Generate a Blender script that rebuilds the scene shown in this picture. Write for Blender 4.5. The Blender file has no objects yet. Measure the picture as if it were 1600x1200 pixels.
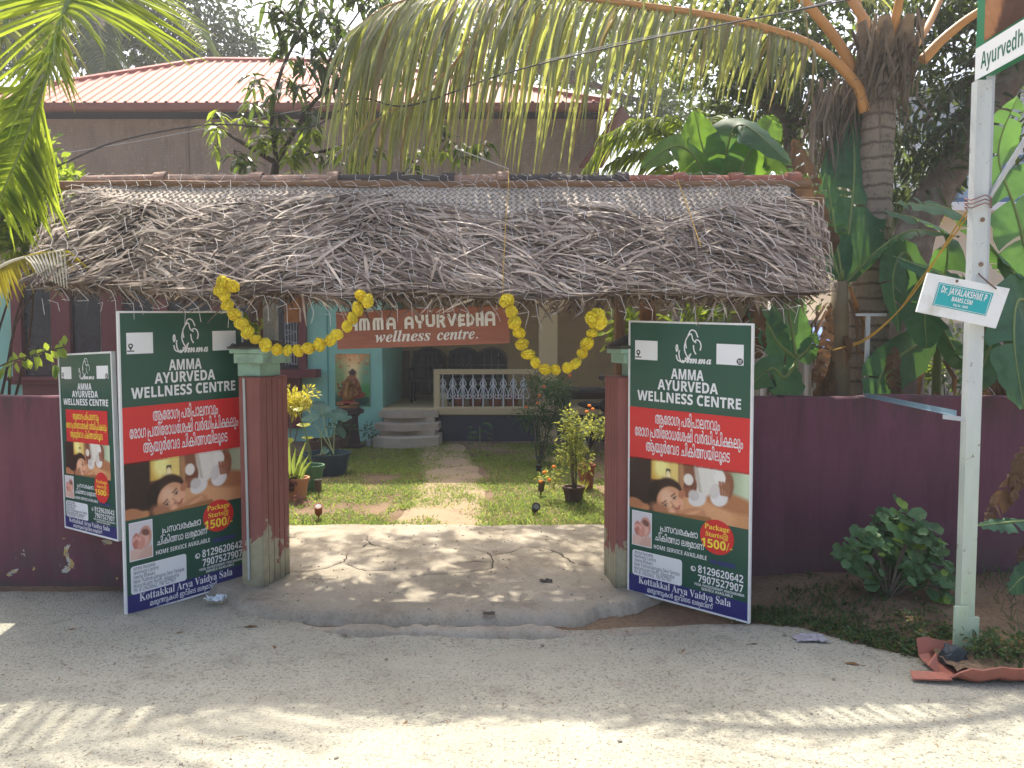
import bpy, math, random
import numpy as np
from mathutils import Vector, Matrix, geometry, noise

SC = bpy.context.scene
COL = SC.collection
R = random.Random(7)
V = Vector

# ---------------------------------------------------------------- camera, world, sun, exposure
CAM_H, PITCH, FPX = 1.7, math.radians(3.0), 1150.0
cd = bpy.data.cameras.new('camera'); cam = bpy.data.objects.new('camera', cd); COL.objects.link(cam)
cam.location = (0, 0, CAM_H); cam.rotation_euler = (math.radians(90) - PITCH, 0, 0)
cd.sensor_width = 36; cd.lens = FPX / 1600 * 36; cd.clip_start = 0.05; cd.clip_end = 600
SC.camera = cam
SC.view_settings.view_transform = 'Standard'; SC.view_settings.look = 'None'
SC.view_settings.exposure = 1.25; SC.view_settings.gamma = 1
SUN_EL, SUN_AZ = math.radians(60), math.radians(-9)     # azimuth from +Y towards +X
w = bpy.data.worlds.new('World'); SC.world = w; w.use_nodes = True
nt = w.node_tree; bg = nt.nodes['Background']
sky = nt.nodes.new('ShaderNodeTexSky'); sky.sky_type = 'NISHITA'; sky.sun_disc = False
sky.sun_elevation = SUN_EL; sky.sun_rotation = SUN_AZ; sky.dust_density = 6.5; sky.air_density = 1.0; sky.ozone_density = 1.0
nt.links.new(sky.outputs[0], bg.inputs[0]); bg.inputs[1].default_value = 0.15
ld = bpy.data.lights.new('sun', 'SUN'); ld.energy = 3.5; ld.angle = math.radians(0.5); ld.color = (1.0, 0.93, 0.80)
sun = bpy.data.objects.new('sun', ld); COL.objects.link(sun)
SUNV = V((math.sin(SUN_AZ) * math.cos(SUN_EL), math.cos(SUN_AZ) * math.cos(SUN_EL), math.sin(SUN_EL)))
sun.rotation_euler = SUNV.to_track_quat('Z', 'Y').to_euler()
SC.cycles.max_bounces = 8; SC.cycles.diffuse_bounces = 4; SC.cycles.glossy_bounces = 3; SC.cycles.transmission_bounces = 5
SC.cycles.transparent_max_bounces = 8; SC.cycles.use_denoising = True

# ---------------------------------------------------------------- photo pixel (1600x1200) -> world point on the plane y = Y, or on z = z0
_f = V((0, math.cos(PITCH), -math.sin(PITCH))); _u = V((0, math.sin(PITCH), math.cos(PITCH))); _r = V((1, 0, 0))
def ray(px, py): return _r * ((px - 800) / FPX) + _u * ((600 - py) / FPX) + _f
def P(px, py, Y):
    d = ray(px, py); return V((0, 0, CAM_H)) + d * (Y / d.y)
def G(px, py, z0=0.0):
    d = ray(px, py); return V((0, 0, CAM_H)) + d * ((z0 - CAM_H) / d.z)
def lerp(a, b, t): return a + (b - a) * t
def interp(x, pts):
    if x <= pts[0][0]: return pts[0][1]
    for (a, p), (b, q) in zip(pts, pts[1:]):
        if x <= b: return p + (q - p) * (x - a) / (b - a)
    return pts[-1][1]
def sstep(a, b, x):
    t = min(1, max(0, (x - a) / (b - a))); return t * t * (3 - 2 * t)
def rnd(a, b): return R.uniform(a, b)
def catmull(pts, n=6):
    pts = [V(p) for p in pts]; out = []
    ext = [pts[0] * 2 - pts[1]] + pts + [pts[-1] * 2 - pts[-2]]
    for i in range(1, len(ext) - 2):
        p0, p1, p2, p3 = ext[i - 1:i + 3]
        for k in range(n):
            t = k / n
            out.append(0.5 * ((2 * p1) + (p2 - p0) * t + (2 * p0 - 5 * p1 + 4 * p2 - p3) * t * t + (3 * p1 - p0 - 3 * p2 + p3) * t ** 3))
    out.append(pts[-1]); return out
def rvec():
    while True:
        v = V((rnd(-1, 1), rnd(-1, 1), rnd(-1, 1)))
        if 0.05 < v.length < 1: return v.normalized()

# ---------------------------------------------------------------- object helpers
WL = {}
def tag(o, label, cat, group=None):
    o['label'] = label; o['category'] = cat
    if group: o['group'] = group
    return o
def thing(name, loc, label, cat, group=None):
    o = bpy.data.objects.new(name, None); COL.objects.link(o); o.location = loc; WL[o.name] = V(loc); o.empty_display_size = 0.1
    return tag(o, label, cat, group)
class MB:
    """collects geometry in world coordinates, becomes ONE mesh object"""
    def __init__(s): s.v = []; s.f = []; s.c = None
    def add(s, vs, fs):
        b = len(s.v); s.v.extend(tuple(p) for p in vs); s.f.extend(tuple(i + b for i in f) for f in fs); return s
    def box(s, c, d, M=None, bev=0.0):
        x, y, z = d[0] / 2, d[1] / 2, d[2] / 2; M = M or Matrix.Identity(3); c = V(c)
        if bev <= 0:
            vs = [c + M @ V(p) for p in ((-x, -y, -z), (x, -y, -z), (x, y, -z), (-x, y, -z), (-x, -y, z), (x, -y, z), (x, y, z), (-x, y, z))]
            return s.add(vs, [(0, 3, 2, 1), (4, 5, 6, 7), (0, 1, 5, 4), (1, 2, 6, 5), (2, 3, 7, 6), (3, 0, 4, 7)])
        import bmesh
        bm = bmesh.new(); bmesh.ops.create_cube(bm, size=1)
        for q in bm.verts: q.co = V((q.co.x * 2 * x, q.co.y * 2 * y, q.co.z * 2 * z))
        bmesh.ops.bevel(bm, geom=bm.edges[:], offset=bev, segments=2, affect='EDGES', profile=0.6)
        bm.verts.index_update()
        s.add([c + M @ q.co for q in bm.verts], [[q.index for q in f.verts] for f in bm.faces]); bm.free(); return s
    def span(s, a, b, bev=0.0):
        a, b = V(a), V(b); return s.box((a + b) / 2, b - a, None, bev)
    def tube(s, pts, r, n=8, caps=True):
        pts = [V(p) for p in pts]; m = len(pts); rs = r if isinstance(r, (list, tuple)) else [r] * m
        vs = []; up = None
        for i, p in enumerate(pts):
            t = (pts[min(i + 1, m - 1)] - pts[max(i - 1, 0)])
            t = t.normalized() if t.length > 1e-9 else V((0, 0, 1))
            if up is None: up = t.orthogonal().normalized()
            up = (up - t * up.dot(t)); up = up.normalized() if up.length > 1e-6 else t.orthogonal().normalized()
            sd = t.cross(up)
            for k in range(n):
                a = 2 * math.pi * k / n; vs.append(p + (up * math.cos(a) + sd * math.sin(a)) * rs[i])
        fs = [(i * n + k, i * n + (k + 1) % n, (i + 1) * n + (k + 1) % n, (i + 1) * n + k) for i in range(m - 1) for k in range(n)]
        if caps: fs += [tuple(range(n - 1, -1, -1)), tuple((m - 1) * n + k for k in range(n))]
        return s.add(vs, fs)
    def lathe(s, c, prof, n=20, M=None):
        """prof: (radius, height) from the bottom up"""
        c = V(c); M = M or Matrix.Identity(3); vs = []
        for r, h in prof:
            for k in range(n):
                a = 2 * math.pi * k / n; vs.append(c + M @ V((r * math.cos(a), r * math.sin(a), h)))
        m = len(prof)
        fs = [(i * n + k, i * n + (k + 1) % n, (i + 1) * n + (k + 1) % n, (i + 1) * n + k) for i in range(m - 1) for k in range(n)]
        fs += [tuple(range(n - 1, -1, -1)), tuple((m - 1) * n + k for k in range(n))]
        return s.add(vs, fs)
    def ball(s, c, r, n=10, m=7, M=None):
        rx, ry, rz = r if isinstance(r, (tuple, list)) else (r, r, r); c = V(c); M = M or Matrix.Identity(3)
        vs = [c + M @ V((0, 0, -rz))]
        for j in range(1, m):
            a = -math.pi / 2 + math.pi * j / m
            for k in range(n):
                b = 2 * math.pi * k / n; vs.append(c + M @ V((rx * math.cos(a) * math.cos(b), ry * math.cos(a) * math.sin(b), rz * math.sin(a))))
        vs.append(c + M @ V((0, 0, rz))); t = len(vs) - 1
        fs = [(0, 1 + (k + 1) % n, 1 + k) for k in range(n)]
        for j in range(m - 2):
            o = 1 + j * n; fs += [(o + k, o + (k + 1) % n, o + n + (k + 1) % n, o + n + k) for k in range(n)]
        o = 1 + (m - 2) * n; fs += [(o + k, o + (k + 1) % n, t) for k in range(n)]
        return s.add(vs, fs)
    def strip(s, pts, ws, nrm, fold=0.0):
        """a thin ribbon along pts; fold>0 gives it a V section"""
        pts = [V(p) for p in pts]; m = len(pts); vs = []
        for i, p in enumerate(pts):
            t = pts[min(i + 1, m - 1)] - pts[max(i - 1, 0)]; sd = t.cross(nrm)
            sd = sd.normalized() if sd.length > 1e-9 else V((1, 0, 0))
            n2 = sd.cross(t).normalized() if t.length > 1e-9 else V((0, 0, 1))
            wv = ws[i] if isinstance(ws, (list, tuple)) else ws
            if fold: vs += [p - sd * wv / 2 + n2 * wv * fold, p, p + sd * wv / 2 + n2 * wv * fold]
            else: vs += [p - sd * wv / 2, p + sd * wv / 2]
        if fold: fs = [q for i in range(m - 1) for q in ((i * 3, i * 3 + 1, i * 3 + 4, i * 3 + 3), (i * 3 + 1, i * 3 + 2, i * 3 + 5, i * 3 + 4))]
        else: fs = [(i * 2, i * 2 + 1, i * 2 + 3, i * 2 + 2) for i in range(m - 1)]
        return s.add(vs, fs)
    def leaf(s, p, d, nrm, L, W, droop=0.15, fold=0.12, wide=0.45):
        d = d.normalized(); sd = d.cross(nrm); sd = sd.normalized() if sd.length > 1e-6 else d.orthogonal().normalized(); n2 = sd.cross(d)
        q = lambda t, o: p + d * (L * t) - V((0, 0, 1)) * (droop * L * t * t) + sd * (o * W / 2) + n2 * (abs(o) * fold * W)
        vs = [p, q(wide, 1), q(wide, 0), q(wide, -1), q(0.78, 0.62), q(0.78, 0), q(0.78, -0.62), q(1, 0)]
        return s.add(vs, [(0, 2, 1), (0, 3, 2), (1, 2, 5, 4), (2, 3, 6, 5), (4, 5, 7), (5, 6, 7)])
    def dia(s, p, d, nrm, L, W, droop=0.1):
        d = d.normalized(); sd = d.cross(nrm); sd = sd.normalized() if sd.length > 1e-6 else d.orthogonal().normalized(); n2 = sd.cross(d)
        m_ = p + d * L * 0.5
        return s.add([p, m_ + sd * W / 2 + n2 * W * .1, p + d * L - V((0, 0, droop * L)), m_ - sd * W / 2 + n2 * W * .1], [(0, 1, 2), (0, 2, 3)])
    def grid(s, fn, nu, nv):
        vs = [fn(i / nu, j / nv) for j in range(nv + 1) for i in range(nu + 1)]; k = nu + 1
        return s.add(vs, [(j * k + i, j * k + i + 1, (j + 1) * k + i + 1, (j + 1) * k + i) for j in range(nv) for i in range(nu)])
    def prism(s, poly, o, ux, uy, n, t):
        """2-D polygon (list of (x,y)) in the frame o,ux,uy extruded by t along n"""
        m = len(poly); a = [o + ux * x + uy * y for x, y in poly]; b = [p + n * t for p in a]
        return s.add(a + b, [tuple(range(m - 1, -1, -1)), tuple(range(m, 2 * m))] + [(i, (i + 1) % m, m + (i + 1) % m, m + i) for i in range(m)])
    def build(s, name, mat, parent=None, smooth=False, origin=None, solid=0.0):
        me = bpy.data.meshes.new(name); off = V((0, 0, 0))
        if parent is not None: off = WL[parent.name]
        elif origin is not None: off = V(origin)
        a = np.array(s.v, dtype=float) - np.array(off)
        me.from_pydata(a.tolist(), [], s.f); me.materials.append(mat)
        if smooth: me.polygons.foreach_set('use_smooth', [True] * len(me.polygons))
        o = bpy.data.objects.new(name, me); COL.objects.link(o); WL[o.name] = off
        if parent is not None: o.parent = parent
        else: o.location = off
        if s.c is not None:
            ca = me.color_attributes.new('Col', 'FLOAT_COLOR', 'POINT'); ca.data.foreach_set('color', np.array(s.c, dtype=np.float32).ravel())
        if solid:
            md = o.modifiers.new('thickness', 'SOLIDIFY'); md.thickness = solid; md.offset = 0
        return o
def struct(name, mb, mat, smooth=False, kind='structure'):
    o = mb.build(name, mat, None, smooth); o['kind'] = kind; return o
def copy_thing(o, loc, rot=None, label=None):
    c = o.copy(); COL.objects.link(c); c.location = loc; WL[c.name] = V(loc)
    if rot is not None: c.rotation_euler = rot
    if label: c['label'] = label
    for ch in o.children:
        k = ch.copy(); COL.objects.link(k); k.parent = c
        for g in ch.children:
            q = g.copy(); COL.objects.link(q); q.parent = k
    return c

# ---------------------------------------------------------------- materials
def lin(c): return tuple((x / 12.92 if x <= 0.04045 else ((x + 0.055) / 1.055) ** 2.4) for x in c)
def S(r, g, b): return lin((r / 255, g / 255, b / 255))
class NT:
    def __init__(s, name):
        s.m = bpy.data.materials.new(name); s.m.use_nodes = True; s.t = s.m.node_tree; s.b = s.t.nodes['Principled BSDF']; s.out = s.t.nodes['Material Output']
        s._co = None
    def n(s, typ, **k):
        x = s.t.nodes.new(typ)
        for a, b in k.items():
            if a.startswith('i_'):
                x.inputs[a[2:].replace('_', ' ')].default_value = b
            else: setattr(x, a, b)
        return x
    def l(s, a, b): s.t.links.new(a, b)
    def co(s):
        if s._co is None: s._co = s.n('ShaderNodeNewGeometry').outputs['Position']
        return s._co
    def obj(s): return s.n('ShaderNodeTexCoord').outputs['Object']
    def map(s, scale=(1, 1, 1), rot=(0, 0, 0), src=None):
        x = s.n('ShaderNodeMapping'); x.inputs['Scale'].default_value = scale; x.inputs['Rotation'].default_value = rot
        s.l(src or s.co(), x.inputs['Vector']); return x.outputs[0]
    def noise(s, scale, detail=4, rough=.55, vec=None, dist=0):
        x = s.n('ShaderNodeTexNoise'); x.inputs['Scale'].default_value = scale; x.inputs['Detail'].default_value = detail; x.inputs['Roughness'].default_value = rough
        x.inputs['Distortion'].default_value = dist; s.l(vec or s.co(), x.inputs['Vector']); return x.outputs['Fac']
    def vor(s, scale, feature='F1', vec=None, out='Distance'):
        x = s.n('ShaderNodeTexVoronoi', feature=feature); x.inputs['Scale'].default_value = scale; s.l(vec or s.co(), x.inputs['Vector']); return x.outputs[out]
    def ramp(s, fac, stops, interp='LINEAR'):
        x = s.n('ShaderNodeValToRGB'); e = x.color_ramp.elements; x.color_ramp.interpolation = interp
        while len(e) < len(stops): e.new(0.5)
        for k, (p, c) in zip(e, stops):
            k.position = p; k.color = (c[0], c[1], c[2], 1) if isinstance(c, (tuple, list)) else (c, c, c, 1)
        s.l(fac, x.inputs[0]); return x.outputs[0]
    def mix(s, fac, a, b, blend='MIX'):
        x = s.n('ShaderNodeMix', data_type='RGBA', blend_type=blend)
        for i, val in ((0, fac), (6, a), (7, b)):
            if isinstance(val, bpy.types.NodeSocket): s.l(val, x.inputs[i])
            elif isinstance(val, (tuple, list)): x.inputs[i].default_value = (val[0], val[1], val[2], 1)
            else: x.inputs[i].default_value = val
        return x.outputs[2]
    def math(s, op, a, b=0.0):
        x = s.n('ShaderNodeMath', operation=op)
        for i, val in ((0, a), (1, b)):
            if isinstance(val, bpy.types.NodeSocket): s.l(val, x.inputs[i])
            else: x.inputs[i].default_value = val
        return x.outputs[0]
    def base(s, c):
        if isinstance(c, (tuple, list)): s.b.inputs['Base Color'].default_value = (c[0], c[1], c[2], 1)
        else: s.l(c, s.b.inputs['Base Color'])
        return s
    def rough(s, r, spec=0.5):
        s.b.inputs['Roughness'].default_value = r; s.b.inputs['Specular IOR Level'].default_value = spec; return s
    def bump(s, h, strength=.5, dist=.01):
        x = s.n('ShaderNodeBump'); x.inputs['Strength'].default_value = strength; x.inputs['Distance'].default_value = dist
        s.l(h, x.inputs['Height']); s.l(x.outputs[0], s.b.inputs['Normal']); return s
def plain(name, c, rough=.6, var=.18, scale=6, bump=0.0, spec=.4, metal=0, dirt=None, dscale=3):
    k = NT(name); n = k.noise(scale, 5, .6)
    col = k.mix(n, tuple(x * (1 - var) for x in c), tuple(min(1, x * (1 + var)) for x in c))
    if dirt:
        col = k.mix(k.ramp(k.noise(dscale, 6, .65), [(.5, 0.0), (.72, .85)]), col, dirt)
    k.base(col).rough(rough, spec); k.b.inputs['Metallic'].default_value = metal
    if bump: k.bump(k.noise(scale * 6, 4), bump, .01)
    return k.m
def leafmat(name, c, trans, mixf=.45, var=.35, rough=.45, spec=.3, old=None, oldf=0.05):
    """leaf: surface colour + the light let through, each leaf its own tint"""
    k = NT(name); g = k.n('ShaderNodeNewGeometry'); rn = g.outputs['Random Per Island']
    a = k.ramp(rn, [(0, tuple(x * (1 - var) for x in c)), (1, tuple(min(1, x * (1 + var)) for x in c))])
    b = k.ramp(rn, [(0, tuple(x * (1 - var * .6) for x in trans)), (1, tuple(min(1, x * (1 + var * .4)) for x in trans))])
    if old:
        sel = k.ramp(k.math('FRACT', k.math('MULTIPLY', rn, 37.7)), [(1 - oldf - .01, 0.0), (1 - oldf, 1.0)])
        a = k.mix(sel, a, old); b = k.mix(sel, b, old)
    mot = k.ramp(k.noise(9, 5, .65), [(.28, (.62, .60, .55)), (.55, (1, 1, 1)), (.74, (1.0, .95, .80))]); a = k.mix(.85, a, mot, 'MULTIPLY'); b = k.mix(.7, b, mot, 'MULTIPLY')
    k.base(a).rough(rough, spec)
    t = k.n('ShaderNodeBsdfTranslucent'); k.l(b, t.inputs[0])
    mx = k.n('ShaderNodeMixShader'); mx.inputs[0].default_value = mixf
    k.l(k.b.outputs[0], mx.inputs[1]); k.l(t.outputs[0], mx.inputs[2]); k.l(mx.outputs[0], k.out.inputs[0])
    return k.m
def vcol(name, rough=.35, spec=.4):
    k = NT(name); a = k.n('ShaderNodeVertexColor', layer_name='Col'); k.base(a.outputs[0]).rough(rough, spec); return k.m
# ================================================================ TEXT (built-in font; sans bold, serif bold and script come from the mathematical alphabets)
def mathset(s, A, a, d=None): return ''.join(chr(A + ord(c) - 65) if 'A' <= c <= 'Z' else chr(a + ord(c) - 97) if 'a' <= c <= 'z' else chr(d + ord(c) - 48) if d and c.isdigit() else c for c in s)
def sansb(s): return mathset(s, 0x1D5D4, 0x1D5EE, 0x1D7EC)
def sansr(s): return mathset(s, 0x1D5A0, 0x1D5BA, 0x1D7E2)
def serif(s): return mathset(s, 0x1D400, 0x1D41A, 0x1D7CE)
def itali(s): return mathset(s, 0x1D468, 0x1D482)
def script(s): return mathset(s, 0x1D4D0, 0x1D4EA)
def trace_lines(lines):
    """outlines of several lines of text, traced in one go"""
    c = bpy.data.curves.new('letters', 'FONT'); c.size = 1; c.resolution_u = 3; c.space_line = 6; c.body = '\n'.join(lines)
    o = bpy.data.objects.new('letters', c); COL.objects.link(o)
    dg = bpy.context.evaluated_depsgraph_get(); cc = o.evaluated_get(dg).to_curve(dg); res = [[] for _ in lines]
    for sp in cc.splines:
        pts = []
        if sp.type == 'BEZIER':
            bp = sp.bezier_points; n = len(bp)
            for i in range(n):
                p0, p1 = bp[i], bp[(i + 1) % n]
                st = 1 if p0.handle_right_type == 'VECTOR' and p1.handle_left_type == 'VECTOR' else 4
                for t in range(st):
                    u = t / st; q = p0.co * (1 - u) ** 3 + p0.handle_right * 3 * u * (1 - u) ** 2 + p1.handle_left * 3 * u * u * (1 - u) + p1.co * u ** 3
                    if not pts or (V((q.x, q.y)) - V(pts[-1])).length > 1e-4: pts.append((q.x, q.y))
        else: pts = [(p.co.x, p.co.y) for p in sp.points]
        if len(pts) > 2:
            k = min(len(lines) - 1, max(0, round((.3 - sum(p[1] for p in pts) / len(pts)) / 6))); res[k].append([(x, y + 6 * k) for x, y in pts])
    o.evaluated_get(dg).to_curve_clear(); bpy.data.objects.remove(o); bpy.data.curves.remove(c); return res
def area(l): return sum(l[i - 1][0] * l[i][1] - l[i][0] * l[i - 1][1] for i in range(len(l))) / 2
def inside(p, l):
    r = False; x, y = p
    for i in range(len(l)):
        (x0, y0), (x1, y1) = l[i - 1], l[i]
        if (y0 > y) != (y1 > y) and x < (x1 - x0) * (y - y0) / (y1 - y0) + x0: r = not r
    return r
def stroke(pts, w_):
    """outline of a pen stroke"""
    pts = [V((p[0], p[1], 0)) for p in pts]; a, b = [], []
    for i, p in enumerate(pts):
        t = (pts[min(i + 1, len(pts) - 1)] - pts[max(i - 1, 0)]).normalized(); n = V((-t.y, t.x, 0)) * w_ / 2
        e = t * w_ * .35 * (-1 if i == 0 else 1 if i == len(pts) - 1 else 0)
        a.append(p + n + e); b.append(p - n + e)
    l = [(p.x, p.y) for p in a + b[::-1]]; return l if area(l) < 0 else l[::-1]
_TC = {}
def bounds(loops): 
    xs_ = [p[0] for l in loops for p in l]; ys_ = [p[1] for l in loops for p in l]; return min(xs_), max(xs_), min(ys_), max(ys_)
_WANT = None
def chunk(s):
    if _WANT is not None: _WANT.append(s); return [[(0, 0), (0, .5), (.5, .5)]]
    return _TC[s]
def layout(s, space=.26):
    """'~' pulls the next piece under the previous one (joined letters); 1 and 2 stand for the Malayalam ra and ya signs"""
    if not any(c in s for c in '~\x01\x02'): return [list(l) for l in chunk(s)]
    out = []; x = 0; cur = ''; pull = 0
    def flush():
        nonlocal cur, x, pull
        if cur.strip():
            L = chunk(cur); b = bounds(L); lead = len(cur) - len(cur.lstrip()); tail = len(cur) - len(cur.rstrip())
            x += lead * space
            if pull: x -= pull
            out.extend([[(p[0] - b[0] + x, p[1]) for p in l] for l in L]); x += b[1] - b[0] + .05 + tail * space
        elif cur: x += len(cur) * space
        cur = ''; pull = 0
    for c in s:
        if c == '~': flush(); pull = .24
        elif c == '\x01':
            flush(); out.append(stroke(catmull([(x + .06, .47, 0), (x + .02, .2, 0), (x + .02, -.1, 0), (x + .10, -.2, 0), (x + .34, -.21, 0)], 4), .06)); x += .09
        elif c == '\x02':
            flush(); out.append(stroke(catmull([(x + .02, .2, 0), (x + .08, .45, 0), (x + .17, .3, 0), (x + .17, -.1, 0), (x + .08, -.21, 0), (x - .04, -.16, 0)], 4), .06)); x += .24
        else: cur += c
    flush(); return out
def fatten(l, w_):
    if not w_: return l
    n = len(l); sg = -1 if area(l) < 0 else 1; out = []
    for i in range(n):
        p, q, r = V(l[i - 1]), V(l[i]), V(l[(i + 1) % n]); d1 = (q - p); d2 = (r - q)
        if d1.length < 1e-6 or d2.length < 1e-6: out.append(l[i]); continue
        d1.normalize(); d2.normalize(); nn = V((d1.y + d2.y, -(d1.x + d2.x))); nn = nn.normalized() if nn.length > 1e-4 else V((d1.y, -d1.x))
        out.append((q.x - nn.x * w_, q.y - nn.y * w_))     # outers run clockwise: this pushes ink outwards
    return out
_SC = {}
def spans(loops, fat):
    """non-zero winding fill of glyph outlines, cut into thin horizontal slices (outlines may overlap or cross themselves)"""
    key = (fat, len(loops), sum(len(l) for l in loops), loops[0][0], loops[-1][-1])
    if key in _SC: return _SC[key]
    ls = [fatten(l, fat) for l in loops]; ys_ = [p[1] for l in ls for p in l]; y0, y1 = min(ys_), max(ys_) + 1e-9; NB = 46; dy = (y1 - y0) / NB; rows = [[] for _ in range(NB)]
    for l in ls:
        for (xa, ya), (xb, yb) in zip(l, l[1:] + l[:1]):
            if ya == yb: continue
            s = 1 if yb > ya else -1
            if s < 0: xa, ya, xb, yb = xb, yb, xa, ya
            k0 = max(0, math.ceil((ya - y0) / dy - .5)); k1 = min(NB - 1, math.ceil((yb - y0) / dy - .5) - 1)
            for k in range(k0, k1 + 1):
                f = lambda y: xa + (xb - xa) * (min(yb, max(ya, y)) - ya) / (yb - ya)
                b = y0 + k * dy; rows[k].append((f(b + dy / 2), f(b), f(b + dy), s))
    out = []
    for k, r in enumerate(rows):
        r.sort(); wn = 0; st = None
        for e in r:
            if wn == 0: st = e
            wn += e[3]
            if wn == 0: out.append((st[1], e[1], y0 + k * dy, st[2], e[2], y0 + (k + 1) * dy))
    _SC[key] = out; return out
def put(mb, loops, o, ux, uy, n, fat=0.0, depth=0.0):
    if not loops: return
    e = n * depth; vs = []; fs = []
    for a, b, ya, c, d, yb in spans(loops, fat):
        i = len(vs); vs += [o + ux * a + uy * ya + e, o + ux * b + uy * ya + e, o + ux * d + uy * yb + e, o + ux * c + uy * yb + e]; fs.append((i, i + 1, i + 2, i + 3))
    mb.add(vs, fs)
    if depth:
        for l in loops:
            m_ = len(l); mb.add([o + ux * x + uy * y + n * .0002 for x, y in l] + [o + ux * x + uy * y + e for x, y in l], [(a, (a + 1) % m_, m_ + (a + 1) % m_, m_ + a) for a in range(m_)])
def write(mb, s, fr, cx, cy, h=None, width=None, align='c', fat=0.0, lift=0.0, depth=0.0):
    """fr = (origin, ux, uy, n) in metres; h = size of one em"""
    L = layout(s); b = bounds(L); sx = h if width is None else width / (b[1] - b[0]); sy = h if h is not None else sx
    o, ux, uy, n = fr; x0 = {'c': -(b[0] + b[1]) / 2, 'l': -b[0], 'r': -b[1]}[align]
    put(mb, L, o + ux * (cx + x0 * sx) + uy * cy + n * lift, ux * sx, uy * sy, n, fat, depth)

ML = ['ആേരാഗ\x02 പരിപാലനവും', 'േരാഗ \x01പതിേരാധേശഷി വർദ~ധിപ~പിക~കലും', 'ആയുർേവദ ചികിത~സയിലൂെട', '\x01പസവരക~ഷാ', 'ചികിത~സാ ലഭ\x02മാണ്', 'മരുന~നുകൾ ഇവിെട ലഭ\x02മാണ്']
ADDR = ('Amma Ayurveda', 'Wellness Centre', 'Veena Bhavan,', 'Near Puthukulangara Devi Temple,', 'Mararikulam North, Alappuzha', 'Ph: 8129620642, 7907527907')
_WANT = []
for s in ML: layout(s)              # letters are traced here, while the scene is still empty and quick to evaluate
for s in ('AMMA', 'AYURVEDA', 'WELLNESS CENTRE', 'HOME SERVICE AVAILABLE', '8129620642', '7907527907', 'YOGA, PHYSIOTHERAPY, PANCHAKARMA', 'SERVICE AVAILABLE', '1500/-', 'FOR BOOKING', 'Ayurvedha', 'Dr. JAYALAKSHMI P', 'BAMS,CSM', 'Reg No : 20606'): layout(sansb(s))
for s in ADDR: layout(sansr(s))
for s in ('Kottakkal Arya Vaidya Sala', 'Package', 'Starts@'): layout(serif(s))
layout(script('Amma'))
for s in ('wellness', 'centre.'): layout(itali(s))
for s, l in zip(_WANT, trace_lines(_WANT)): _TC[s] = l
_WANT = None
# ================================================================ SETTING: ground, road, slab, path
def nz(x, y, s=1.0, k=0.0): return noise.noise(V((x * s + k, y * s - k, k)))
ROAD_EDGE = [(-30, 5.05), (-3.6, 5.02), (-2.55, 5.0), (-2.2, 4.98), (-1.9, 4.9), (-1.2, 4.36), (0.2, 4.30), (0.7, 4.36), (1.5, 4.42), (1.75, 4.36), (1.95, 4.12), (2.3, 3.86), (2.9, 3.72), (30, 3.6)]
def road_y(x): return interp(x, ROAD_EDGE) + 0.03 * nz(x, 0, 3) + .015 * nz(x, 0, 11)
def ground_z(x, y):
    z = 0.0
    if x > 1.0 and y < 5.2:      # earth verge that rises towards the wall
        z = 0.10 * sstep(0, 0.9, y - road_y(x)) * sstep(1.1, 1.8, x) + .018 * nz(x, y, 4) * sstep(1.1, 1.6, x)
    if y > 6.5: z = 0.0 + .012 * nz(x, y, 1.7)
    return z
xs = [-70, -50, -28, -16] + [(-9 + .12 * i) for i in range(151)] + [16, 28, 50, 70]
ys = [-30, -14, -7] + [(-2 + .1 * i) for i in range(161)] + [18, 24, 34, 50, 70]
g = MB(); nx = len(xs)
g.add([(x, y, ground_z(x, y)) for y in ys for x in xs], [(j * nx + i, j * nx + i + 1, (j + 1) * nx + i + 1, (j + 1) * nx + i) for j in range(len(ys) - 1) for i in range(nx - 1)])
k = NT('soil'); n1 = k.noise(1.3, 6, .6); n2 = k.noise(30, 4, .7)
c = k.mix(k.ramp(n1, [(.35, 0), (.65, 1)]), (.16, .105, .07), (.27, .19, .125)); c = k.mix(k.ramp(n2, [(.45, 0), (.7, .5)]), c, (.07, .045, .03))
k.base(c).rough(.95, .1).bump(k.noise(38, 5, .7), .9, .02); SOIL = k.m
struct('ground', g, SOIL, True)

def roadmat(name, a, b, speck, fines):
    k = NT(name); n1 = k.noise(.9, 5, .6); n2 = k.noise(55, 3, .7); n3 = k.noise(170, 2, .6)
    c = k.mix(k.ramp(n1, [(.3, 0), (.7, 1)]), a, b)
    v = k.vor(95, 'F1'); c = k.mix(k.ramp(v, [(.16, .55), (.42, 0)]), c, fines)
    c = k.mix(k.ramp(n2, [(.53, 0), (.68, .75)]), c, speck)
    c = k.mix(k.ramp(k.noise(4.5, 6, .7), [(.54, 0), (.74, .5)]), c, (.17, .15, .115)); c = k.mix(k.ramp(k.noise(.55, 4, .6, k.map((1, 2.2, 1))), [(.52, 0), (.6, .45)]), c, (.46, .43, .34)); c = k.mix(k.ramp(k.noise(16, 3, .7), [(.62, 0), (.7, .4)]), c, (.12, .11, .085))
    k.base(c).rough(.92, .2); h = k.math('ADD', n2, k.math('MULTIPLY', v, .8)); k.bump(h, .8, .012); return k.m
ROAD = roadmat('road_concrete', (.31, .297, .232), (.47, .45, .36), (.095, .088, .07), (.56, .54, .47))
g = MB(); rx = [-30, -18, -12] + [-8 + .09 * i for i in range(178)] + [12, 18, 30]; nv = 46
vs = []
for j in range(nv + 1):
    for x in rx:
        e = road_y(x); t = j / nv; y = -6 + (e + .06 + 6) * (1 - (1 - t) ** 1.6)
        d = e - y; z = .008 + .006 * nz(x, y, .8) + .003 * nz(x, y, 4) + .012 * sstep(0, .5, d)
        if d < 0.03: z = min(z, ground_z(x, y) + .004) if d > 0 else -.03
        vs.append((x, y, z))
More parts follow.
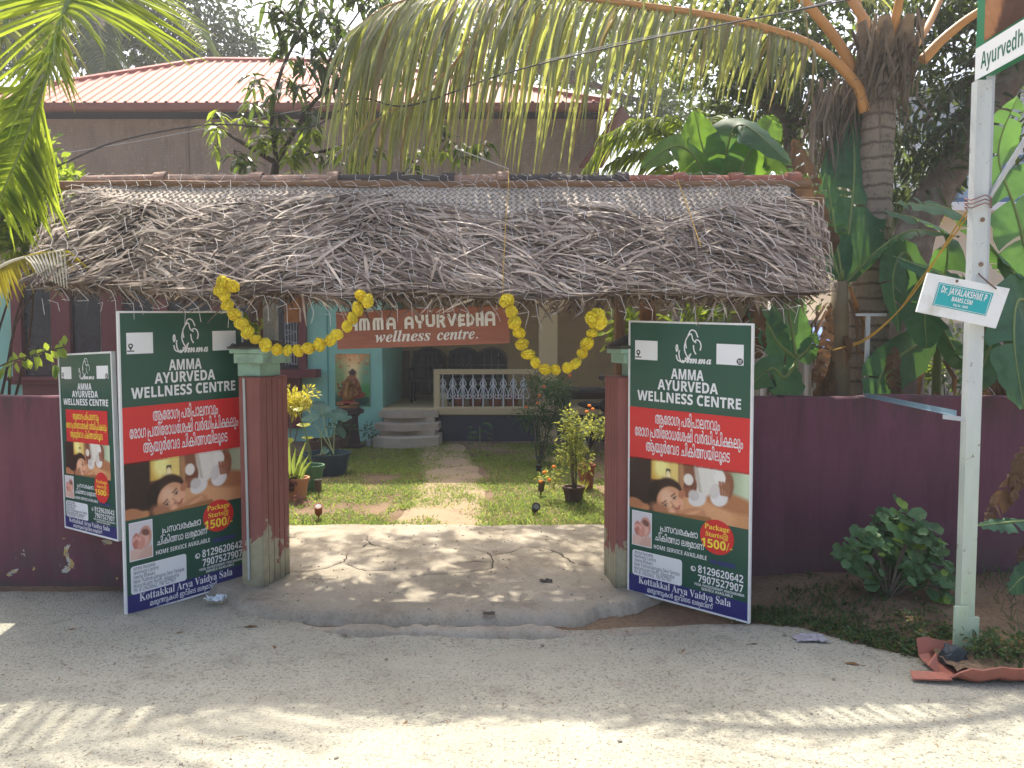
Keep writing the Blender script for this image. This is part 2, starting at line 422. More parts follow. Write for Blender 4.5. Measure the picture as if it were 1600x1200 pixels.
n_ = len(rx); g.add(vs, [(j * n_ + i, j * n_ + i + 1, (j + 1) * n_ + i + 1, (j + 1) * n_ + i) for j in range(nv) for i in range(n_ - 1)])
struct('road', g, ROAD, True)

# entrance slab: one cracked cement apron between the pillars, breaking off in a rounded lip
SLAB_B = 6.62
def slab_front(x): return interp(x, [(-2.25, 4.95), (-1.95, 4.72), (-1.75, 4.5), (-1.4, 4.38), (-1.2, 4.28), (-.2, 4.26), (.42, 4.28), (.55, 4.42), (.8, 4.5), (.95, 4.66), (1.05, 4.8)]) + .10 + .06 * nz(x, 2, 3) + .04 * nz(x, 2, 9) + .018 * nz(x, 2, 23)
CR = []
for pts in ([(130, 470), (250, 465), (340, 440), (372, 420), (383, 402)], [(383, 440), (440, 465), (500, 468), (575, 462)], [(462, 318), (475, 350), (530, 368), (600, 388)], [(390, 378), (440, 372), (470, 345)],
            [(650, 495), (740, 483), (850, 476), (930, 462), (980, 452), (985, 405), (960, 385), (910, 375)], [(985, 400), (1050, 392), (1110, 370)], [(1140, 372), (1215, 378), (1280, 402), (1335, 438), (1405, 445)], [(820, 440), (900, 425), (975, 428)]):
    q = [G(400 + x * .375, 720 + (y - 0) * .375 - 0, .05) for x, y in pts]
    q = catmull(q, 7); CR.append([(p.x + .012 * nz(p.x, p.y, 9) + .012 * nz(p.x, p.y, 31), p.y + .012 * nz(p.x, p.y, 9, 5) + .012 * nz(p.x, p.y, 31, 4)) for p in q])
def crack_d(x, y):
    best = 9
    for L in CR:
        for (x0, y0), (x1, y1) in zip(L, L[1:]):
            if abs(x - x0) > .25 or abs(y - y0) > .25: continue
            dx, dy = x1 - x0, y1 - y0; t = max(0, min(1, ((x - x0) * dx + (y - y0) * dy) / (dx * dx + dy * dy + 1e-9)))
            best = min(best, math.hypot(x - x0 - dx * t, y - y0 - dy * t))
    return best
def slab_z(x, y):
    f = slab_front(x); d = y - f
    if d < -.02 or x > 1.12 or x < -2.28: return -.03
    z = .070 * (1 - math.exp(-max(0, d + .02) / .045)) + .012 * nz(x, y, 2.2) + .004 * nz(x, y, 9)
    if d < .16: z += .008 * math.exp(-((d - .07) / .05) ** 2) * (.6 + .6 * nz(x, 0, 2, 3))      # lip ridge
    if y < 5.15: z += .02 * sstep(.55, .95, abs(x + .45) / 1.6) * nz(x, y, 5, 2)
    cdist = crack_d(x, y)
    if cdist < .02: z -= .016 * (1 - cdist / .02)
    return max(z, -.03)
g = MB(); NX, NY = 300, 200
def sf(u, t):
    x = lerp(-2.3, 1.14, u); y = lerp(slab_front(x) - .03, SLAB_B + .02 * nz(x, 7, 3), t ** 1.15); return (x, y, slab_z(x, y))
g.grid(sf, NX, NY)
k = NT('slab_cement'); n1 = k.noise(1.6, 6, .62); n2 = k.noise(48, 4, .7)
c = k.mix(k.ramp(n1, [(.3, 0), (.68, 1)]), (.26, .228, .178), (.44, .39, .305)); c = k.mix(k.ramp(n2, [(.5, 0), (.72, .55)]), c, (.14, .115, .09))
c = k.mix(k.ramp(k.noise(5, 6, .7), [(.52, 0), (.7, .6)]), c, (.17, .135, .10)); c = k.mix(k.ramp(k.noise(2.3, 5, .65, k.map((1, 1, 1), (0, 0, 1))), [(.5, 0), (.62, .5)]), c, (.40, .36, .30))
k.base(c).rough(.9, .2).bump(k.math('ADD', n2, k.noise(160, 2)), .6, .008); SLAB = k.m
struct('entrance_slab', g, SLAB, True)
# thin dark gap lines down in the cracks
g = MB()
for L in CR:
    pts = [V((x, y, slab_z(x, y) + .010)) for x, y in L]; m = len(pts)
    g.strip(pts, [.004 + .010 * math.sin(math.pi * i / (m - 1)) * (0.4 + 1.2 * abs(nz(i, 1, .7))) for i in range(m)], V((0, 0, 1)))
struct('slab_crack', g, plain('crack_dark', (.03, .024, .02), .95, .2, 20))

# broken cement lip along the front of the slab
g = MB()
for (xa, ya), (xb, yb), rr in (((490, 988), (915, 994), .06), ((940, 994), (1160, 984), .042)):
    a, b = G(xa, ya), G(xb, yb); n_ = 46; vs = []
    for i in range(n_ + 1):
        t = i / n_; c0 = lerp(a, b, t); c0.y += .03 * nz(c0.x, 1, 3) + .012 * nz(c0.x, 1, 12); r = rr * (.75 + .5 * nz(c0.x, 4, 4) + .25 * nz(c0.x, 4, 15)) * min(1, .25 + 6 * t, .25 + 6 * (1 - t))
        for j in range(9): an = math.pi * j / 8; vs.append(c0 + V((0, -math.cos(an) * r * 1.7, -.012 + math.sin(an) * r * 1.25 + .004 * nz(c0.x * 9, j, 2))))
    g.add(vs, [(i * 9 + j, (i + 1) * 9 + j, (i + 1) * 9 + j + 1, i * 9 + j + 1) for i in range(n_) for j in range(8)])
struct('kerb', g, SLAB, True)
# brick path up to the steps
PATH_C = [(6.65, -.66), (8, -.70), (9.5, -.78), (12.2, -1.15)]
def path_w(y): return .47 - .015 * (y - 6.6)
g = MB()
def pf(u, t):
    y = lerp(6.55, 12.45, t); cx = interp(y, PATH_C); h = path_w(y) + .08 * nz(0, y, 2.5, u * 3)
    x = cx + (u * 2 - 1) * h; e = abs(u * 2 - 1); return (x, y, ground_z(x, y) + .022 - .035 * sstep(.75, 1, e) + .004 * nz(x, y, 8))
g.grid(pf, 14, 90)
k = NT('path_brick'); br = k.n('ShaderNodeTexBrick'); br.inputs['Scale'].default_value = 1; br.inputs['Brick Width'].default_value = .21; br.inputs['Row Height'].default_value = .11
br.inputs['Mortar Size'].default_value = .012; br.inputs['Color1'].default_value = (.34, .26, .18, 1); br.inputs['Color2'].default_value = (.29, .21, .15, 1); br.inputs['Mortar'].default_value = (.22, .165, .10, 1)
k.l(k.co(), br.inputs['Vector']); c = k.mix(k.ramp(k.noise(3.2, 5, .65), [(.36, 0), (.52, .95)]), br.outputs[0], (.33, .25, .165)); k.base(c).rough(.95, .1).bump(k.noise(40, 4), .6, .01)
struct('path', g, k.m, True)
# bare earth strip along the porch
# ================================================================ COMPOUND WALLS
def wallmat(name, a, peel):
    k = NT(name); o = k.co(); n1 = k.noise(.8, 5, .6); c = k.mix(n1, tuple(x * .82 for x in a), tuple(x * 1.12 for x in a))
    st = k.noise(2.2, 5, .7, k.map((3, 3, .35))); c = k.mix(k.ramp(st, [(.45, 0), (.72, .6)]), c, tuple(x * .5 for x in a))
    z = k.n('ShaderNodeSeparateXYZ'); k.l(o, z.inputs[0])
    low = k.n('ShaderNodeMapRange'); low.inputs[1].default_value = .5; low.inputs[2].default_value = 0.0; k.l(z.outputs[2], low.inputs[0])
    c = k.mix(k.math('MULTIPLY', low.outputs[0], k.ramp(k.noise(6, 6, .7), [(.34, 0), (.56, .85)])), c, (.10, .085, .07))
    top = k.n('ShaderNodeMapRange'); top.inputs[1].default_value = 1.0; top.inputs[2].default_value = 1.36; k.l(z.outputs[2], top.inputs[0])
    c = k.mix(k.math('MULTIPLY', top.outputs[0], k.ramp(k.noise(2.6, 6, .75, k.map((4, 4, .5))), [(.44, 0), (.62, .75)])), c, (.045, .038, .034)); c = k.mix(k.ramp(k.noise(1.6, 6, .7), [(.55, 0), (.7, .4)]), c, tuple(x * 1.5 for x in a))
    if peel:
        m = k.math('MULTIPLY', k.ramp(k.noise(5.5, 5, .6, None, .6), [(peel, 0), (peel + .015, 1)]), low.outputs[0])
        pc = k.ramp(k.noise(14, 2), [(.40, (.55, .52, .45)), (.5, (.55, .36, .08)), (.6, (.42, .39, .33))]); c = k.mix(k.ramp(m, [(.3, 0), (.34, 1)]), c, pc)
    k.base(c).rough(.75, .3).bump(k.noise(22, 5, .65), .25, .01); return k.m
MAROON = wallmat('maroon_wall_paint', S(120, 72, 84), .61); MAROON_R = wallmat('maroon_wall_paint_plain', S(102, 62, 78), None)
WY, WZ = 5.12, 1.345
def wavy_wall(x0, x1, y0, y1, z0, z1, n=60):
    """a plastered wall, its top edge and face slightly uneven"""
    m = MB(); nxx = n
    def ring(i):
        x = lerp(x0, x1, i / nxx); tz = z1 + .014 * nz(x, 3, 2) + .004 * nz(x, 5, 13); d = .006 * nz(x, 1, 1.5)
        return [(x, y0 + d, z0), (x, y0 + d, tz - .012), (x, y0 + d + .012, tz), (x, y1 - .012, tz), (x, y1, tz - .012), (x, y1, z0)]
    vs = [p for i in range(nxx + 1) for p in ring(i)]
    fs = [(i * 6 + j, (i + 1) * 6 + j, (i + 1) * 6 + j + 1, i * 6 + j + 1) for i in range(nxx) for j in range(5)]
    fs += [(0, 1, 2, 3, 4, 5), tuple(nxx * 6 + j for j in (5, 4, 3, 2, 1, 0))]; return m.add(vs, fs)
m = wavy_wall(-14, -2.04, WY, WY + .15, -.05, WZ, 110)
tag(m.build('compound_wall', MAROON, origin=(-7, WY, 0)), 'dull maroon boundary wall with peeling paint near its foot behind the smaller poster board', 'wall')
t = thing('compound_wall', (6, WY, 0), 'dark maroon boundary wall behind the round leaved shrub and the pale metal sign post', 'wall')
wavy_wall(1.9, 15, WY, WY + .15, -.05, WZ, 110).build('wall', MAROON_R, t)
MB().span((1.2, WY - .035, -.05), (1.9, WY + .15, WZ - .004), .006).build('pilaster', MAROON_R, t)

# ================================================================ GATE PILLARS
MINT = plain('mint_paint', S(150, 184, 164), .7, .12, 5, .15, dirt=(.12, .15, .12), dscale=5)
k = NT('pillar_paint'); z = k.n('ShaderNodeSeparateXYZ'); k.l(k.co(), z.inputs[0]); n1 = k.noise(2.5, 5, .6)
c = k.mix(n1, S(122, 72, 68), S(158, 104, 96)); c = k.mix(k.ramp(k.noise(3, 4, .7, k.map((6, 6, .5))), [(.5, 0), (.75, .35)]), c, S(90, 48, 48))
lo = k.n('ShaderNodeMapRange'); lo.inputs[1].default_value = .62; lo.inputs[2].default_value = .22; k.l(z.outputs[2], lo.inputs[0])
pm = k.math('ADD', k.noise(5, 6, .65, None, .4), k.math('MULTIPLY', lo.outputs[0], .34)); 
c = k.mix(k.ramp(pm, [(.715, 0), (.73, 1)]), c, k.mix(k.noise(20, 3), (.30, .27, .17), (.44, .41, .28)))
lo2 = k.n('ShaderNodeMapRange'); lo2.inputs[1].default_value = .2; lo2.inputs[2].default_value = 0; k.l(z.outputs[2], lo2.inputs[0])
c = k.mix(k.math('MULTIPLY', lo2.outputs[0], k.ramp(k.noise(7, 5), [(.35, 0), (.55, .9)])), c, (.05, .045, .04))
k.base(c).rough(.7, .3).bump(k.noise(25, 5), .25, .008); PILLAR = k.m
MOSSTILE = plain('mossy_cap_tile', (.07, .06, .055), .9, .4, 8, .6, dirt=(.05, .08, .03), dscale=6)
GREYPIPE = plain('grey_pvc', (.42, .47, .46), .5, .1, 8)
def pillar(cx, cy, wd, dp, ang, side, label, pipe, cw, cs):
    M = Matrix.Rotation(ang, 3, 'Z'); o = V((cx, cy, 0)); t = thing('gate_pillar', o, label, 'gate pillar', 'pillars at the gate')
    at = lambda x, y, z: o + M @ V((x, y, z))
    b = MB(); b.box(at(0, 0, .745), (wd, dp, 1.49), M, .006); b.build('shaft', PILLAR, t)
    r = MB()                                      # vertical ribs on the reveal that faces the opening
    nr = 5
    for i in range(nr):
        y = lerp(-dp / 2 + .035, dp / 2 - .035, i / (nr - 1)); hh = 1.478 if i % 2 else 1.484
        r.box(at(side * (wd / 2 + .003), y, hh / 2 + .006), (.007, dp / nr - .008, hh - .01), M, .005)
    r.build('ribbed_reveal', PILLAR, t)
    n_ = MB(); n_.box(at(cs - side * .03, .0, 1.535), (cw * .70, dp * .74, .09), M, .008); n_.build('neck', MINT, t)
    c_ = MB(); c_.box(at(cs, .0, 1.613), (cw * .9, dp * 1.02, .066), M, .006); c_.box(at(cs, .0, 1.662), (cw * 1.04, dp * 1.16, .032), M, .006); c_.build('capital', MINT, t)
    q = MB(); w2, d2 = cw * .55, dp * .61; ox = cs
    vs = [at(ox + sx * w2, sy * d2, 1.678) for sx, sy in ((-1, -1), (1, -1), (1, 1), (-1, 1))] + [at(ox + sx * w2, sy * d2, 1.70) for sx, sy in ((-1, -1), (1, -1), (1, 1), (-1, 1))] + [at(ox + sx * w2 * .35, sy * d2 * .3, 1.79) for sx, sy in ((-1, -1), (1, -1), (1, 1), (-1, 1))]
    q.add([V((p.x, p.y, 1.678 + (p.z - 1.678) * (.55 if side > 0 else .9))) for p in vs], [(3, 2, 1, 0), (8, 9, 10, 11)] + [(i + o2, (i + 1) % 4 + o2, (i + 1) % 4 + o2 + 4, i + o2 + 4) for o2 in (0, 4) for i in range(4)]); q.build('cap_roof', MOSSTILE, t)
    if pipe:
        p = MB(); p.tube([at(-wd / 2 + pipe, -dp / 2 - .012, .12), at(-wd / 2 + pipe - .004, -dp / 2 - .012, .8), at(-wd / 2 + pipe - .012, -dp / 2 - .012, 1.48)], .0085, 8)
        p.build('conduit_pipe', GREYPIPE, t)
    return t
pillar(-1.715, 5.07, .16, .33, -math.radians(15), 1, 'maroon gate pillar with grey conduit and peeling foot, beside the largest poster board', .06, .25, .0)
pillar(.86, 5.05, .36, .33, math.radians(7), -1, 'maroon gate pillar with mossy cap, half hidden by the right poster board', 0, .36, .02)

# ================================================================ THATCHED GATE ROOF
RL, RR_ = P(128, 287, 5.45), P(1241, 287, 5.45)
EL, ER = P(74, 447, 4.58), P(1264, 458, 4.58)
def roof(u, v, h=0.0):
    a = lerp(RL, RR_, u); b = lerp(EL, ER, u) + V((0, .05 * nz(u * 6, 1, 1), -.035 * math.sin(math.pi * u) + .05 * nz(u * 7, 0, 1)))
    p = lerp(a, b, v); p.z += .025 * math.sin(math.pi * min(1, v)) * (1 + .4 * nz(u * 5, v * 2, 1, 4)); 
    return p + V((0, -.66, .75)) * (h + .02 * nz(u * 14, v * 3, 1, 2))
gr = thing('thatched_gate_roof', (-.45, 5.45, 0), 'long weathered grey palm thatch roof over the gateway with clay ridge tiles and netting', 'thatched roof')
k = NT('woven_palm'); T = k.n('ShaderNodeTexWave', wave_type='BANDS', bands_direction='DIAGONAL'); 
def weave(k, sx, sz):
    out = []
    for rot in (.82, -.82):
        wv = k.n('ShaderNodeTexWave', wave_type='BANDS', bands_direction='X'); wv.inputs['Scale'].default_value = sx; wv.inputs['Distortion'].default_value = .8; wv.inputs['Detail'].default_value = 1.5
        k.l(k.map((1, .9, 1.0), (0, rot, 0)), wv.inputs['Vector']); out.append(wv.outputs['Fac'])
    sel = k.n('ShaderNodeTexChecker'); sel.inputs['Scale'].default_value = sx * 3.2; k.l(k.map((1, 0.0, 1.0), (0, .785, 0)), sel.inputs[0])
    return k.mix(sel.outputs['Fac'], out[0], out[1])
wv = weave(k, 10.5, 1); n1 = k.noise(3, 5, .6)
c = k.mix(k.ramp(n1, [(.3, 0), (.7, 1)]), (.38, .32, .265), (.66, .575, .49)); c = k.mix(k.ramp(wv, [(.0, .85), (.35, 0)]), c, (.10, .08, .07)); c = k.mix(k.ramp(k.noise(5, 6, .7), [(.55, 0), (.72, .6)]), c, (.20, .16, .13))
k.base(c).rough(.85, .2).bump(wv, .8, .02); WOVEN = k.m
VB = [(0, .10), (.08, .20), (.14, .26), (.2, .27), (.28, .20), (.36, .12), (.42, .14), (.48, .26), (.53, .44), (.58, .42), (.63, .32), (.70, .22), (.76, .38), (.80, .44), (.86, .34), (.92, .24), (1, .16)]
g = MB(); g.grid(lambda u, v: roof(.008 + u * .984, v * (interp(u, VB) + .12), .014), 160, 8); g.build('woven_mat', WOVEN, gr, True, solid=.008)
k = NT('thatch_body'); wv = weave(k, 7.5, 1); c = k.mix(k.ramp(k.noise(4, 5, .6), [(.3, 0), (.7, 1)]), (.075, .056, .05), (.22, .18, .16)); c = k.mix(k.ramp(wv, [(.05, .9), (.4, 0)]), c, (.05, .04, .035)); k.base(c).rough(.9, .15).bump(wv, 1.0, .025)  # kept dark: shade of the gaps between leaves is put into the colour
g = MB(); g.grid(lambda u, v: roof(u, v * .97), 120, 24); g.build('thatch_body', k.m, gr, True, solid=.012)
g = MB(); BL, BR = P(60, 440, 6.35), P(1300, 448, 6.35); BL = V((RL.x - .05, 5.95, 2.42)); BR = V((RR_.x + .05, 5.95, 2.42))
g.grid(lambda u, v: lerp(lerp(RL, RR_, u), lerp(BL, BR, u), v) + V((0, 0, .03 * math.sin(math.pi * v))), 30, 8); g.build('rear_mat', plain('dark_thatch', (.16, .12, .09), .9, .4, 9, .5), gr, True, solid=.05)
def strawmat(name, lo, hi):
    k = NT(name); gq = k.n('ShaderNodeNewGeometry'); rn = gq.outputs['Random Per Island']
    c = k.ramp(rn, [(0, lo), (.55, tuple((a + b) / 2 for a, b in zip(lo, hi))), (.9, hi), (1, (.62, .54, .44))])
    c = k.mix(k.ramp(k.noise(3, 4), [(.35, .45), (.65, 0)]), c, tuple(x * .6 for x in lo)); k.base(c).rough(.7, .35); return k.m
STRAW = strawmat('thatch_leaf', (.095, .064, .05), (.58, .475, .395)); DARKSTRAW = strawmat('thatch_shade', (.07, .048, .036), (.24, .175, .135))  # second one is a darker copy, underside shade put into its colour
NSL = V((0, -.66, .75))
def strand(mb, u, v, ang, L, wd, lift, curl, vmax=1.03):
    """one dry leaflet lying on the slope; ang from the fall line"""
    W_ = (RR_ - RL).length; Hs = (EL - RL).length; pts = []; a = ang; uu, vv = u, v; sg = 5; ue = rnd(.0, .035)
    for i in range(sg + 1):
        t = i / sg; q = roof(min(1 + ue, max(-ue, uu)), min(vv, vmax), .024 + lift * math.sin(math.pi * min(1, t * .9 + .1)))
        if vv > vmax: q.z -= (vv - vmax) * .12
        pts.append(q); uu += math.sin(a) * L / sg / W_; vv += math.cos(a) * L / sg / Hs * (1 if vv < .97 else .3); a += curl * .25 * (1 if i % 2 else .6)
    ws = [wd * x for x in (.75, 1, 1, .85, .55, .12)]
    mb.strip(pts, ws, (NSL + rvec() * .5).normalized())
g = MB(); R.seed(11)
NST = 5600
for i in range(NST):
    u = rnd(.01, .99); vb = interp(u, VB); v = vb + rnd(-.02, .04) + (1 - vb) * (rnd(0, 1) ** 1.05) * .93
    fld = nz(u * 5, v * 2.2, 1, 8); s_ = 1 if fld + (u - .45) * .5 + R.gauss(0, .16) > 0 else -1
    ang = s_ * math.radians(min(86, max(20, R.gauss(62, 11))))
    if R.random() < .10: ang = math.radians(rnd(-65, 65))
    if u < .10: ang = -math.radians(rnd(25, 80))
    if u > .91: ang = math.radians(rnd(25, 80))
    loose = R.random() < .09
    strand(g, u, v, ang, rnd(.26, .75), rnd(.008, .022), rnd(.0, .03) + (rnd(0, .08) if loose else 0), rnd(-.16, .16) * (2 if loose else 1))
g.build('thatch_leaves', STRAW, gr)
g = MB()
gd = MB()
for i in range(1500):                       # the ragged drip edge
    u = rnd(0, 1); p = roof(u, rnd(.92, 1.0), rnd(-.04, .02)); L = (rnd(.03, .12) if R.random() < .85 else rnd(.10, .24)) * (1 + .8 * nz(u * 9, 3, 1)); sd_ = 1 if nz(u * 6, 1, 1) > 0 else -1; d = V((sd_ * rnd(.2, 1) if R.random() < .75 else rnd(-.6, .6), rnd(-.2, .3), -rnd(.15, .7))).normalized()
    q = p + d * L; (gd if R.random() < .55 else g).strip([p, lerp(p, q, .5) + rvec() * .012, q], [rnd(.008, .022), rnd(.006, .018), .003], V((0, -1, .2)) + rvec() * .5)
gd.build('drip_edge', DARKSTRAW, gr)
g.build('drip_edge', STRAW, gr)
g = MB()
for i in range(2600):                       # the underside, hanging lower behind the edge
    u = rnd(.01, .99); y = rnd(4.62, 4.95); p = roof(u, (5.45 - y) / (5.45 - 4.6), -.05); L = rnd(.05, .14) ; d = V((rnd(-.8, .8), rnd(-.3, .3), -rnd(.3, 1))).normalized()
    g.strip([p, p + d * L * .5 + rvec() * .01, p + d * L], [.015, .014, .003], V((0, -1, 0)) + rvec() * .6)
g.build('thatch_underside', DARKSTRAW, gr)
g = MB()                                    # wood: ridge pole, eave pole, rafters
WOOD = plain('old_wood', (.20, .115, .065), .8, .35, 7, .3)
for a, b, r in ((RL + V((-.12, -.05, -.02)), RR_ + V((.1, -.05, -.02)), .03),):
    g.tube([lerp(a, b, i / 16) + V((0, 0, .015 * nz(i, 3, .7))) for i in range(17)], r, 8)
g.build('ridge_pole', WOOD, gr)
g = MB(); g.tube([roof(.02, .93, -.06), roof(.5, .93, -.06), roof(.98, .93, -.06)], .028, 8)
for i in range(9): g.tube([roof(.04 + .115 * i, .02, -.05), roof(.04 + .115 * i, .97, -.05)], .022, 6)
g.tube([V((-3.1, 5.84, 2.44)), V((2.1, 5.84, 2.44))], .03, 8)
g.build('rafters', WOOD, gr)
PXT = [128, 250, 400, 520, 620, 700, 785, 868, 972, 1062, 1150, 1240]
clay = [plain('ridge_clay_a', S(150, 120, 105), .8, .3, 7, .3, dirt=(.09, .08, .07), dscale=6), plain('ridge_clay_b', S(74, 66, 66), .85, .35, 7, .4, dirt=(.05, .05, .05)), plain('ridge_clay_c', S(150, 92, 76), .8, .3, 6, .3, dirt=(.12, .08, .07), dscale=7)]
sel = [0, 0, 0, 1, 1, 0, 1, 1, 2, 2, 2]
for i in range(len(PXT) - 1):
    a = P(PXT[i], 282 + 3 * nz(i, 2, .9), 5.45) + V((0, .05, -.02)); b = P(PXT[i + 1] + 10, 282 + 3 * nz(i + 1, 2, .9), 5.45) + V((0, .05, -.012)); r0 = .062 + .006 * nz(i, 8, 2)
    m = MB(); ax = (b - a).normalized(); rings = []; N = 9; L = (b - a).length
    for tt, rr in ((0, r0 * 1.0), (.02, r0 * 1.0), (.55, r0 * .97), (1 - .09 / L, r0 * .95), (1 - .085 / L, r0 * 1.22), (1, r0 * 1.25)):
        c0 = lerp(a, b, tt); rings.append([c0 + V((0, -math.cos(math.pi * k / N) * rr * 1.25, math.sin(math.pi * k / N) * rr)) for k in range(N + 1)])
    vs = [p for rg in rings for p in rg]; n1 = N + 1
    m.add(vs, [(j * n1 + k, j * n1 + k + 1, (j + 1) * n1 + k + 1, (j + 1) * n1 + k) for j in range(len(rings) - 1) for k in range(N)])
    m.build('ridge_tile', clay[sel[i]], gr, False, solid=.012)
# wire netting thrown over the thatch
g = MB(); R.seed(5); ch = .085; cw = .098
pts = {}
def wp(i, j):
    if (i, j) not in pts:
        u = (i * cw * .5 + rnd(-.022, .022)) / 5.3; v = max(.02, -.03) + (j * ch + rnd(-.02, .02)) / 1.2
        p = roof(min(1, max(0, u)), min(1.0, v), .072 + rnd(0, .03))
        if v < 0: p.z -= .1 * -v
        if v > 1: p = p + V((0, .05 * (v - 1), -(v - 1) * 1.1))
        pts[(i, j)] = p
    return pts[(i, j)]
for j in range(0, 17):
    for i in range(0, 108):
        if R.random() < .10: continue
        if (i + j) % 2 == 0:
            if R.random() < .8: g.tube([wp(i, j), wp(i + 1, j + (1 if j % 2 else 0))] if j % 2 else [wp(i, j), wp(i, j + 1)], .0015, 4, False)
        else: g.tube([wp(i, j), wp(i + 1, j)], .0015, 4, False)
WIRE = plain('galvanised_wire', (.62, .60, .60), .8, .1, 10, spec=.15); g.build('wire_netting', WIRE, gr)
# posts that carry it, behind the pillars
COLM = plain('patterned_post', (.34, .36, .36), .7, .5, 60, .3)
for px_, hx in ((424, 458), (1012, 1012)):
    x = P(px_, 560, 5.42).x; m = MB(); m.box((x, 5.42, 1.02), (.09, .09, 2.04), None, .01); pm_ = m.build('post', COLM, gr)
    x2 = P(hx, 480, 5.1).x; q = MB(); q.box((x2, 5.1, 1.99), (.10, .08, .26), None, .008); q.build('bracket', plain('bracket_wood', S(142, 98, 66), .7, .25, 8), gr)
for px_ in (412, 968):
    x = P(px_, 560, 5.84).x; m = MB(); m.tube([(x, 5.84, 0), (x, 5.84, 2.44)], .045, 8); m.build('post', WOOD, gr)
# ================================================================ HOUSE
HY = 13.0
hs = thing('house', (-1, HY, 0), 'two storey mint house with woven mat upper floor and pink ribbed roof', 'house')
MINTW = plain('mint_wall', S(136, 192, 176), .8, .07, 1.2, .1, dirt=(.22, .36, .33), dscale=1.5)
BEIGE = plain('beige_wall', S(168, 148, 112), .85, .1, 1.0, .1, dirt=(.25, .20, .14), dscale=1.2)
BEIGE2 = plain('cream_trim', S(186, 168, 132), .8, .1, 2, .1)
DARKBASE = plain('dark_plinth', (.035, .04, .06), .7, .3, 3)
MAROONW = plain('maroon_timber', S(104, 46, 50), .6, .2, 5, .15)
DGLASS = plain('dark_glass', (.012, .013, .02), .25, .3, 3, spec=.5)
def wz(py, Y): return P(800, py, Y).z
def wx(px, Y): return P(px, 540, Y).x
xw = wx(597, HY)
m = MB(); m.span((-11.5, HY, 0), (xw, HY + .22, 3.05)); m.span((xw - .22, HY + .22, 0), (xw, HY + 2.6, 3.05)); m.build('front_wall', MINTW, hs)
m = MB(); m.span((wx(512, HY) - .012, HY - .012, .1), (wx(512, HY) + .012, HY, 3.0)); m.build('wall_conduit', plain('mint_conduit', S(85, 150, 140), .6, .1), hs)
m = MB(); m.span((xw, HY + 2.4, .0), (4.3, HY + 2.6, 3.05)); m.span((4.3, HY, 0), (4.5, HY + 2.6, 3.05)); m.build('porch_back_wall', BEIGE, hs)
fl = wz(637, HY)
m = MB(); m.span((xw, HY - .05, fl - .12), (4.3, HY + 2.4, fl), .01); m.build('porch_floor', BEIGE2, hs)
m = MB(); m.span((wx(684, HY), HY, 0), (4.3, HY + .1, fl - .12)); m.build('porch_plinth', DARKBASE, hs)
m = MB(); m.span((xw, HY, 2.95), (4.5, HY + 2.5, 3.05)); m.build('porch_ceiling', BEIGE, hs)
m = MB(); m.span((wx(842, HY), HY - .02, 0), (wx(871, HY), HY + .28, 2.95), .01); m.build('porch_column', BEIGE2, hs)
for i, (y0, y1, xa, xb) in enumerate(((637, 662, 590, 683), (662, 677, 583, 684), (677, 697, 580, 683))):
    Y0 = HY - .05 - .30 * (i + 1); z1 = fl - .03 - (fl - .03) / 3 * i * .98; z1 = (fl - .02) * (1 - i / 3.0) - .02
    x0, x1 = wx(xa, Y0 + .1), wx(xb, Y0 + .1); mx = (x0 + x1) / 2 - .05
    poly = [(x0 + .04, HY - .05), (x0, Y0 + .16), (mx - .3, Y0 + .02), (mx, Y0 - .06), (mx + .3, Y0 + .02), (x1, Y0 + .16), (x1, HY - .05)]
    q = MB(); q.prism(poly, V((0, 0, max(0, z1 - .23 if i < 2 else 0))), V((1, 0, 0)), V((0, 1, 0)), V((0, 0, 1)), .12 if i < 2 else z1)
    if i < 2: q = MB(); q.prism(poly, V((0, 0, z1 - .11)), V((1, 0, 0)), V((0, 1, 0)), V((0, 0, 1)), .11); q.span((x0 + .1, HY - .05 - .30 * i - .22, 0), (x1 - .06, HY - .05, z1 - .11))
    q.build('step', plain('step_stone%d' % i, (.40, .34, .27) if i < 2 else (.42, .37, .30), .85, .2, 5, .3), hs)
# railing
m = MB(); zt, zb = wz(577, HY), wz(585, HY); x0, x1 = wx(677, HY), wx(842, HY)
m.span((x0, HY + .0, zb), (x1, HY + .14, zt), .008); m.span((x0, HY + .002, fl), (x0 + .11, HY + .138, zb - .002), .008); m.span((x0, HY - .03, fl - .12 - .01), (x1, HY + .15, fl + .012), .008)
rl = m.build('railing_frame', BEIGE2, hs)
IRON = plain('white_iron', S(210, 214, 220), .5, .06, 8)
def baluster():
    b = MB(); h = zb - fl
    b.tube([(0, 0, .012), (0, 0, h)], .010, 6)
    for s in (-1, 1):
        b.tube(catmull([(0, 0, h * .70), (s * .05, 0, h * .58), (s * .085, 0, h * .44), (s * .10, 0, h * .36)], 4), .008, 5)
        b.tube(catmull([(s * .10, 0, h * .36), (s * .085, 0, h * .28), (s * .05, 0, h * .27), (s * .025, 0, h * .33), (s * .045, 0, h * .37)], 4), .008, 5)
        b.tube(catmull([(s * .012, 0, h * .86), (s * .045, 0, h * .76), (s * .055, 0, h * .68), (s * .03, 0, h * .67)], 4), .008, 5)
        b.tube([(s * .010, 0, h * .80), (s * .028, 0, h * .45), (s * .055, 0, h * .36)], .006, 5)
    b.ball((0, 0, h * .74), (.02, .02, .05), 6, 5); return b
bm0 = baluster()
for i in range(9):
    x = wx(691.5 + 15.8 * i, HY + .07); b = MB(); b.f = bm0.f; b.v = [(p[0] + x, p[1] + HY + .07, p[2] + fl) for p in bm0.v]; b.build('baluster', IRON, hs)
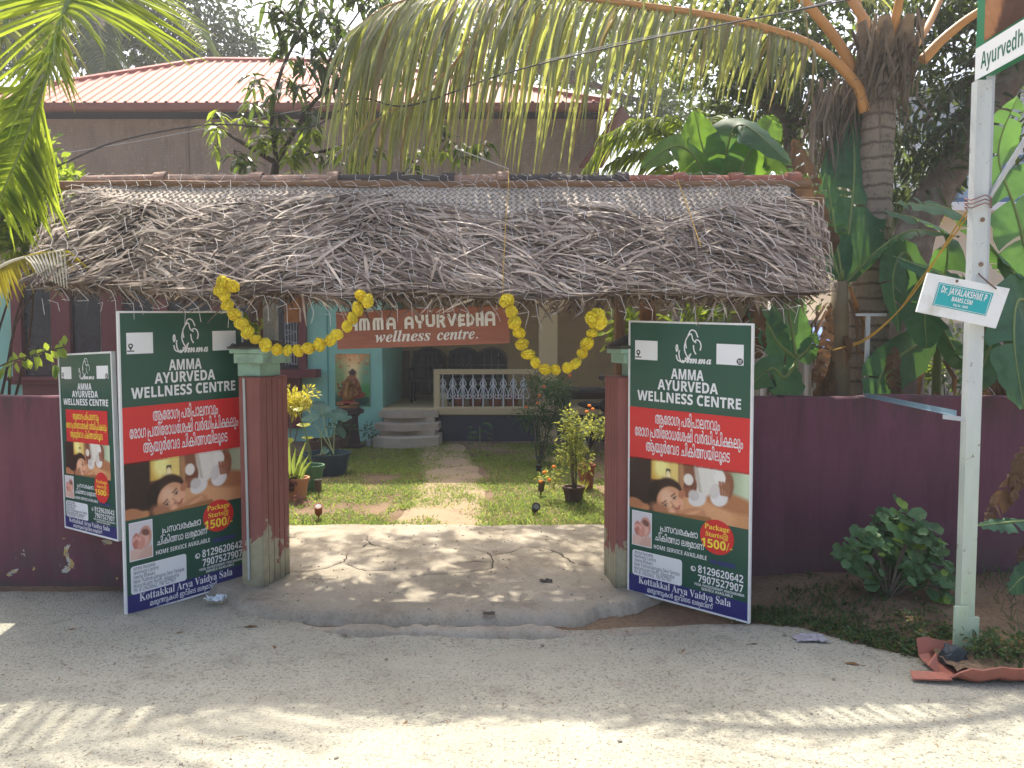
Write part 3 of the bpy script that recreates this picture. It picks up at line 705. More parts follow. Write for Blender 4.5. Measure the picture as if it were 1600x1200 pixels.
# arched windows at the back of the porch
BY = HY + 2.4
for cx, hw in ((671, 24), (725, 22), (768, 22)):
    xc = wx(cx, BY); hwv = hw / FPX * BY; ztop = wz(546, BY); zs = ztop - hwv * .8; zl = wz(612, BY)
    arc = [(hwv * math.cos(a), zs + hwv * .8 * math.sin(a)) for a in [math.pi * k / 12 for k in range(13)]]
    poly = [(hwv, zl)] + arc + [(-hwv, zl)]
    f = MB(); f.prism([(x * 1.14, z + (.05 if z > zl + .1 else -.05)) for x, z in poly], V((xc, BY, 0)), V((1, 0, 0)), V((0, 0, 1)), V((0, -1, 0)), .04); fo = f.build('arched_window', plain('window_arch_frame', (.09, .07, .06), .6, .2), hs)
    p = MB(); p.prism(poly, V((xc, BY - .04, 0)), V((1, 0, 0)), V((0, 0, 1)), V((0, -1, 0)), .006); p.build('pane', DGLASS, fo)
    b = MB(); 
    for kx in (-.5, 0, .5): b.span((xc + kx * hwv - .008, BY - .06, zl), (xc + kx * hwv + .008, BY - .047, ztop - .1 * abs(kx)))
    for kz in (.3, .62): b.span((xc - hwv * .95, BY - .058, lerp(zl, ztop, kz)), (xc + hwv * .95, BY - .049, lerp(zl, ztop, kz) + .02))
    b.build('window_bar', plain('window_bar_paint', (.12, .12, .15), .5, .1), fo)
m = MB(); m.span((wx(605, BY), BY - .03, fl), (wx(640, BY), BY, wz(548, BY))); m.build('door', plain('door_wood', (.10, .07, .05), .6, .3), hs)
# the big maroon window on the left: posts, sill, panes
WYF = HY - .10
m = MB()
zt, zs = 2.85, wz(588, HY)
posts = [(18, 34), (80, 110), (158, 192), (240, 262), (330, 345)]
for a, b in posts: m.span((wx(a, WYF), WYF, zs), (wx(b, WYF), HY + .0, zt), .01)
m.span((wx(18, WYF), WYF + .004, 2.75), (wx(345, WYF), HY, 2.95), .01); win = m.build('window', MAROONW, hs)
m = MB(); m.span((wx(12, WYF), HY - .24, zs - .07), (wx(352, WYF), HY, zs), .012); m.span((wx(18, WYF), HY - .17, zs - .14), (wx(346, WYF), HY, zs - .07), .012); m.span((wx(30, WYF), HY - .06, 0.2), (wx(335, WYF), HY - .001, zs - .14), .01); m.build('sill', MAROONW, win)
for (a0, a), (b, b1) in zip(posts, posts[1:]):
    p = MB(); p.span((wx(a, HY), HY - .012, zs), (wx(b, HY), HY - .004, 2.76)); p.build('pane', DGLASS, win)
# second window behind the pillar, with a planter ledge
m = MB(); 
for a, b in ((352, 362), (404, 414), (466, 478)): m.span((wx(a, WYF), WYF, 1.2), (wx(b, WYF), HY, 2.9), .01)
m.span((wx(352, WYF), WYF + .004, 2.75), (wx(478, WYF), HY, 2.95), .01); win2 = m.build('window', MAROONW, hs)
for a, b in ((362, 404), (414, 466)):
    p = MB(); p.span((wx(a, HY), HY - .012, 1.2), (wx(b, HY), HY - .004, 2.76)); p.build('pane', DGLASS, win2)
g = MB(); 
for i in range(5):
    xx = wx(446 + 4.5 * i, HY - .03); g.tube([(xx, HY - .03, 1.35), (xx, HY - .03, 2.7)], .01, 5)
for i in range(14): 
    zz = 1.4 + i * .095; g.tube([(wx(446, HY - .03), HY - .03, zz), (wx(464, HY - .03), HY - .03, zz + (.06 if i % 2 else -.03))], .008, 5)
g.build('window_grille', plain('grey_grille', (.30, .32, .34), .5, .1), win2)
m = MB(); zz = wz(580, HY); x0, x1 = wx(405, HY - .3), wx(494, HY - .3)
m.prism([(0, 0), (.33, 0), (.33, .14), (-.02, .14)], V((x0, HY - .33, zz - .10)), V((0, 1, 0)), V((0, 0, 1)), V((1, 0, 0)), x1 - x0); m.span((wx(350, WYF), HY - .1, .25), (wx(468, WYF), HY - .001, zz - .1), .01)
m.build('window_ledge', MAROONW, hs)
# upper storey of woven mat
k = NT('bamboo_mat'); wvn = weave(k, 9, 1); c = k.mix(k.noise(1.2, 5, .6), (.23, .175, .135), (.36, .28, .22)); c = k.mix(k.ramp(wvn, [(0, .3), (.5, 0)]), c, (.12, .085, .06)); c = k.mix(k.ramp(k.noise(3, 6, .7, k.map((2, 1, .6))), [(.5, 0), (.7, .6)]), c, (.16, .12, .09))
c = k.mix(k.ramp(k.vor(11, 'F1'), [(.1, .5), (.3, 0)]), c, (.40, .33, .27)); k.base(c).rough(.9, .15).bump(wvn, .3, .015)
MATW = k.m; UY = 12.45
xl, xr = -8.6, wx(935, UY)
m = MB(); m.span((xl, UY, 3.0), (xr, UY + .15, wz(186, UY))); m.build('upper_wall', MATW, hs)
m = MB(); m.span((xl, UY + .12, wz(188, UY)), (xr, UY + .25, wz(150, UY))); m.build('eave_shade_band', plain('eave_shade', (.03, .032, .04), .8, .4, 2), hs)  # dark slab under the eave, the recess shade is put into its colour
m = MB(); m.span((xl, UY + .5, 2.96), (xr, 16.5, 3.05)); m.span((xl, 16.4, 0), (xr + 3, 16.6, 5.2)); m.span((-11.5, HY + .2, 0), (-11.3, 16.5, 5)); m.build('rear_wall', MATW, hs)
m = MB(); 
BATT = plain('mat_batten', (.22, .16, .12), .8, .3)
for px_ in (300, 420, 560, 690, 810, 930): m = MB(); m.span((wx(px_, UY) - .03, UY - .02, 3.0), (wx(px_, UY) + .03, UY + .002, wz(187, UY))); m.build('mat_batten', BATT, hs)
RG0 = V((wx(330, 14.3), 14.3, wz(95, 14.3))); RG1 = V((wx(500, 14.3), 14.3, wz(93, 14.3)))
EVY = 12.15; E0 = V((-9.2, EVY, wz(160, EVY))); E1 = V((wx(950, EVY), EVY, wz(158, EVY)))
RG1 = V((wx(560, 14.3), 14.3, wz(96, 14.3)))
k = NT('pink_metal_sheet'); c = k.mix(k.noise(2.5, 5, .6), S(206, 146, 130), S(222, 172, 156)); c = k.mix(k.ramp(k.noise(5, 5, .7, k.map((4, .6, .6))), [(.5, 0), (.8, .45)]), c, S(226, 186, 170)); k.base(c).rough(.75, .15); SHEET = k.m
m = MB()                                    # ribbed sheet: ribs are real folds that run from eave to ridge
def sheet(a0, a1, b0, b1, pitch, down):
    n_ = int((a1 - a0).length / pitch); prof = []
    for i in range(n_):
        for t, h in ((0, 0), (.62, 0), (.70, .03), (.86, .03), (.94, 0)): prof.append(((i + t) / n_, h))
    prof.append((1, 0)); nn = (a1 - a0).cross(b0 - a0).normalized(); nn = nn if nn.z > 0 else -nn
    vs = []
    for t, h in prof:
        vs += [lerp(a0, a1, t) + nn * h, lerp(b0, b1, t) + nn * h]
    m.add(vs, [(2 * i, 2 * i + 2, 2 * i + 3, 2 * i + 1) for i in range(len(prof) - 1)])
# main face is a trapezoid: the rectangle below the ridge plus the hip triangles at either side
def clipface():
    pitch = .165; x = E0.x; i = 0; nn = V((0, -(RG0.z - E0.z), RG0.y - E0.y)).normalized()
    def top(x):
        if x < RG0.x: return max(0.0, (x - E0.x) / (RG0.x - E0.x))
        if x > RG1.x: return max(0.0, (E1.x - x) / (E1.x - RG1.x))
        return 1.0
    xsn = []
    while x < E1.x - pitch:
        for t, h in ((0, 0), (.60, 0), (.68, .024), (.86, .024), (.94, 0)): xsn.append((x + t * pitch, h))
        x += pitch
    vs = []
    for x, h in xsn:
        for s in (0, .5, 1):
            tt = top(x) * s; vs.append(V((x, lerp(E0.y, RG0.y, tt), lerp(E0.z, RG0.z, tt))) + nn * h)
    fs = []
    for i in range(len(xsn) - 1):
        for s in (0, 1): fs.append((i * 3 + s, i * 3 + 3 + s, i * 3 + 4 + s, i * 3 + 1 + s))
    m.add(vs, fs)
clipface()
B0 = V((E0.x, 16.8, E0.z)); B1 = V((E1.x, 16.8, E1.z))
m.add([E0, RG0, B0], [(0, 1, 2)]); m.add([E1, B1, RG1], [(0, 1, 2)]); m.add([B0, RG0, RG1, B1], [(0, 1, 2, 3)])
rf = m.build('roof', SHEET, hs)
RIDGE = plain('roof_trim', S(160, 84, 72), .55, .15, 6); q = MB()
q.tube([E0, RG0, RG1, E1], .07, 6); q.build('ridge_cap', RIDGE, rf)
q = MB(); N = 8; 
gut = [(0, 0), (-.11, 0), (-.125, .05), (-.12, .11), (-.108, .11), (-.11, .05), (-.1, .014), (0, .014)]
q.prism([(y, z) for y, z in gut], V((E0.x, EVY + .06, E0.z - .13)), V((0, 1, 0)), V((0, 0, 1)), V((1, 0, 0)), E1.x - E0.x); q.build('gutter', plain('gutter_brown', S(128, 78, 66), .5, .15, 4), rf)
# dark red barge sheet at the right end
q = MB(); a = P(972, 165, 12.0); b = P(905, 262, 12.0); c_ = P(940, 262, 13.2); d = P(985, 185, 13.2); q.add([a, b, c_, d], [(0, 1, 2, 3)]); q.build('barge_sheet', plain('barge_red', S(98, 44, 38), .6, .2), hs, solid=.03)

# ================================================================ PAINTED PICTURES (printed on the boards): a fine grid of coloured points
def ell(u, v, cx, cy, rx, ry, rot=0.0, soft=.12):
    c_, s_ = math.cos(rot), math.sin(rot); x = (u - cx) * c_ + (v - cy) * s_; y = -(u - cx) * s_ + (v - cy) * c_
    return np.clip((1 - np.sqrt((x / rx) ** 2 + (y / ry) ** 2)) / soft + .5, 0, 1)
def band(u, v, x0, y0, x1, y1, w_, soft=.02):
    dx, dy = x1 - x0, y1 - y0; t = np.clip(((u - x0) * dx + (v - y0) * dy) / (dx * dx + dy * dy), 0, 1); d = np.hypot(u - x0 - dx * t, v - y0 - dy * t)
    return np.clip((w_ - d) / soft + .5, 0, 1)
class Pic:
    def __init__(s, nu, nv, asp, bgc):
        s.nu, s.nv = nu, nv; s.u, s.v = np.meshgrid(np.linspace(0, asp, nu + 1), np.linspace(0, 1, nv + 1)); s.asp = asp
        s.a = np.empty((nv + 1, nu + 1, 3)); s.a[:] = bgc
    def p(s, m_, col):
        m_ = m_[..., None]; s.a = s.a * (1 - m_) + np.array(col) * m_; return s
    def e(s, cx, cy, rx, ry, rot, col, soft=.12, op=1.0): return s.p(ell(s.u, s.v, cx, cy, rx, ry, rot, soft) * op, col)
    def b(s, x0, y0, x1, y1, w_, col, soft=.02, op=1.0): return s.p(band(s.u, s.v, x0, y0, x1, y1, w_, soft) * op, col)
    def r(s, x0, y0, x1, y1, col, soft=.02, op=1.0):
        m_ = np.clip((s.u - x0) / soft + .5, 0, 1) * np.clip((x1 - s.u) / soft + .5, 0, 1) * np.clip((s.v - y0) / soft + .5, 0, 1) * np.clip((y1 - s.v) / soft + .5, 0, 1); return s.p(m_ * op, col)
    def grain(s, a_, seed=1): s.a = np.clip(s.a + np.random.RandomState(seed).normal(0, a_, s.a.shape[:2])[..., None], 0, 1); return s
    def mesh(s, o, ux, uy):
        """o = top left, ux to the right, uy DOWN"""
        mb = MB(); mb.grid(lambda a, b: o + ux * a + uy * b, s.nu, s.nv); c_ = np.where(s.a <= .04045, s.a / 12.92, ((s.a + .055) / 1.055) ** 2.4)
        mb.c = np.concatenate([c_, np.ones(c_.shape[:2] + (1,))], 2).reshape(-1, 4); return mb
PRINT = vcol('printed_picture', .35, .4)
def massage_pic():
    A = 2.2; q = Pic(150, 70, A, (.20, .12, .09)); E, B = q.e, q.b
    q.r(1.0, -.1, A + .1, 1.1, (.42, .27, .17), .5); q.r(1.75, -.1, A + .1, 1.2, (.62, .68, .55), .35); q.r(2.02, -.1, A + .1, 1.1, (.80, .86, .74), .25)
    q.r(.43, -.1, .66, .40, (.84, .68, .30), .04); q.r(.66, -.1, .96, .40, (.93, .82, .48), .04); E(.62, .12, .13, .22, 0, (1, .95, .62), .8); q.r(.72, .14, .80, .30, (.12, .08, .05), .02); E(.76, .27, .045, .1, 0, (.98, .9, .7), .4)
    q.r(.43, .38, 1.0, .44, (.35, .2, .12), .03); q.r(.96, -.1, 1.08, .6, (.72, .52, .36), .05)
    E(1.75, .85, .75, .38, .12, (.80, .58, .40), .25); E(1.35, .78, .62, .34, .15, (.86, .64, .46), .25); E(1.9, .58, .5, .16, .15, (.70, .47, .31), .5)   # back and shoulder
    q.r(1.22, -.1, 1.75, .30, (.85, .82, .76), .08); E(1.42, .18, .26, .42, .3, (.90, .88, .84), .2); B(1.28, .02, 1.36, .5, .02, (.72, .68, .62), .05)     # white tunic
    B(1.13, -.1, 1.18, .36, .10, (.52, .32, .22), .05); E(1.17, .42, .12, .2, .2, (.47, .27, .19), .2)       # hands
    for i in range(4): B(1.08 + .05 * i, .46, 1.10 + .055 * i, .60, .022, (.58, .35, .25), .02)
    E(1.30, .62, .17, .13, -.5, (.90, .88, .86), .2); E(1.24, .56, .10, .1, 0, (.82, .79, .77), .3); E(1.14, .28, .09, .11, 0, (.93, .90, .86), .25)
    E(1.80, .30, .14, .28, .1, (.55, .34, .24), .2); E(1.70, .16, .10, .14, 0, (.93, .91, .88), .2); E(1.69, .52, .15, .17, .5, (.92, .90, .89), .2); E(1.62, .42, .09, .14, .3, (.85, .82, .8), .3)
    for i in range(4): B(1.70 + .05 * i, .24, 1.73 + .04 * i, .46, .02, (.62, .40, .29), .02)
    E(.66, .72, .31, .36, .1, (.15, .085, .06), .15); E(.80, .52, .24, .20, .5, (.23, .13, .09), .2)          # hair
    E(.80, .75, .25, .29, .35, (.86, .63, .48), .12); E(.84, .80, .18, .2, .3, (.93, .72, .57), .5); E(1.02, .58, .06, .09, .4, (.74, .48, .35), .25)        # face, ear
    E(.72, .66, .10, .12, .3, (.93, .75, .62), .9); E(.62, .95, .2, .12, .3, (.70, .47, .34), .7); E(.90, .95, .12, .1, -.3, (.78, .54, .41), .8)
    for ex, ey, k_ in ((.715, .845, 1), (.885, .675, 1)):
        E(ex, ey, .052, .030, -.8, (.66, .46, .35), .9, .6); E(ex, ey, .036, .014, -.8, (.93, .88, .83), .5); E(ex, ey, .017, .017, 0, (.14, .09, .07), .6); B(ex - .034, ey + .012, ex + .022, ey - .040, .007, (.22, .13, .09), .014)
        B(ex - .066, ey - .022, ex + .004, ey - .088, .010, (.34, .21, .15), .02)
    B(.815, .755, .872, .828, .010, (.76, .53, .41), .03); E(.862, .842, .028, .022, -.8, (.72, .47, .37), .6); B(.905, .873, .962, .862, .013, (.74, .36, .32), .02); B(.962, .862, .985, .800, .013, (.74, .36, .32), .02); B(.898, .872, .960, .858, .004, (.55, .24, .21), .01); B(.960, .858, .984, .792, .004, (.55, .24, .21), .01)
    E(.84, .93, .06, .05, 0, (.93, .70, .57), .9); E(.98, .72, .06, .06, 0, (.92, .68, .55), .9)
    E(1.22, .93, .25, .13, -.25, (.80, .56, .40), .2)
    for i in range(4): B(1.04 + .05 * i, .99 - .03 * i, 1.20 + .05 * i, .92 - .03 * i, .020, (.88, .65, .49), .03)
    B(-.1, 1.12, 1.5, .98, .07, (.62, .42, .25), .03); B(.0, .93, .34, .95, .07, (.76, .52, .35), .04); E(.1, .9, .18, .1, .1, (.72, .48, .33), .3)
    return q.grain(.012)
def baby_pic():
    q = Pic(40, 44, .9, (.86, .84, .86)); q.e(.62, .42, .26, .30, .2, (.80, .58, .52), .2); q.e(.58, .5, .2, .18, .2, (.90, .70, .63), .4); q.e(.25, .50, .16, .22, 0, (.78, .48, .42), .2); q.e(.45, .58, .15, .2, .4, (.86, .60, .53), .3)
    q.e(.25, 1.0, .5, .28, .2, (.88, .74, .68), .3); q.e(.7, .95, .4, .24, -.3, (.84, .68, .62), .3); q.e(.64, .3, .16, .09, .2, (.52, .34, .3), .4)
    for i in range(5): q.e(.12 + .07 * i, .40 + .03 * abs(i - 2), .03, .06, 0, (.93, .72, .66), .4)
    return q.grain(.012, 3)
PIC1, PIC2 = massage_pic(), baby_pic()
GREENB = plain('print_green', S(20, 78, 62), .32, .05, 2, spec=.5); REDB = plain('print_red', S(214, 44, 46), .32, .04, 2); BLUEB = plain('print_blue', S(42, 44, 112), .32, .05, 2)
WHITEB = plain('print_white', (.80, .82, .84), .4, .03, 3); YELB = plain('print_yellow', S(246, 222, 70), .4, .03); BLACKB = plain('print_black', (.02, .02, .02), .4, .1); FRAMEW = plain('white_edging', (.75, .76, .76), .45, .08, 9)
NAVYT = plain('print_grey_text', S(86, 92, 110), .4, .05); PURPLE = plain('print_purple', S(70, 50, 150), .4, .05)
def rrect(x0, y0, x1, y1, r, n=5):
    out = []
    for cx, cy, a0 in ((x1 - r, y1 - r, 0), (x0 + r, y1 - r, 90), (x0 + r, y0 + r, 180), (x1 - r, y0 + r, 270)):
        out += [(cx + r * math.cos(math.radians(a0 + 90 * k / n)), cy + r * math.sin(math.radians(a0 + 90 * k / n))) for k in range(n + 1)]
    return out
def poster_board(label, bl, br, tl, small=False, group='printed poster boards at the gate'):
    bl, br, tl = V(bl), V(br), V(tl); ux = (br - bl); Wd = ux.length; ux.normalize(); up = tl - bl; up -= ux * up.dot(ux); H = up.length; uy = (tl - bl).normalized(); n = ux.cross(uy).normalized()
    if n.y > 0: n = -n
    t = thing('poster_board', (bl + br) / 2, label, 'poster board', group)
    fr = lambda lift=0.0: (bl + n * lift, ux, uy, n); Y_ = lambda v: H * (1 - v); X_ = lambda u: Wd * u
    th = .022
    def rect(mb, u0, v0, u1, v1, lift, thick=.0008): 
        mb.prism([(X_(u0), Y_(v1)), (X_(u1), Y_(v1)), (X_(u1), Y_(v0)), (X_(u0), Y_(v0))], bl + n * lift, ux, uy, n, thick)
    m = MB(); M3 = Matrix((ux, -n, uy)).transposed(); c0 = bl + ux * Wd / 2 + uy * H / 2 - n * (th / 2)
    m.box(c0, (Wd - .004, th, H - .004), M3); m.build('panel', GREENB, t)
    e = MB(); w_ = .012
    for a, b in (((-w_ / 2, H / 2), (w_, H + w_ * 2)), ((Wd + w_ / 2, H / 2), (w_, H + w_ * 2)), ((Wd / 2, H + w_ / 2), (Wd - .001, w_)), ((Wd / 2, -w_ / 2), (Wd - .001, w_))):
        e.box(bl + ux * a[0] + uy * a[1] - n * (th / 2 - .001), (b[0], th + .006, b[1]), M3, .002)
    e.build('edge_strip', FRAMEW, t)
    r = MB(); rect(r, .0 if not small else .10, .310, 1 if not small else .90, .500, .0008); r.build('red_band', REDB, t)
    pic = PIC1.mesh(bl + n * .0016 + uy * Y_(.495) + ux * X_(.0 if not small else .06), ux * (Wd * (1 if not small else .86)), -uy * (H * .19)); pic.build('massage_photo', PRINT, t)
    cst = MB(); cst.prism([(X_(.755) + .118 * (Wd / .87) * math.cos(a), Y_(.733) + .118 * (Wd / .87) * math.sin(a)) for a in [2 * math.pi * k / 32 for k in range(32)]], bl + n * .0030, ux, uy, n, .0006); cst.build('price_disc', REDB, t)
    b = MB(); rect(b, 0, .937, 1, 1, .0008); b.build('blue_band', BLUEB, t)
    for a_, b_ in ((.045, .245), (.735, .945)): wp_ = MB(); rect(wp_, a_, .065, b_, .135, .0008); wp_.build('white_patch', WHITEB, t)
    wp_ = MB()
    wp_.prism(rrect(X_(.03), Y_(.937), X_(.47), Y_(.842), .018), bl + n * .0012, ux, uy, n, .0006); wp_.build('address_panel', WHITEB, t)
    ic = MB(); f0 = fr(.0018)                                     # pin mark and list mark on the white patches
    cx, cy, rr = X_(.075), Y_(.108), .016 * Wd / .87
    def ring(mb, cx, cy, r0, r1, lift, n_=20):
        a_ = [2 * math.pi * k / n_ for k in range(n_)]; o = bl + n * lift
        mb.add([o + ux * (cx + r0 * math.cos(a)) + uy * (cy + r0 * math.sin(a)) for a in a_] + [o + ux * (cx + r1 * math.cos(a)) + uy * (cy + r1 * math.sin(a)) for a in a_], [(k, (k + 1) % n_, n_ + (k + 1) % n_, n_ + k) for k in range(n_)])
    ring(ic, cx, cy, rr * .45, rr, .0018); ic.add([bl + n * .0019 + ux * (cx + dx) + uy * (cy + dy) for dx, dy in ((-rr * .85, -rr * .5), (0, -rr * 2.0), (rr * .85, -rr * .5), (0, -rr * .9))], [(0, 1, 2, 3)])
    put(ic, [stroke([(cx - rr * 1.3, cy - rr * 2.2), (cx + rr * 1.3, cy - rr * 2.2)], rr * .5)], f0[0], ux, uy, n)
    ic.build('icon_mark', BLACKB, t); ic = MB()
    cx, cy = X_(.917), Y_(.122); ic.prism([(cx + rr * 1.35 * math.cos(a), cy + rr * 1.35 * math.sin(a)) for a in [2 * math.pi * k / 20 for k in range(20)]], bl + n * .0018, ux, uy, n, .0003); ic.build('icon_mark', BLACKB, t)
    ic2 = MB()
    for k_ in (-1, 0, 1): put(ic2, [stroke([(cx - rr * .7, cy + k_ * rr * .55), (cx + rr * .7, cy + k_ * rr * .55)], rr * .22)], bl + n * .0024, ux, uy, n)
    # white lettering
    t1 = MB(); s = H / 1.88; F = fr(.0034); 
    write(t1, sansb('AMMA'), F, X_(.5), Y_(.196), .094 * s, Wd * .27, fat=.014)
    write(t1, sansb('AYURVEDA'), F, X_(.5), Y_(.238), .094 * s, Wd * .50, fat=.014)
    write(t1, sansb('WELLNESS CENTRE'), F, X_(.5), Y_(.283), .094 * s, Wd * .86, fat=.014)
    k_ = Wd; lg = [[(.54, .128), (.50, .115), (.475, .085), (.495, .05), (.53, .035), (.545, .055), (.57, .065)], [(.56, .062), (.575, .055), (.60, .06), (.612, .075), (.605, .09)], [(.55, .075), (.555, .092), (.57, .104)], [(.505, .040), (.53, .022), (.565, .026), (.585, .045)], [(.49, .085), (.485, .06), (.505, .042)],
          [(.515, .118), (.48, .13), (.455, .135), (.435, .12), (.43, .10), (.435, .095)], [(.455, .135), (.42, .128), (.408, .112)], [(.41, .098), (.405, .083), (.415, .075), (.42, .09), (.41, .098)]]
    for L_ in lg: put(t1, [stroke(catmull([(X_(a), Y_(b_), 0) for a, b_ in L_], 4), .0085 * s)], F[0], ux, uy, n)
    write(t1, script('Amma'), F, X_(.575), Y_(.137), .10 * s, Wd * .24, fat=.012)
    write(t1, sansb('HOME SERVICE AVAILABLE'), F, X_(.45), Y_(.822), .040 * s, Wd * .45)
    write(t1, ML[3], F, X_(.44), Y_(.752), .066 * s, Wd * .32, fat=.012); write(t1, ML[4], F, X_(.445), Y_(.789), .066 * s, Wd * .42, fat=.012)
    write(t1, sansb('8129620642'), F, X_(.785), Y_(.872), .070 * s, Wd * .36); write(t1, sansb('7907527907'), F, X_(.785), Y_(.905), .070 * s, Wd * .36)
    ring(t1, X_(.565), Y_(.862), .013 * s, .018 * s, .0034); put(t1, [stroke(catmull([(X_(.557), Y_(.858), 0), (X_(.559), Y_(.864), 0), (X_(.566), Y_(.868), 0), (X_(.572), Y_(.867), 0)], 4), .007 * s)], F[0], ux, uy, n)
    write(t1, sansb('YOGA, PHYSIOTHERAPY, PANCHAKARMA'), F, X_(.775), Y_(.919), .024 * s, Wd * .40); write(t1, sansb('SERVICE AVAILABLE'), F, X_(.76), Y_(.931), .024 * s, Wd * .25)
    write(t1, serif('Kottakkal Arya Vaidya Sala'), F, X_(.48), Y_(.965), .072 * s, Wd * .78); write(t1, ML[5], F, X_(.45), Y_(.990), .048 * s, Wd * .56, fat=.012)
    if not small:
        write(t1, ML[0], F, X_(.5), Y_(.363), .108 * s, Wd * .54, fat=.008); write(t1, ML[1], F, X_(.5), Y_(.415), .108 * s, Wd * .90, fat=.008); write(t1, ML[2], F, X_(.5), Y_(.467), .108 * s, Wd * .70, fat=.008)
    t1.v.extend([]); L1 = t1.build('white_lettering', WHITEB, t); ic2.build('icon_line', WHITEB, t)
    t2 = MB(); F = fr(.0042)
    write(t2, serif('Package'), F, X_(.755), Y_(.709), .050 * s, Wd * .20); write(t2, serif('Starts@'), F, X_(.755), Y_(.735), .048 * s, Wd * .18); write(t2, sansb('1500/-'), F, X_(.755), Y_(.774), .080 * s, Wd * .25, fat=.008)
    if small:
        write(t2, ML[0], F, X_(.5), Y_(.363), .10 * s, Wd * .50, fat=.014); write(t2, ML[1], F, X_(.5), Y_(.415), .10 * s, Wd * .78, fat=.014); write(t2, ML[2], F, X_(.5), Y_(.467), .10 * s, Wd * .62, fat=.014)
    t2.build('yellow_lettering', YELB, t)
    t3 = MB(); F = fr(.0026); 
    for i, s_ in enumerate(ADDR):
        write(t3, sansr(s_), F, X_(.05), Y_(.857 + .0148 * i), .034 * s, Wd * (.0125 * len(s_) + .005), 'l', fat=.006)
    t3.build('address_lettering', NAVYT, t)
    t4 = MB(); write(t4, sansb('FOR BOOKING'), fr(.0034), X_(.80), Y_(.829), .038 * s, Wd * .20); t4.build('purple_lettering', PURPLE, t)
    bp = MB(); rect(bp, .025, .695, .205, .825, .0012, .0006); bp.build('photo_border', WHITEB, t)
    PIC2.mesh(bl + n * .0022 + uy * Y_(.698) + ux * X_(.031), ux * (Wd * .168), -uy * (H * .124)).build('baby_photo', PRINT, t)
    return t
B1 = poster_board('large green and red clinic poster board with white right hand hem, left of the gateway, standing before a maroon pillar', V((-2.408, 4.53, .012)), V((-1.885, 5.14, .04)), V((-2.408, 4.53, 1.9)))
poster_board('smaller narrow poster board with yellow text on red, hung before the wall at far left', P(103, 822, 5.04), P(184, 843, 4.60), P(92, 556, 5.04), True)
poster_board('large green and red poster board right of the gateway, before the dark maroon wall', P(983, 921, 4.84), P(1168, 971, 4.36), P(985, 503, 4.84))
# fix the label text of the first: it stands alone on the left in front of the pillar
B1['label'] = 'largest green and red poster board, left of the gateway by the pillar with conduit'

# ================================================================ WOODEN SIGN over the gateway
k = NT('sign_wood'); gr_ = k.noise(6, 6, .6, k.map((1.2, 8, 14)), .6); c = k.mix(gr_, S(118, 66, 54), S(180, 118, 96)); c = k.mix(k.ramp(k.noise(2, 3), [(.5, 0), (.8, .4)]), c, S(122, 66, 56)); k.base(c).rough(.55, .35).bump(gr_, .25, .004); SIGNW = k.m
a, b, d = P(527, 546, 4.98), P(797, 536, 4.94), P(523, 487, 4.98); ux = (b - a).normalized(); Wd = (b - a).length; uy = (d - a); uy -= ux * uy.dot(ux); H = uy.length; uy.normalize(); n = ux.cross(uy); n = n if n.y < 0 else -n
sg = thing('wooden_sign', (a + b) / 2, 'brown wooden board with white raised letters hanging under the thatch over the gateway', 'sign')
M3 = Matrix((ux, -n, uy)).transposed(); m = MB(); m.box(a + ux * Wd / 2 + uy * H / 2 - n * .016, (Wd, .032, H), M3, .006); m.build('board', SIGNW, sg)
t1 = MB(); o = a + n * .001
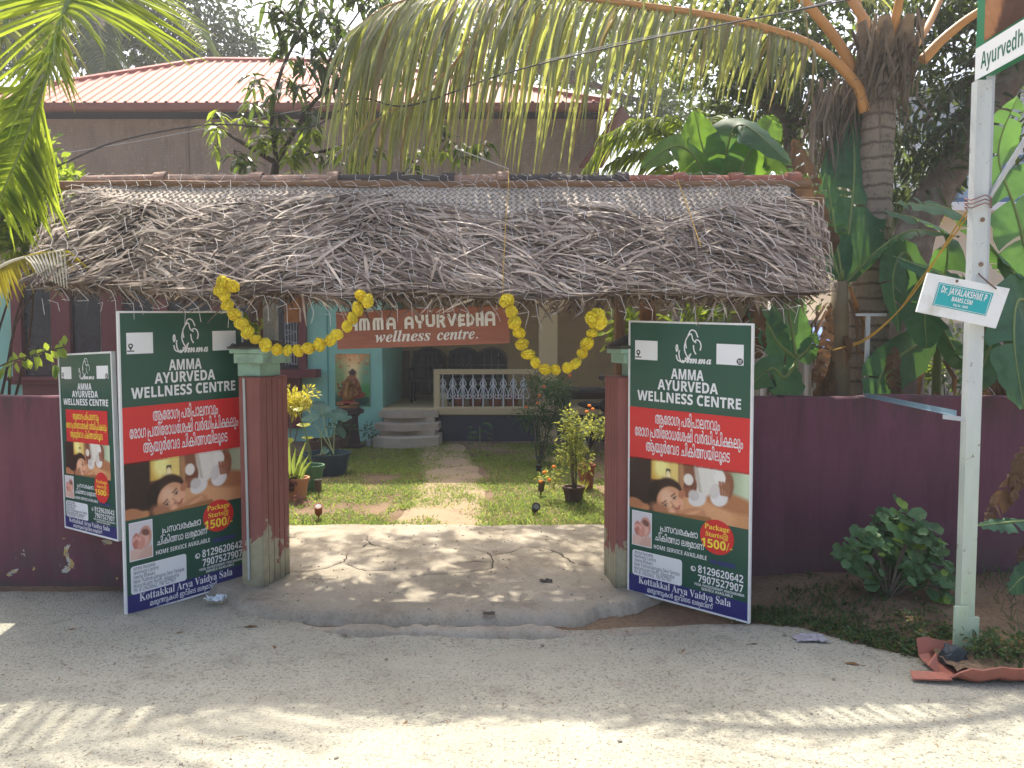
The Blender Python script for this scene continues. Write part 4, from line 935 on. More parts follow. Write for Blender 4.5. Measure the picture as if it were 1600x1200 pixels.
def letter(ch, x, w_, h, sw):
    r = w_ / 2; arch = [(x + sw / 2, 0)] + [(x + sw / 2, h * .45)] + [(x + r - (r - sw / 2) * math.cos(math.pi * q / 8), h * .62 + (h * .38 - sw / 2) * math.sin(math.pi * q / 8)) for q in range(9)] + [(x + w_ - sw / 2, h * .45), (x + w_ - sw / 2, 0)]
    bar = lambda y, a_=0, b_=1: [(x + w_ * a_ + sw * .3, y), (x + w_ * b_ - sw * .3, y)]
    if ch == 'A': return [arch, bar(h * .36)]
    if ch == 'M': w2 = w_ / 2 + sw / 4; f_ = lambda xx: [(xx + sw / 2, 0), (xx + sw / 2, h * .6), (xx + w2 * .35, h - sw / 2), (xx + w2 * .7, h - sw / 2), (xx + w2 - sw / 2, h * .75), (xx + w2 - sw / 2, 0)]; return [f_(x), f_(x + w2 - sw)]
    if ch == 'Y': return [[(x + sw / 2, h), (x + sw / 2, h * .72), (x + w_ * .28, h * .48), (x + w_ * .72, h * .48), (x + w_ - sw / 2, h * .72), (x + w_ - sw / 2, h)], [(x + r, h * .48), (x + r, 0)]]
    if ch == 'U': return [[(x + sw / 2, h), (x + sw / 2, h * .3), (x + w_ * .3, sw / 2), (x + w_ * .7, sw / 2), (x + w_ - sw / 2, h * .3), (x + w_ - sw / 2, h)]]
    if ch == 'V': return [[(x + sw / 2, h), (x + r, sw / 2)], [(x + r, sw / 2), (x + w_ - sw / 2, h)]]
    if ch == 'E': return [[(x + sw / 2, 0), (x + sw / 2, h)], bar(h - sw / 2), bar(h / 2, 0, .85), bar(sw / 2)]
    if ch == 'D': return [[(x + sw / 2, 0), (x + sw / 2, h)], [(x + sw / 2, h - sw / 2), (x + w_ * .6, h - sw / 2), (x + w_ - sw / 2, h * .65), (x + w_ - sw / 2, h * .35), (x + w_ * .6, sw / 2), (x + sw / 2, sw / 2)]]
    if ch == 'H': return [[(x + sw / 2, 0), (x + sw / 2, h)], [(x + w_ - sw / 2, 0), (x + w_ - sw / 2, h)], bar(h * .52)]
    if ch == 'R': return [[(x + sw / 2, 0), (x + sw / 2, h)], [(x + sw / 2, h - sw / 2), (x + w_ * .65, h - sw / 2), (x + w_ - sw / 2, h * .78), (x + w_ * .65, h * .5), (x + sw / 2, h * .5)], [(x + w_ * .5, h * .5), (x + w_ - sw / 2, 0)]]
    return []
cur = Wd * .07; hh = H * .35; y0 = H * .50
for ch, w_, hf in [('A', .074, 1), ('M', .094, .86), ('M', .094, .86), ('A', .072, .86), (' ', .045, 1), ('A', .07, .86), ('Y', .07, .86), ('U', .072, .86), ('R', .068, .86), ('V', .074, .86), ('E', .052, .86), ('D', .06, .86), ('H', .058, .86), ('A', .078, 1.02)]:
    f_ = Wd / 1.33
    for st in letter(ch, cur, w_ * f_, hh * hf, .019): put(t1, [stroke([(x, y + y0) for x, y in st], .0185)], o, ux, uy, n, 0, .007 + .0004 * R.random())
    cur += (w_ + .0115) * f_
write(t1, itali('wellness'), (o, ux, uy, n), Wd * .385, H * .15, H * .42, Wd * .32, fat=.004, depth=.007)
write(t1, itali('centre.'), (o, ux, uy, n), Wd * .70, H * .15, H * .42, Wd * .235, fat=.004, depth=.007)
t1.build('lettering', plain('sign_letter_white', (.74, .74, .73), .6, .08, 20), sg)
q = MB(); 
for f_ in (.06, .55, .93): q.tube([a + ux * Wd * f_ + uy * (H - .02) + n * .006, a + ux * Wd * f_ + uy * (H + .25) - n * .02], .0025, 5); q.ball(a + ux * Wd * f_ + uy * (H - .02) + n * .002, .008, 8, 5)
q.build('hanging_wire', WIRE, sg)

# ================================================================ SIGN POST, its top board and the hanging name plate
k = NT('pale_weathered_paint'); z = k.n('ShaderNodeSeparateXYZ'); k.l(k.co(), z.inputs[0]); c = k.mix(k.noise(5, 5, .6, k.map((3, 3, .8))), S(172, 178, 180), S(208, 214, 214)); mr = k.n('ShaderNodeMapRange'); mr.inputs[1].default_value = 1.5; mr.inputs[2].default_value = .1; k.l(z.outputs[2], mr.inputs[0])
c = k.mix(k.math('MULTIPLY', mr.outputs[0], k.ramp(k.noise(3, 5, .7, k.map((2, 2, .5))), [(.25, .25), (.65, 1)])), c, S(168, 190, 150)); c = k.mix(k.ramp(k.noise(24, 5, .7), [(.62, 0), (.68, .8)]), c, (.22, .15, .09)); k.base(c).rough(.55, .4); PALE = k.m
PALEG = plain('grey_angle_iron', S(176, 182, 188), .5, .12, 4, .1)
base = G(1509, 1022, .05); px_, py_ = base.x, base.y
sp = thing('sign_post', (px_, py_, 0), 'pale painted metal angle post standing on the verge in front of the dark maroon wall', 'sign post')
m = MB(); m.prism([(-.042, -.01), (.034, -.01), (.034, .0), (-.034, 0), (-.034, .04), (-.042, .04)], V((px_, py_, 0.02)), V((1, 0, 0)), V((0, 1, 0)), V((0, 0, 1)), 3.04); m.build('lower_post', PALE, sp)
m = MB(); m.prism([(.02, .012), (.062, .012), (.062, .05), (.056, .05), (.056, .02), (.02, .02)], V((px_, py_, 1.8)), V((1, 0, 0)), V((0, 1, 0)), V((0, 0, 1)), 2.4); m.build('upper_post', PALEG, sp)
m = MB(); m.span((px_ - .085, py_ - .028, 0), (px_ - .012, py_ - .018, .32), .002); m.span((px_ - .012, py_ - .028, 0), (px_ + .05, py_ - .012, .26), .002); m.build('foot_plate', PALE, sp)
m = MB(); m.tube([(px_ + .05, py_ + .02, 2.46), (px_ + .16, py_ - .10, 2.75), (px_ + .42, py_ - .42, 3.3)], .014, 6); m.build('brace', PALEG, sp)
q = MB()
RUSTB = plain('rusty_bolt', (.20, .12, .08), .7, .3, 20)
for z in (2.35, 2.12): q = MB(); q.tube([(px_ + .005, py_ - .015, z), (px_ + .005, py_ + .002, z)], .012, 8); q.build('bolt', RUSTB, sp)
q = MB()
for z in (2.42, 2.44, 2.46): q.tube([(px_ + .06 * math.cos(a), py_ + .02 + .06 * math.sin(a), z + .01 * math.sin(3 * a)) for a in [k * .52 for k in range(13)]], .0035, 5)
q.build('tie_string', plain('tie_string', (.25, .14, .14), .8, .2), sp)
# top board
c0 = P(1523, 128, py_ + .1); c1 = V((c0.x + .03, c0.y - 1.5, c0.z)); ux = (c1 - c0).normalized(); uy = V((0, 0, 1)); n = ux.cross(uy); n = n if n.x < 0 else -n
tb = thing('sign_board', c0 + ux * .4, 'green and white board on top of the pale metal post, cut by the picture edge', 'sign board')
M3 = Matrix((ux, -n, uy)).transposed(); Wd, H = 1.5, .95
m = MB(); m.box(c0 + ux * Wd / 2 + uy * H / 2 - n * .02, (Wd, .04, H), M3, .004); m.build('board', plain('board_green', S(30, 120, 84), .4, .06), tb)
m = MB(); m.prism([(.004, .004), (Wd - .004, .004), (Wd - .004, .168), (.004, .168)], c0 + n * .001, ux, uy, n, .002); m.build('white_band', WHITEB, tb)
q = Pic(60, 34, 1.7, (.25, .10, .08)); R.seed(3)
for i in range(26): q.e(rnd(0, 1.7), rnd(.1, 1), rnd(.08, .25), rnd(.06, .2), rnd(0, 3), R.choice([(.36, .14, .09), (.5, .27, .16), (.24, .08, .07), (.62, .42, .28), (.16, .10, .06)]), .3)
q.grain(.02).mesh(c0 + n * .003 + ux * .07 + uy * (H - .02), ux * (Wd - .14), -uy * (H - .20)).build('picture', PRINT, tb)
t1 = MB(); write(t1, sansb('Ayurvedha'), (c0 + n * .0035, ux, uy, n), .05, .048, .115, .345, 'l'); t1.build('lettering', plain('sign_green_text', S(40, 104, 84), .4, .05), tb)
# hanging name plate
Yp = py_ - .05; tl, tr, br, bl = P(1450, 426, Yp), P(1578, 451, Yp), P(1556, 513, Yp), P(1432, 487, Yp)
npl = thing('name_plate', (tl + tr) / 2, 'small white name plate with a teal panel wired askew to the pale metal post', 'name plate')
m = MB(); m.add([tl, tr, br, bl] + [p + V((0, .012, 0)) for p in (tl, tr, br, bl)], [(0, 3, 2, 1), (4, 5, 6, 7), (0, 1, 5, 4), (1, 2, 6, 5), (2, 3, 7, 6), (3, 0, 4, 7)]); m.build('plate', plain('plate_white', (.78, .80, .82), .5, .06, 5, dirt=(.5, .46, .4), dscale=4), npl)
def bil(u, v): return lerp(lerp(bl, br, u), lerp(tl, tr, u), v)
tea = [bil(.16, .24), bil(.83, .24), bil(.83, .82), bil(.16, .82)]; nn = V((0, -1, 0))
m = MB(); m.add([p + nn * .002 for p in tea], [(0, 1, 2, 3)]); m.build('teal_panel', plain('plate_teal', S(40, 168, 176), .4, .05), npl)
ux = (tea[1] - tea[0]).normalized(); Wt = (tea[1] - tea[0]).length; uy = (tea[3] - tea[0]); Ht = uy.length; uy = uy.normalized(); F = (tea[0] + nn * .0035, ux, uy, nn)
t1 = MB(); write(t1, sansb('Dr. JAYALAKSHMI P'), F, Wt / 2, Ht * .60, Ht * .40, Wt * .84); write(t1, sansb('BAMS,CSM'), F, Wt / 2, Ht * .33, Ht * .27, Wt * .38); write(t1, sansb('Reg No : 20606'), F, Wt / 2, Ht * .14, Ht * .15, Wt * .27)
for a_, b_ in (((.02, .05), (.98, .05)), ((.98, .05), (.98, .95)), ((.98, .95), (.02, .95)), ((.02, .95), (.02, .05))): put(t1, [stroke([(a_[0] * Wt, a_[1] * Ht), (b_[0] * Wt, b_[1] * Ht)], .0022)], *F[:1], ux, uy, nn)
t1.build('lettering', WHITEB, npl)
q = MB(); q.tube(catmull([bil(.84, .93) + nn * .004, bil(.72, 1.03) + V((0, -.01, .0)), bil(.64, 1.22) + V((0, .03, 0)), V((px_ + .02, py_ + .03, bil(.6, 1.3).z))], 5), .004, 5); q.ball(bil(.36, .93) + nn * .003, .008, 6, 4); q.build('tie_wire', plain('tie_wire', (.12, .06, .05), .7, .3), npl)
# steel strut from the wall to the post
m = MB(); a = P(1352, 617, WY - .03); b = P(1494, 646, py_ + .02); m.prism([(-.016, -.004), (.016, -.004), (.016, 0), (-.012, 0), (-.012, .034), (-.016, .034)], a, V((0, 0, 1)), V((0, 1, 0)), (b - a).normalized(), (b - a).length)
ts = tag(m.build('strut', plain('strut_blue_grey', S(130, 160, 176), .5, .15, 5), origin=a), 'thin blue grey steel strut bracing the sign post to the wall top', 'strut')
m = MB(); a = P(1473, 651, py_ + .0); b = P(1506, 655, py_); m.prism([(-.012, -.004), (.012, -.004), (.012, 0), (-.012, 0)], a, V((0, 0, 1)), V((0, 1, 0)), (b - a).normalized(), (b - a).length); m.build('strut_clip', PALEG, ts)
# ================================================================ VEGETATION
R.seed(21)
FR_MAIN = leafmat('palm_leaf', (.15, .18, .11), (.56, .60, .13), .5, .4, .34, .55, (.30, .24, .10), .12)
FR_BRIGHT = leafmat('palm_leaf_young', (.08, .15, .03), (.50, .62, .05), .55, .25, .4, .4)
FR_DARK = leafmat('palm_leaf_far', (.05, .085, .04), (.18, .26, .04), .4, .3, .4, .4)
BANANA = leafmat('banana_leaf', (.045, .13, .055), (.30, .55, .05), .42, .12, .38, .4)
BANANA_D = leafmat('banana_leaf_shade', (.05, .13, .08), (.20, .42, .07), .32, .12, .5, .3)  # darker copy of the banana leaf, shade put into its colour
DEADLEAF = leafmat('dead_banana_leaf', (.17, .105, .065), (.20, .10, .04), .25, .3, .8, .1)
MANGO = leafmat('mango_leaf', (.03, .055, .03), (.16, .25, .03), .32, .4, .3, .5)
MANGO_L = leafmat('mango_leaf_lit', (.05, .09, .03), (.38, .50, .05), .5, .4, .35, .4)  # lighter copy of the mango leaf, sunlight put into its colour
DARKT = leafmat('dark_tree_leaf', (.022, .042, .022), (.11, .18, .03), .3, .45, .3, .5)
MIDT = leafmat('mid_tree_leaf', (.04, .07, .028), (.24, .34, .05), .38, .4, .35, .4)
ROUNDL = leafmat('round_leaf', (.05, .10, .03), (.42, .56, .06), .45, .4, .4, .3)
BARK = plain('bark', (.13, .10, .08), .95, .35, 8, .8, dirt=(.22, .21, .18), dscale=4)
DBARK = plain('dark_bark', (.07, .05, .04), .95, .4, 9, .8)
PETIOLE = plain('petiole', S(190, 138, 84), .55, .25, 6, .15); GPET = plain('green_stalk', (.16, .22, .07), .5, .25, 6)
k = NT('palm_bark'); z = k.n('ShaderNodeSeparateXYZ'); k.l(k.co(), z.inputs[0]); n1 = k.noise(6, 5, .7); zz = k.math('ADD', z.outputs[2], k.math('MULTIPLY', n1, .07))
rg = k.math('FRACT', k.math('MULTIPLY', zz, 9.0)); c = k.mix(k.noise(3, 5, .65), (.17, .14, .12), (.34, .29, .25)); c = k.mix(k.ramp(rg, [(0, .8), (.18, 0), (.85, 0), (1, .7)]), c, (.06, .045, .04))
c = k.mix(k.ramp(k.noise(14, 5, .7), [(.55, 0), (.7, .7)]), c, (.07, .055, .045)); k.base(c).rough(.95, .1).bump(k.math('ADD', rg, k.noise(40, 4)), .7, .02); PALMBARK = k.m
Z = V((0, 0, 1))
def frond(root, pts, Lmax, mat, pmat, n=95, droop=.5, fwd=.6, r0=.03, sides=(-1, 1), wd=.034, start=.22, updir=None, ragged=.1, name='frond', lf=None, seg=5, hang=0.0):
    rc = catmull(pts, 10); m = len(rc); st = MB(); st.tube(rc, [max(.004, r0 * (1 - i / (m - 1)) ** .8) for i in range(m)], 7); so = st.build(name, pmat, root, True)
    lm = MB()
    for i in range(n):
        t = start + (1 - start) * (i + rnd(-.3, .3)) / n; t = min(.995, max(0, t)); f = t * (m - 1); a = int(f); p = lerp(rc[a], rc[min(a + 1, m - 1)], f - a); T = (rc[min(a + 1, m - 1)] - rc[max(a - 1, 0)]).normalized()
        side = T.cross(updir or Z); side = side.normalized() if side.length > .05 else V((1, 0, 0)); up = side.cross(T).normalized()
        q = (t - start) / (1 - start); L0 = Lmax * (lf(q) if lf else (.45 + .55 * math.sin(math.pi * min(1, q * .75 + .2)))) 
        for s in sides:
            L = L0 * rnd(1 - ragged * 2, 1 + ragged); d = (side * s * rnd(.85, 1) + T * fwd * rnd(.7, 1.3) + up * rnd(-.05, .3) - Z * hang * rnd(.8, 1.2)).normalized(); dr = droop * rnd(.75, 1.25); pp = []; pos = p.copy(); dv = d.copy()
            for j in range(seg + 1):
                pp.append(pos.copy()); dv = (dv - Z * dr * 2.2 / seg * (1 if j > 0 else .5)).normalized(); pos = pos + dv * L / seg
            nr = up if abs(dv.z) < .8 else (side * s + up).normalized()
            prof = [.5, 1, 1, .85, .55, .08] if seg == 5 else [.6, 1, .7, .1]
            lm.strip(pp, [wd * x for x in prof], (T.cross(d)).normalized() + rvec() * .25, .22)
    lm.build('leaflets', mat, so); return so
def banana_leaf(mb, pts, W, nrm, tears=5, sag=.25, prof=None):
    rc = catmull(pts, 10); m = len(rc) - 1
    def mid(t): f = min(m - 1e-6, max(0, t * m)); a = int(f); return lerp(rc[a], rc[a + 1], f - a)
    def wid(t): return W * min(1, (t / .16)) ** .6 * min(1, ((1.0001 - t) / .42)) ** .62
    for s in (-1, 1):
        cuts = sorted([0, 1] + [rnd(.12, .95) for _ in range(tears)])
        for a, b in zip(cuts, cuts[1:]):
            g_ = min(rnd(.004, .014), (b - a) * .2); tilt = rnd(-.24, .24) if tears > 2 else rnd(-.04, .04); k_ = max(2, int((b - a) * 22)); vs = []
            for i in range(k_ + 1):
                t = lerp(a + g_, b - g_, i / k_); p = mid(t); T = (mid(min(1, t + .02)) - mid(max(0, t - .02))).normalized(); sd = T.cross(nrm).normalized() * s; u2 = sd.cross(T) * s; ww = wid(t)
                for j in range(4):
                    q = j / 3; edge = (t - (a + b) / 2) * .0
                    vs.append(p + sd * ww * q + T * ww * q * .18 + u2 * (tilt * ww * q) - Z * (sag * ww * q * q) + u2 * .012 * math.sin(t * 60 + s) * q)
            mb.add(vs, [(i * 4 + j, (i + 1) * 4 + j, (i + 1) * 4 + j + 1, i * 4 + j + 1) for i in range(k_) for j in range(3)])
def midrib(mb, pts, r): rc = catmull(pts, 8); mb.tube(rc, [lerp(r, r * .2, i / (len(rc) - 1)) for i in range(len(rc))], 6)
def rosette(mb, c, n, L, W, spread=1.0, dirn=None, droop=.25, kind='leaf'):
    for i in range(n):
        d = rvec() * spread + (dirn or Z * .2); d = d.normalized(); q = L * rnd(.7, 1.2)
        (mb.leaf if kind == 'leaf' else mb.dia)(c + d * rnd(0, .03), d, (Z + rvec() * .7).normalized(), q, W * rnd(.75, 1.2), droop)
def crown(mb, c, rad, clumps, per, L, W, kind='dia', spread=.25, shell=.5, hang=.0):
    for i in range(clumps):
        d = rvec(); rr = (shell + (1 - shell) * R.random() ** .6); q = V(c) + V((d.x * rad[0], d.y * rad[1], d.z * rad[2])) * rr
        q += V((nz(q.x, q.y, 1.1, q.z), 0, nz(q.y, q.z, 1.3, q.x))) * .35 * min(rad)
        for j in range(per):
            e = rvec() * spread * rnd(.2, 1); dd = (e.normalized() + d * .4 - Z * hang).normalized(); 
            (mb.leaf if kind == 'leaf' else mb.dia)(q + e, dd, (Z + rvec() * .8).normalized(), L * rnd(.65, 1.25), W * rnd(.7, 1.2), .15)
def limbs(mb, base, targets, r, wob=.12, n=5):
    for tg in targets:
        pts = [lerp(V(base), V(tg), i / n) + (rvec() * wob if 0 < i < n else V((0, 0, 0))) + Z * .25 * math.sin(math.pi * i / n) * (V(tg) - V(base)).length * .3 for i in range(n + 1)]
        mb.tube(catmull(pts, 3), [lerp(r, r * .25, i / (3 * n)) for i in range(3 * n + 1)], 6)

# ---- coconut palm beside the gate
PY = 6.0
pb = P(1352, 618, PY); base = V((pb.x, PY, 0))
pt = thing('coconut_palm', base, 'ringed grey trunk coconut palm beside the gate roof, its long frond hanging over the ridge', 'palm tree')
tp = [P(1342, 800, PY), P(1350, 600, PY), P(1362, 420, PY), P(1366, 300, PY), P(1373, 180, PY), P(1382, 90, PY)]; tp[0].z = -.02
wpx = [(0, .44), (.3, .20), (.5, .18), (1, .15)]
rc = catmull(tp, 8); m = MB(); n_ = len(rc) - 1; m.tube(rc, [interp(i / n_, [(0, .22), (.22, .17), (.5, .14), (.75, .128), (1, .12)]) * (1 + .035 * math.sin(i * 2.1)) for i in range(n_ + 1)], 18); m.build('trunk', PALMBARK, pt, True)
main = [P(1352, 175, 5.95), P(1335, 128, 5.93), P(1270, 72, 5.9), P(1150, 33, 5.86), P(1000, 8, 5.82), P(850, -8, 5.80), P(700, -10, 5.78), P(610, 8, 5.76), P(545, 50, 5.75)]
frond(pt, main, 1.34, FR_MAIN, PETIOLE, 135, .7, .55, .045, wd=.028, start=.25, hang=1.05, ragged=.2, lf=lambda q: .44 + .58 * sstep(.12, .5, q) - .30 * sstep(.85, 1, q))
frond(pt, [P(1352, 140, 6.1), P(1290, 40, 6.1), P(1180, -60, 6.0), P(1000, -110, 5.95), P(840, -60, 5.9), P(760, 30, 5.88), P(690, 120, 5.85), P(560, 205, 5.8)], 1.05, FR_MAIN, PETIOLE, 75, .8, .5, .045, wd=.032, hang=.7, ragged=.2)
frond(pt, [P(1395, 120, 6.0), P(1395, 60, 5.9), P(1410, -20, 5.7), P(1440, -150, 5.3), P(1500, -220, 4.9)], .8, FR_MAIN, PETIOLE, 60, .5, .6, .05, start=.55)
frond(pt, [P(1440, 95, 6.05), P(1480, 55, 6.0), P(1540, 12, 5.9), P(1680, -60, 5.7), P(1850, -40, 5.5), P(1980, 80, 5.4)], .9, FR_MAIN, PETIOLE, 70, .8, .5, .045, start=.45)
frond(pt, [P(1352, 130, 6.2), P(1345, 60, 6.3), P(1340, 0, 6.4), P(1300, -90, 6.6), P(1220, -150, 6.9)], .8, FR_MAIN, PETIOLE, 55, .6, .6, .04, start=.5)
frond(pt, [P(1400, 110, 6.2), P(1450, 40, 6.6), P(1500, -60, 7.2), P(1560, -80, 7.8), P(1640, 0, 8.4)], .9, FR_DARK, PETIOLE, 60, .8, .5, .04, start=.45)
frond(pt, [P(1392, 90, 6.0), V((2.3, 6.8, 5.7)), V((1.2, 7.7, 6.5)), V((.2, 8.4, 6.6)), V((-.7, 8.8, 6.25))], .95, FR_MAIN, PETIOLE, 100, .6, .6, .04)  # frond above the view, added to stripe the slab with shade
m = MB(); R.seed(33)                       # brown fibre and old sheaths at the crown
for i in range(260):
    a = rnd(0, 6.28); c0 = P(1385 + rnd(-48, 36), rnd(30, 130), PY) + V((0, rnd(-.2, .2), 0)); L = rnd(.2, .7); d = V((math.cos(a) * .3 - .15, math.sin(a) * .25, -1)).normalized()
    m.strip([c0, c0 + d * L * .5 + rvec() * .05, c0 + d * L + rvec() * .05], [rnd(.006, .03), rnd(.006, .03), .004], rvec())
for i in range(9):
    a = i * .7; c0 = P(1385, 150, PY); tpv = V((math.cos(a) * .26, math.sin(a) * .22, .55)); m.strip([c0 + tpv * .2, c0 + tpv * .6, c0 + tpv], [.22, .17, .08], V((math.cos(a), math.sin(a), 0)), .2)
m.build('crown_fibre', leafmat('crown_fibre', (.20, .16, .13), (.16, .11, .07), .2, .35, .9, .1), pt)
m = MB(); R.seed(34)                       # dead frond skirt
for i in range(160):
    c0 = P(rnd(1265, 1345), rnd(120, 190), 6.1 + rnd(-.1, .2)); L = rnd(.3, .8); d = V((rnd(-.3, .15), rnd(-.1, .1), -1)).normalized(); m.strip([c0, c0 + d * L * .5 + rvec() * .04, c0 + d * L], [.02, .02, .004], rvec(), .2)
m.build('dead_frond', leafmat('grey_dead_frond', (.20, .17, .15), (.14, .11, .08), .25, .3, .8, .1), pt)

# ---- palm whose bright frond hangs in at the top left
b2 = V((-4.55, 5.75, 0)); p2 = thing('coconut_palm', b2, 'coconut palm outside the picture edge whose sunlit yellow green frond hangs over the bush', 'palm tree')
m = MB(); m.tube(catmull([b2, b2 + V((.1, 0, 2)), b2 + V((.15, -.05, 4.4))], 6), [.2, .19, .18, .17, .165, .16, .16, .155, .15, .15, .15, .15, .15], 14); m.build('trunk', PALMBARK, p2, True)
tpx = b2 + V((.15, -.05, 4.3))
frond(p2, [tpx, P(-40, -110, 4.9), P(80, -110, 4.4), P(112, -30, 4.15), P(88, 60, 4.05), P(62, 150, 4.0), P(32, 235, 3.98), P(-5, 320, 3.98)], .84, FR_BRIGHT, GPET, 130, .17, .42, .03, wd=.027, start=.33)
frond(p2, [tpx, P(-80, -120, 5.2), P(-10, -60, 4.8), P(10, 30, 4.6), P(-30, 140, 4.5), P(-60, 230, 4.5)], .6, FR_MAIN, GPET, 80, .6, .6, .03, wd=.028, start=.3)
frond(p2, [tpx, V((-3.2, 6.6, 6.6)), V((-2.0, 7.4, 7.3)), V((-.8, 8.2, 7.2)), V((.2, 8.8, 6.6))], .9, FR_MAIN, GPET, 90, .6, .6, .03, start=.25)
frond(p2, [tpx, P(-200, -120, 6.4), P(-330, -60, 6.8), P(-420, 100, 7.0)], .9, FR_MAIN, GPET, 70, .6, .7, .03)

# ---- dry frond piece lying over the left end of the thatch
d3 = P(40, 425, 4.62); fp = thing('fallen_frond', d3, 'half dry palm frond piece with yellow leaflets lying at the left end of the thatch', 'frond')
m = MB(); m.tube(catmull([P(-30, 438, 4.55), P(20, 408, 4.6), P(100, 392, 4.68)], 6), .012, 6); m.build('stalk', plain('dry_stalk', (.55, .50, .40), .6, .2), fp)
m = MB()
for i in range(40):
    t = i / 39; p = lerp(P(-30, 438, 4.55), P(105, 393, 4.68), t) + Z * .06 * math.sin(math.pi * t); L = rnd(.18, .3); d = V((.35 + rnd(-.15, .15), -.15, -1 + .7 * t)).normalized(); m.strip([p, p + d * L * .5, p + d * L], [.02, .018, .003], V((.3, -1, .2)) + rvec() * .3, .15)
m.build('yellow_leaflets', leafmat('yellow_leaflet', (.30, .27, .04), (.65, .55, .03), .5, .25), fp)
m = MB()
for i in range(11):
    t = i / 10; a = lerp(P(40, 402, 4.60), P(100, 390, 4.62), t); b = lerp(P(60, 430, 4.5), P(105, 452, 4.5), t); m.strip([a, lerp(a, b, .5) + V((0, 0, .02)), b], [.009, .012, .005], V((0, -.7, .7)), .1)
m.build('pale_leaflets', leafmat('pale_leaflet', (.62, .58, .48), (.4, .38, .2), .2, .1), fp)

# ---- mango tree behind the left pillar
MY = 6.9
mt = thing('mango_tree', (P(395, 600, MY).x, MY, 0), 'slender mango tree with long drooping dark leaves rising behind the thatch before the pink roof', 'tree')
fork = P(432, 255, MY); m = MB(); m.tube(catmull([V((P(395, 600, MY).x, MY, -.02)), P(398, 520, MY), P(410, 380, MY), fork], 5), [lerp(.09, .035, i / 15) for i in range(16)], 9)
tw = [[(432, 255), (470, 190), (500, 150), (560, 120), (640, 60), (700, 10)], [(432, 255), (425, 180), (440, 110), (470, 40), (460, -30)], [(500, 150), (520, 80), (560, 20), (600, -40)], [(470, 190), (520, 180), (560, 150), (620, 120)], [(432, 255), (390, 230), (350, 205), (330, 190)], [(432, 255), (490, 240), (545, 225)], [(470, 40), (440, 20), (420, -10)]]
tips = []
for q in tw:
    pts = catmull([P(x, y, MY + .25 * nz(x, y, .01)) for x, y in q], 5); r0 = .026 if q[0] == (432, 255) else .013; m.tube(pts, [lerp(r0, .006, i / (len(pts) - 1)) for i in range(len(pts))], 6); tips.append(pts)
trunk_mb = m
def whorls(mb, spots, L, W, n=9, tw_=None):
    for p in spots:
        for j in range(n):
            a = rnd(0, 6.28); d = V((math.cos(a), math.sin(a), rnd(-.7, .35))).normalized(); mb.leaf(p + rvec() * .03, d, (Z + rvec() * .4).normalized(), L * rnd(.7, 1.25), W * rnd(.8, 1.2), rnd(.3, .8), .1, .5)
dk = MB(); lt = MB(); R.seed(41); tg = MB()
def sprig(mb, p, n=3, spread=.16, L=.17, W=.045):
    for i in range(n):
        q = p + rvec() * spread * rnd(.3, 1); tg.tube([p, lerp(p, q, .5) + Z * .02, q], .004, 4, False); whorls(mb, [q], L, W, 8)
for (x, y, s) in [(425, 8, 3), (450, 20, 4), (480, 10, 4), (520, 30, 4), (455, 50, 3), (490, 60, 4), (540, 60, 5), (580, 40, 5), (510, 95, 4), (560, 100, 5), (600, 90, 5), (630, 50, 5), (660, 30, 4), (480, 85, 3), (530, 125, 3), (440, 85, 2), (500, 0, 4), (560, -10, 5), (610, 10, 5), (655, -10, 5), (700, 40, 4), (640, 110, 3), (690, 90, 3), (620, -30, 5), (380, -25, 3), (430, -30, 4)]:
    sprig(dk, P(x, y, MY + rnd(-.4, .4)), s)
for (x, y, s) in [(405, 130, 3), (440, 125, 3), (460, 140, 2), (490, 130, 2), (420, 165, 2)]: sprig(dk, P(x, y, MY + rnd(-.3, .3)), s)
for (x, y, s) in [(350, 195, 3), (385, 200, 4), (365, 235, 3), (410, 225, 4), (440, 215, 4), (470, 235, 4), (500, 215, 4), (520, 245, 4), (455, 255, 4), (395, 255, 3), (430, 180, 3), (480, 180, 3), (340, 220, 2), (545, 240, 2), (560, 255, 3), (590, 240, 3), (640, 250, 3), (680, 240, 3), (720, 235, 3), (755, 220, 3), (700, 215, 2)]:
    sprig(lt if R.random() < .6 else dk, P(x, y, MY - .2 + rnd(-.3, .3)), s, .14, .14, .042)
for i in range(105):
    yy = rnd(8.0, 10.6); sprig(dk, V((rnd(-2.6, 1.5), yy, 1.75 + .475 * yy + rnd(.25, 1.3))), 3, .22)  # unseen leaf clumps above the view, added to dapple the slab
tg.tube(catmull([P(700, 10, MY), V((-.5, 7.6, 5.6)), V((-.2, 8.5, 6.6)), V((.6, 9, 7))], 5), .03, 6); tg.tube(catmull([P(460, -30, MY), V((-2, 7.8, 5.6)), V((-1.6, 8.6, 6.7))], 5), .03, 6)
dk.build('dark_leaves', MANGO, mt); lt.build('sunlit_leaves', MANGO_L, mt); trunk_mb.add(tg.v, tg.f); trunk_mb.build('trunk', DBARK, mt, True)

